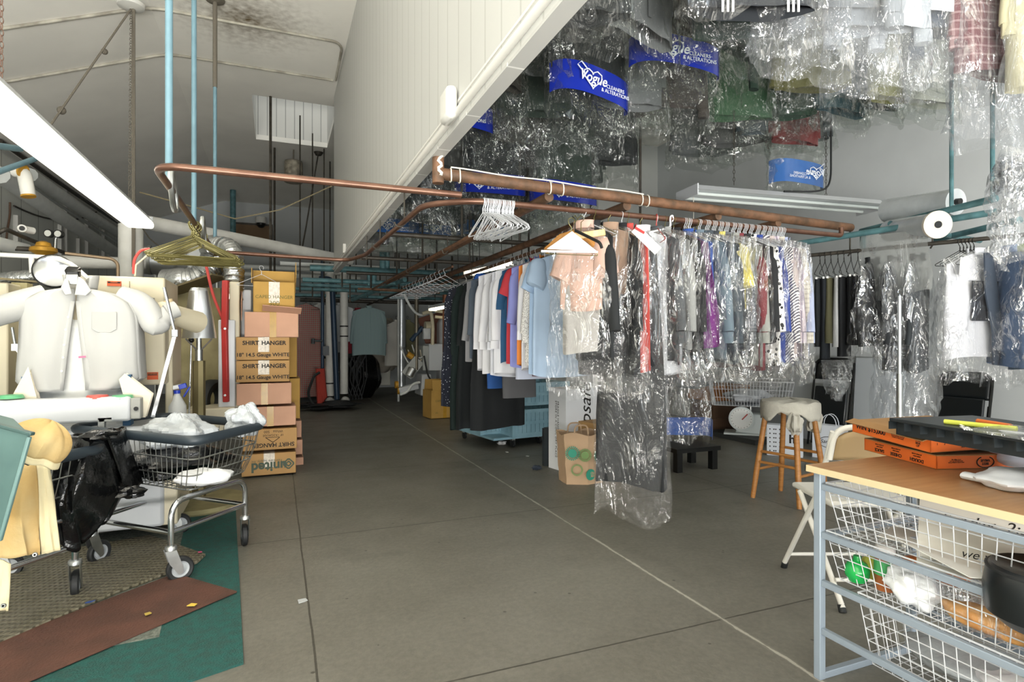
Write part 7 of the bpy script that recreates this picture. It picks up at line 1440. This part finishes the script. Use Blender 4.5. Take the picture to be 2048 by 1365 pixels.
M().bar(F(838, 720, 9.6), F(812, 752, 9.6), 0.05, 0.2).build('side_plate', mat('grey_enamel', '#a6a9a6'), pm); M().cyl(F(815, 708, 9.6), F(825, 715, 9.6), 0.05).build('yellow_knob', OCHRE, pm)
M().tube(rounded([F(848, 712, 9.4), F(856, 755, 9.4), F(880, 778, 9.4)], 0.1), 0.015).build('cable', BLACKR, pm)
for t_ in range(8): M().tube(sag(F(800 + 8 * t_, 690 + 5 * (t_ % 3), 9.7), F(835 + 4 * t_, 735 - 8 * (t_ % 4), 9.6), 0.12), 0.012, 5).build('hose', [GREYL, DARKG, CREAM][t_ % 3], pm)
tag(M().box((0, 0, 0), (0.75, 0.05, 0.55), ry=R(-18)).build('brown_cover', mat('brown_cover', '#6e4434', 0.7, var=0.1), None, fp(885, 655, 9.9)), 'slanting brown cover panel behind the copper post', 'panel')
dm = thing('dry_cleaning_drum', 'white rounded machine front with a black porthole behind the copper post', 'machine', fp(910, 730, 9.6)); M().box((0, 0.2, 0.0), (0.5, 0.4, 1.62)).build('housing', ENAM, dm, bevel=0.1); M().tube([(0.13 * math.cos(q) - 0.06, -0.01, 0.13 * math.sin(q)) for q in [2 * PI * k / 20 for k in range(20)]], 0.02, 6, closed=True).build('porthole', BLACKR, dm)
# clothes at the back
GB = 'clothes hanging at the back of the aisle'
for px, py, y, kind, col, lab, kw in ((612, 598, 10.9, 'dress', pattern('shawl', 'check', '#7e8a7a', '#a04048', 9), 'patterned red and green dress hanging at the back left', dict(length=1.75, w=0.55, sl=0)),
        (640, 600, 11.3, 'shirt', '#d6d6d2', 'white coat hanging behind the thin navy riser', dict(length=1.05, w=0.55)), (655, 600, 11.6, 'shirt', '#c5c8c8', 'pale shirt hanging behind the left white riser', dict(length=1.0, w=0.5)), (680, 600, 11.6, 'shirt', '#d5dadb', 'white bagged shirt between the two white risers', dict(length=0.8, w=0.5)),
        (716, 610, 11.7, 'shirt', '#8a1f2c', 'dark red shirt hanging at the back', dict(length=0.95, w=0.5)), (738, 606, 11.5, 'shirt', pattern('sage_stripe', 'stripes', '#7f9698', '#93a8a8', 12), 'sage grey shirt hanging in front of the dark red one', dict(length=1.02, w=0.62)),
        (793, 634, 11.9, 'shirt', '#d8d6cd', 'white jacket hanging behind the silver duct', dict(length=1.0, w=0.45)), (815, 634, 11.9, 'shirt', '#8d8a68', 'olive jacket hanging right of the silver duct', dict(length=0.8, w=0.4)), (600, 612, 11.2, 'shirt', '#24282a', 'black garment at the far left of the back clothes', dict(length=1.2, w=0.5)), (622, 605, 11.5, 'shirt', '#2b3a3a', 'dark teal garment beside the white coat', dict(length=1.1, w=0.5))):
    q = fp(px, py, y); garment(kind, lab, q, random.uniform(-0.3, 0.3), cloth(col) if isinstance(col, str) else col, GB, **{**dict(th=0.07, sl=0.55), **kw})
    hanger(q + Vector((0, 0, 0.014)), 0.0, WIREK, 'wire hanger of the clothes at the back', 'hangers at the back', 1.1, r=0.003)
q = fp(735, 597, 11.5)
tag(M().cyl((fp(590, 597, 11.6).x, 11.55, 1.2 + (682 - 604) * 12.5 / FPX), (fp(850, 597, 11.6).x, 11.55, 1.2 + (682 - 604) * 12.5 / FPX), 0.02).build('back_rail', DKPIPE), 'dark rail at the back carrying the red and sage shirts', 'rail')
# white machine with draped covers, black bags, red hose, clutter
wm = thing('spotting_machine', 'pale machine cabinet with black fittings at the back wall', 'machine', fp(757, 772, 13.2)); b0 = fp(757, 772, 13.2)
def G(px, py, y): return fp(px, py, y) - b0
a = G(742, 772, 13.0); b = G(781, 722, 13.0); M().span((a.x, a.y, a.z), (b.x, a.y + 0.6, b.z)).build('cabinet', mat('pale_cabinet', '#c9c8bd', 0.5), wm, bevel=0.015)
a = G(722, 735, 13.2); b = G(742, 692, 13.2); M().span((a.x, a.y, a.z), (b.x, a.y + 0.3, b.z)).build('side_cabinet', mat('pale_cabinet', '#c9c8bd'), wm, bevel=0.015)
for p_, q_ in (((728, 726), (760, 720)), ((758, 735), (780, 728)), ((742, 700), (752, 716))): M().cyl(G(*p_, 12.9), G(*q_, 12.9), 0.05).build('fitting', BLACKM, wm)
DRP = mat('grey_dust_sheet', '#b6afa0', 0.9, col2='#a19a8d', vscale=4)
tag(lump((0, 0, 0), (0.5, 0.35, 0.62), 20, 36, 0.12).build('dust_cover', DRP, None, fp(770, 690, 13.0)), 'baggy grey beige dust cover over the machine at the back', 'cover')
tag(lump((0, 0, 0), (0.3, 0.3, 0.48), 21, 30, 0.08).build('black_plastic_bag', BAGK, None, fp(732, 752, 12.6)), 'black rubbish bag standing at the back under the sage shirt', 'bag')
tag(M().tube(rounded([fp(640, 745, 10.4), fp(628, 752, 10.4), fp(614, 790, 10.4), fp(630, 815, 10.4), fp(668, 812, 10.4)], 0.3), 0.022).build('black_hose', BLACKR), 'black hose looping on the floor by the risers', 'hose')
rdh = M()
for t_ in range(4): rdh.tube(sag(fp(637 + 2 * t_, 738, 10.5), fp(640 + 3 * t_, 808 - 4 * t_, 10.5), 0.02), 0.05, 8)
tag(rdh.build('red_cloth_strip', mat('red_cloth', '#a5382c', 0.8)), 'red cloth hanging down to the floor beside the white riser', 'cloth')
tag(lump((0, 0, 0.02), (0.45, 0.3, 0.06), 22, 30, 0.25).build('dark_rags', BLACKR, None, fp(660, 812, 10.6)), 'heap of dark rags on the floor at the foot of the risers', 'rags')
tag(lump((0, 0, 0), (0.22, 0.2, 0.2), 23, 26, 0.15).build('cloth_heap', mat('cream_heap', '#cfc5b0', 0.9), None, fp(652, 742, 11.2)), 'cream cloth heap behind the left white riser', 'cloth')
tag(M().lathe([(0.16, 0), (0.2, 0.25), (0.21, 0.3)], (0, 0, 0)).build('blue_bucket', mat('blue_bucket', '#2c5fae', 0.5), None, fp(610, 775, 11.4)), 'blue bucket on the floor at the back left', 'bucket')
tag(M().box((0, 0, 0.35), (0.9, 0.5, 0.7)).build('dark_workbench', mat('dark_bench', '#2a2c2c', 0.6), None, (fp(620, 760, 12.4).x, 12.4, 0)), 'dark workbench under the clothes at the back left', 'bench')
for i, (px, py, col, lab) in enumerate(((700, 700, '#2c2d2d', 'dark shelf unit at the back between riser and sage shirt'), (720, 715, '#3f4a50', 'slate cabinet at the back behind the black fittings'))):
    q = fp(px, py, 13.6); tag(M().box((0, 0, q.z / 2), (0.55, 0.4, q.z)).build('storage_cabinet', mat('sc' + col, col, 0.6), None, (q.x, q.y, 0), bevel=0.01), lab, 'cabinet')
for i in range(10):
    q = fp(698 + 3 * i, 730 + 5 * (i % 4), 12.0); tag(M().tube([q, q + Vector((0.1 * (-1) ** i, 0, 0.2)), q + Vector((0.12 * (-1) ** i, 0.05, -0.25)), (q.x, q.y, 0.02)], 0.015, 5).build('cable_coil', BLACKR), 'black cable tangle at the back, beside the rubbish bag', 'cable', 'cables tangled at the back')
# lit strip lights deep in the aisle
strip_light('lit strip light above the shirts on the depth rail', fp(938, 545, 6.3), fp(1036, 524, 5.6), 0.18, LAMP2, 2, hang=4.49)
strip_light('lit strip light deep in the aisle left of the empty hangers', fp(865, 618, 8.8), fp(925, 607, 8.0), 0.16, LAMP2, 2, hang=4.49)
strip_light('lit strip light just above the grey sweatshirt', fp(955, 596, 7.6), fp(1010, 586, 6.9), 0.16, LAMP2, 2, hang=4.49)
# ceiling fittings at left: hanging motor can, rods, wire, brown door high on the back wall, wall camera
cn = thing('pendant_can', 'grimy round metal can hanging under the ceiling', 'lamp', onz(587, 345, 4.1)); M().cyl((0, 0, -0.17), (0, 0, 0.17), 0.15, n=24).build('can', mat('grimy_metal', '#a29b8a', 0.6, 0.3, col2='#6d665a', vscale=12), cn); M().lathe([(0.14, 0.17), (0.14, 0.19), (0.0, 0.2)], (0, 0, 0)).build('lid', ROPE, cn); M().cyl((0, 0, 0.2), (0, 0, 4.49 - cn.location.z), 0.012).build('stem', ROPE, cn)
for px, y0, lab in ((541, 193, 'long dark rod hanging through the skylight corner'), (549, 310, 'thinner rod beside the long skylight rod')):
    q = onz(px, y0, 4.49) if px == 541 else onz(px, 330, 4.2); tag(M().cyl((q.x, q.y, 4.49), (q.x, q.y, 2.1), 0.02, n=6).build('hanging_rod', DKPIPE), lab, 'rod')
q = onz(637, 305, 4.49); tag(M().lathe([(0.08, 0), (0.05, -0.05)], (q.x, q.y, 4.49)).tube([q, fp(612, 455, q.y - 1.0), fp(600, 520, q.y - 1.2)], 0.012, 6).build('guy_rope', DKPIPE), 'dark guy line slanting down from a small white ceiling rose', 'rope')
tag(M().tube([fp(280, 385, 6.6), fp(400, 418, 7.2), fp(470, 438, 7.6), fp(560, 420, 7.9), fp(664, 372, 8.1)], 0.008, 5).build('slack_wire', mat('tan_wire', '#8f8468', 0.7)), 'slack tan wire swooping below the ceiling to the partition', 'wire')
dr = thing('wall_hatch', 'brown boarded hatch high on the far wall', 'hatch', fp(507, 470, 15.15)); M().box((0, 0, 0), (0.75, 0.06, 0.45)).build('panel', mat('brown_board2', '#7d6448', 0.7), dr); M().box((0, 0.01, 0), (0.85, 0.05, 0.55)).build('frame', DKPIPE, dr)
dc = thing('dome_camera', 'small white dome camera hanging before the far wall', 'camera', fp(522, 447, 14.9)); M().cyl((0, 0, 0), (0, 0, 0.14), 0.12).build('mount', WHITE, dc); M().ball((0, 0, -0.01), 0.1).build('dome', BLACKM, dc)
pipe('teal_post', 'teal post standing high before the far wall hatch', [(fp(466, 410, 14.0).x, 14.0, 4.49 if fp(466, 410, 14.0).x > -1.15 else 4.2), fp(466, 560, 14.0)], 0.06, TEALP)
em = thing('emergency_light', 'white wall box lamp on the hanging partition', 'light', onx(897, 212, XW - 0.03)); M().box((0, 0, 0), (0.05, 0.13, 0.14)).build('housing', WHITE, em, bevel=0.02)
tag(M().box((0, 0, 0), (0.03, 0.1, 0.1)).build('junction_box', WHITE, None, onx(688, 498, XW - 0.016)), 'small white junction box at the far foot of the partition', 'box')
for i in range(9):
    x = 0.9 + 0.42 * i; tag(M().cyl((x, 8.9, 2.0), (x, 8.9, 4.49), 0.012, n=6).build('drop_rod', DKPIPE), 'thin dark drop rod seen under the grey header', 'rod', 'drop rods under the grey header')
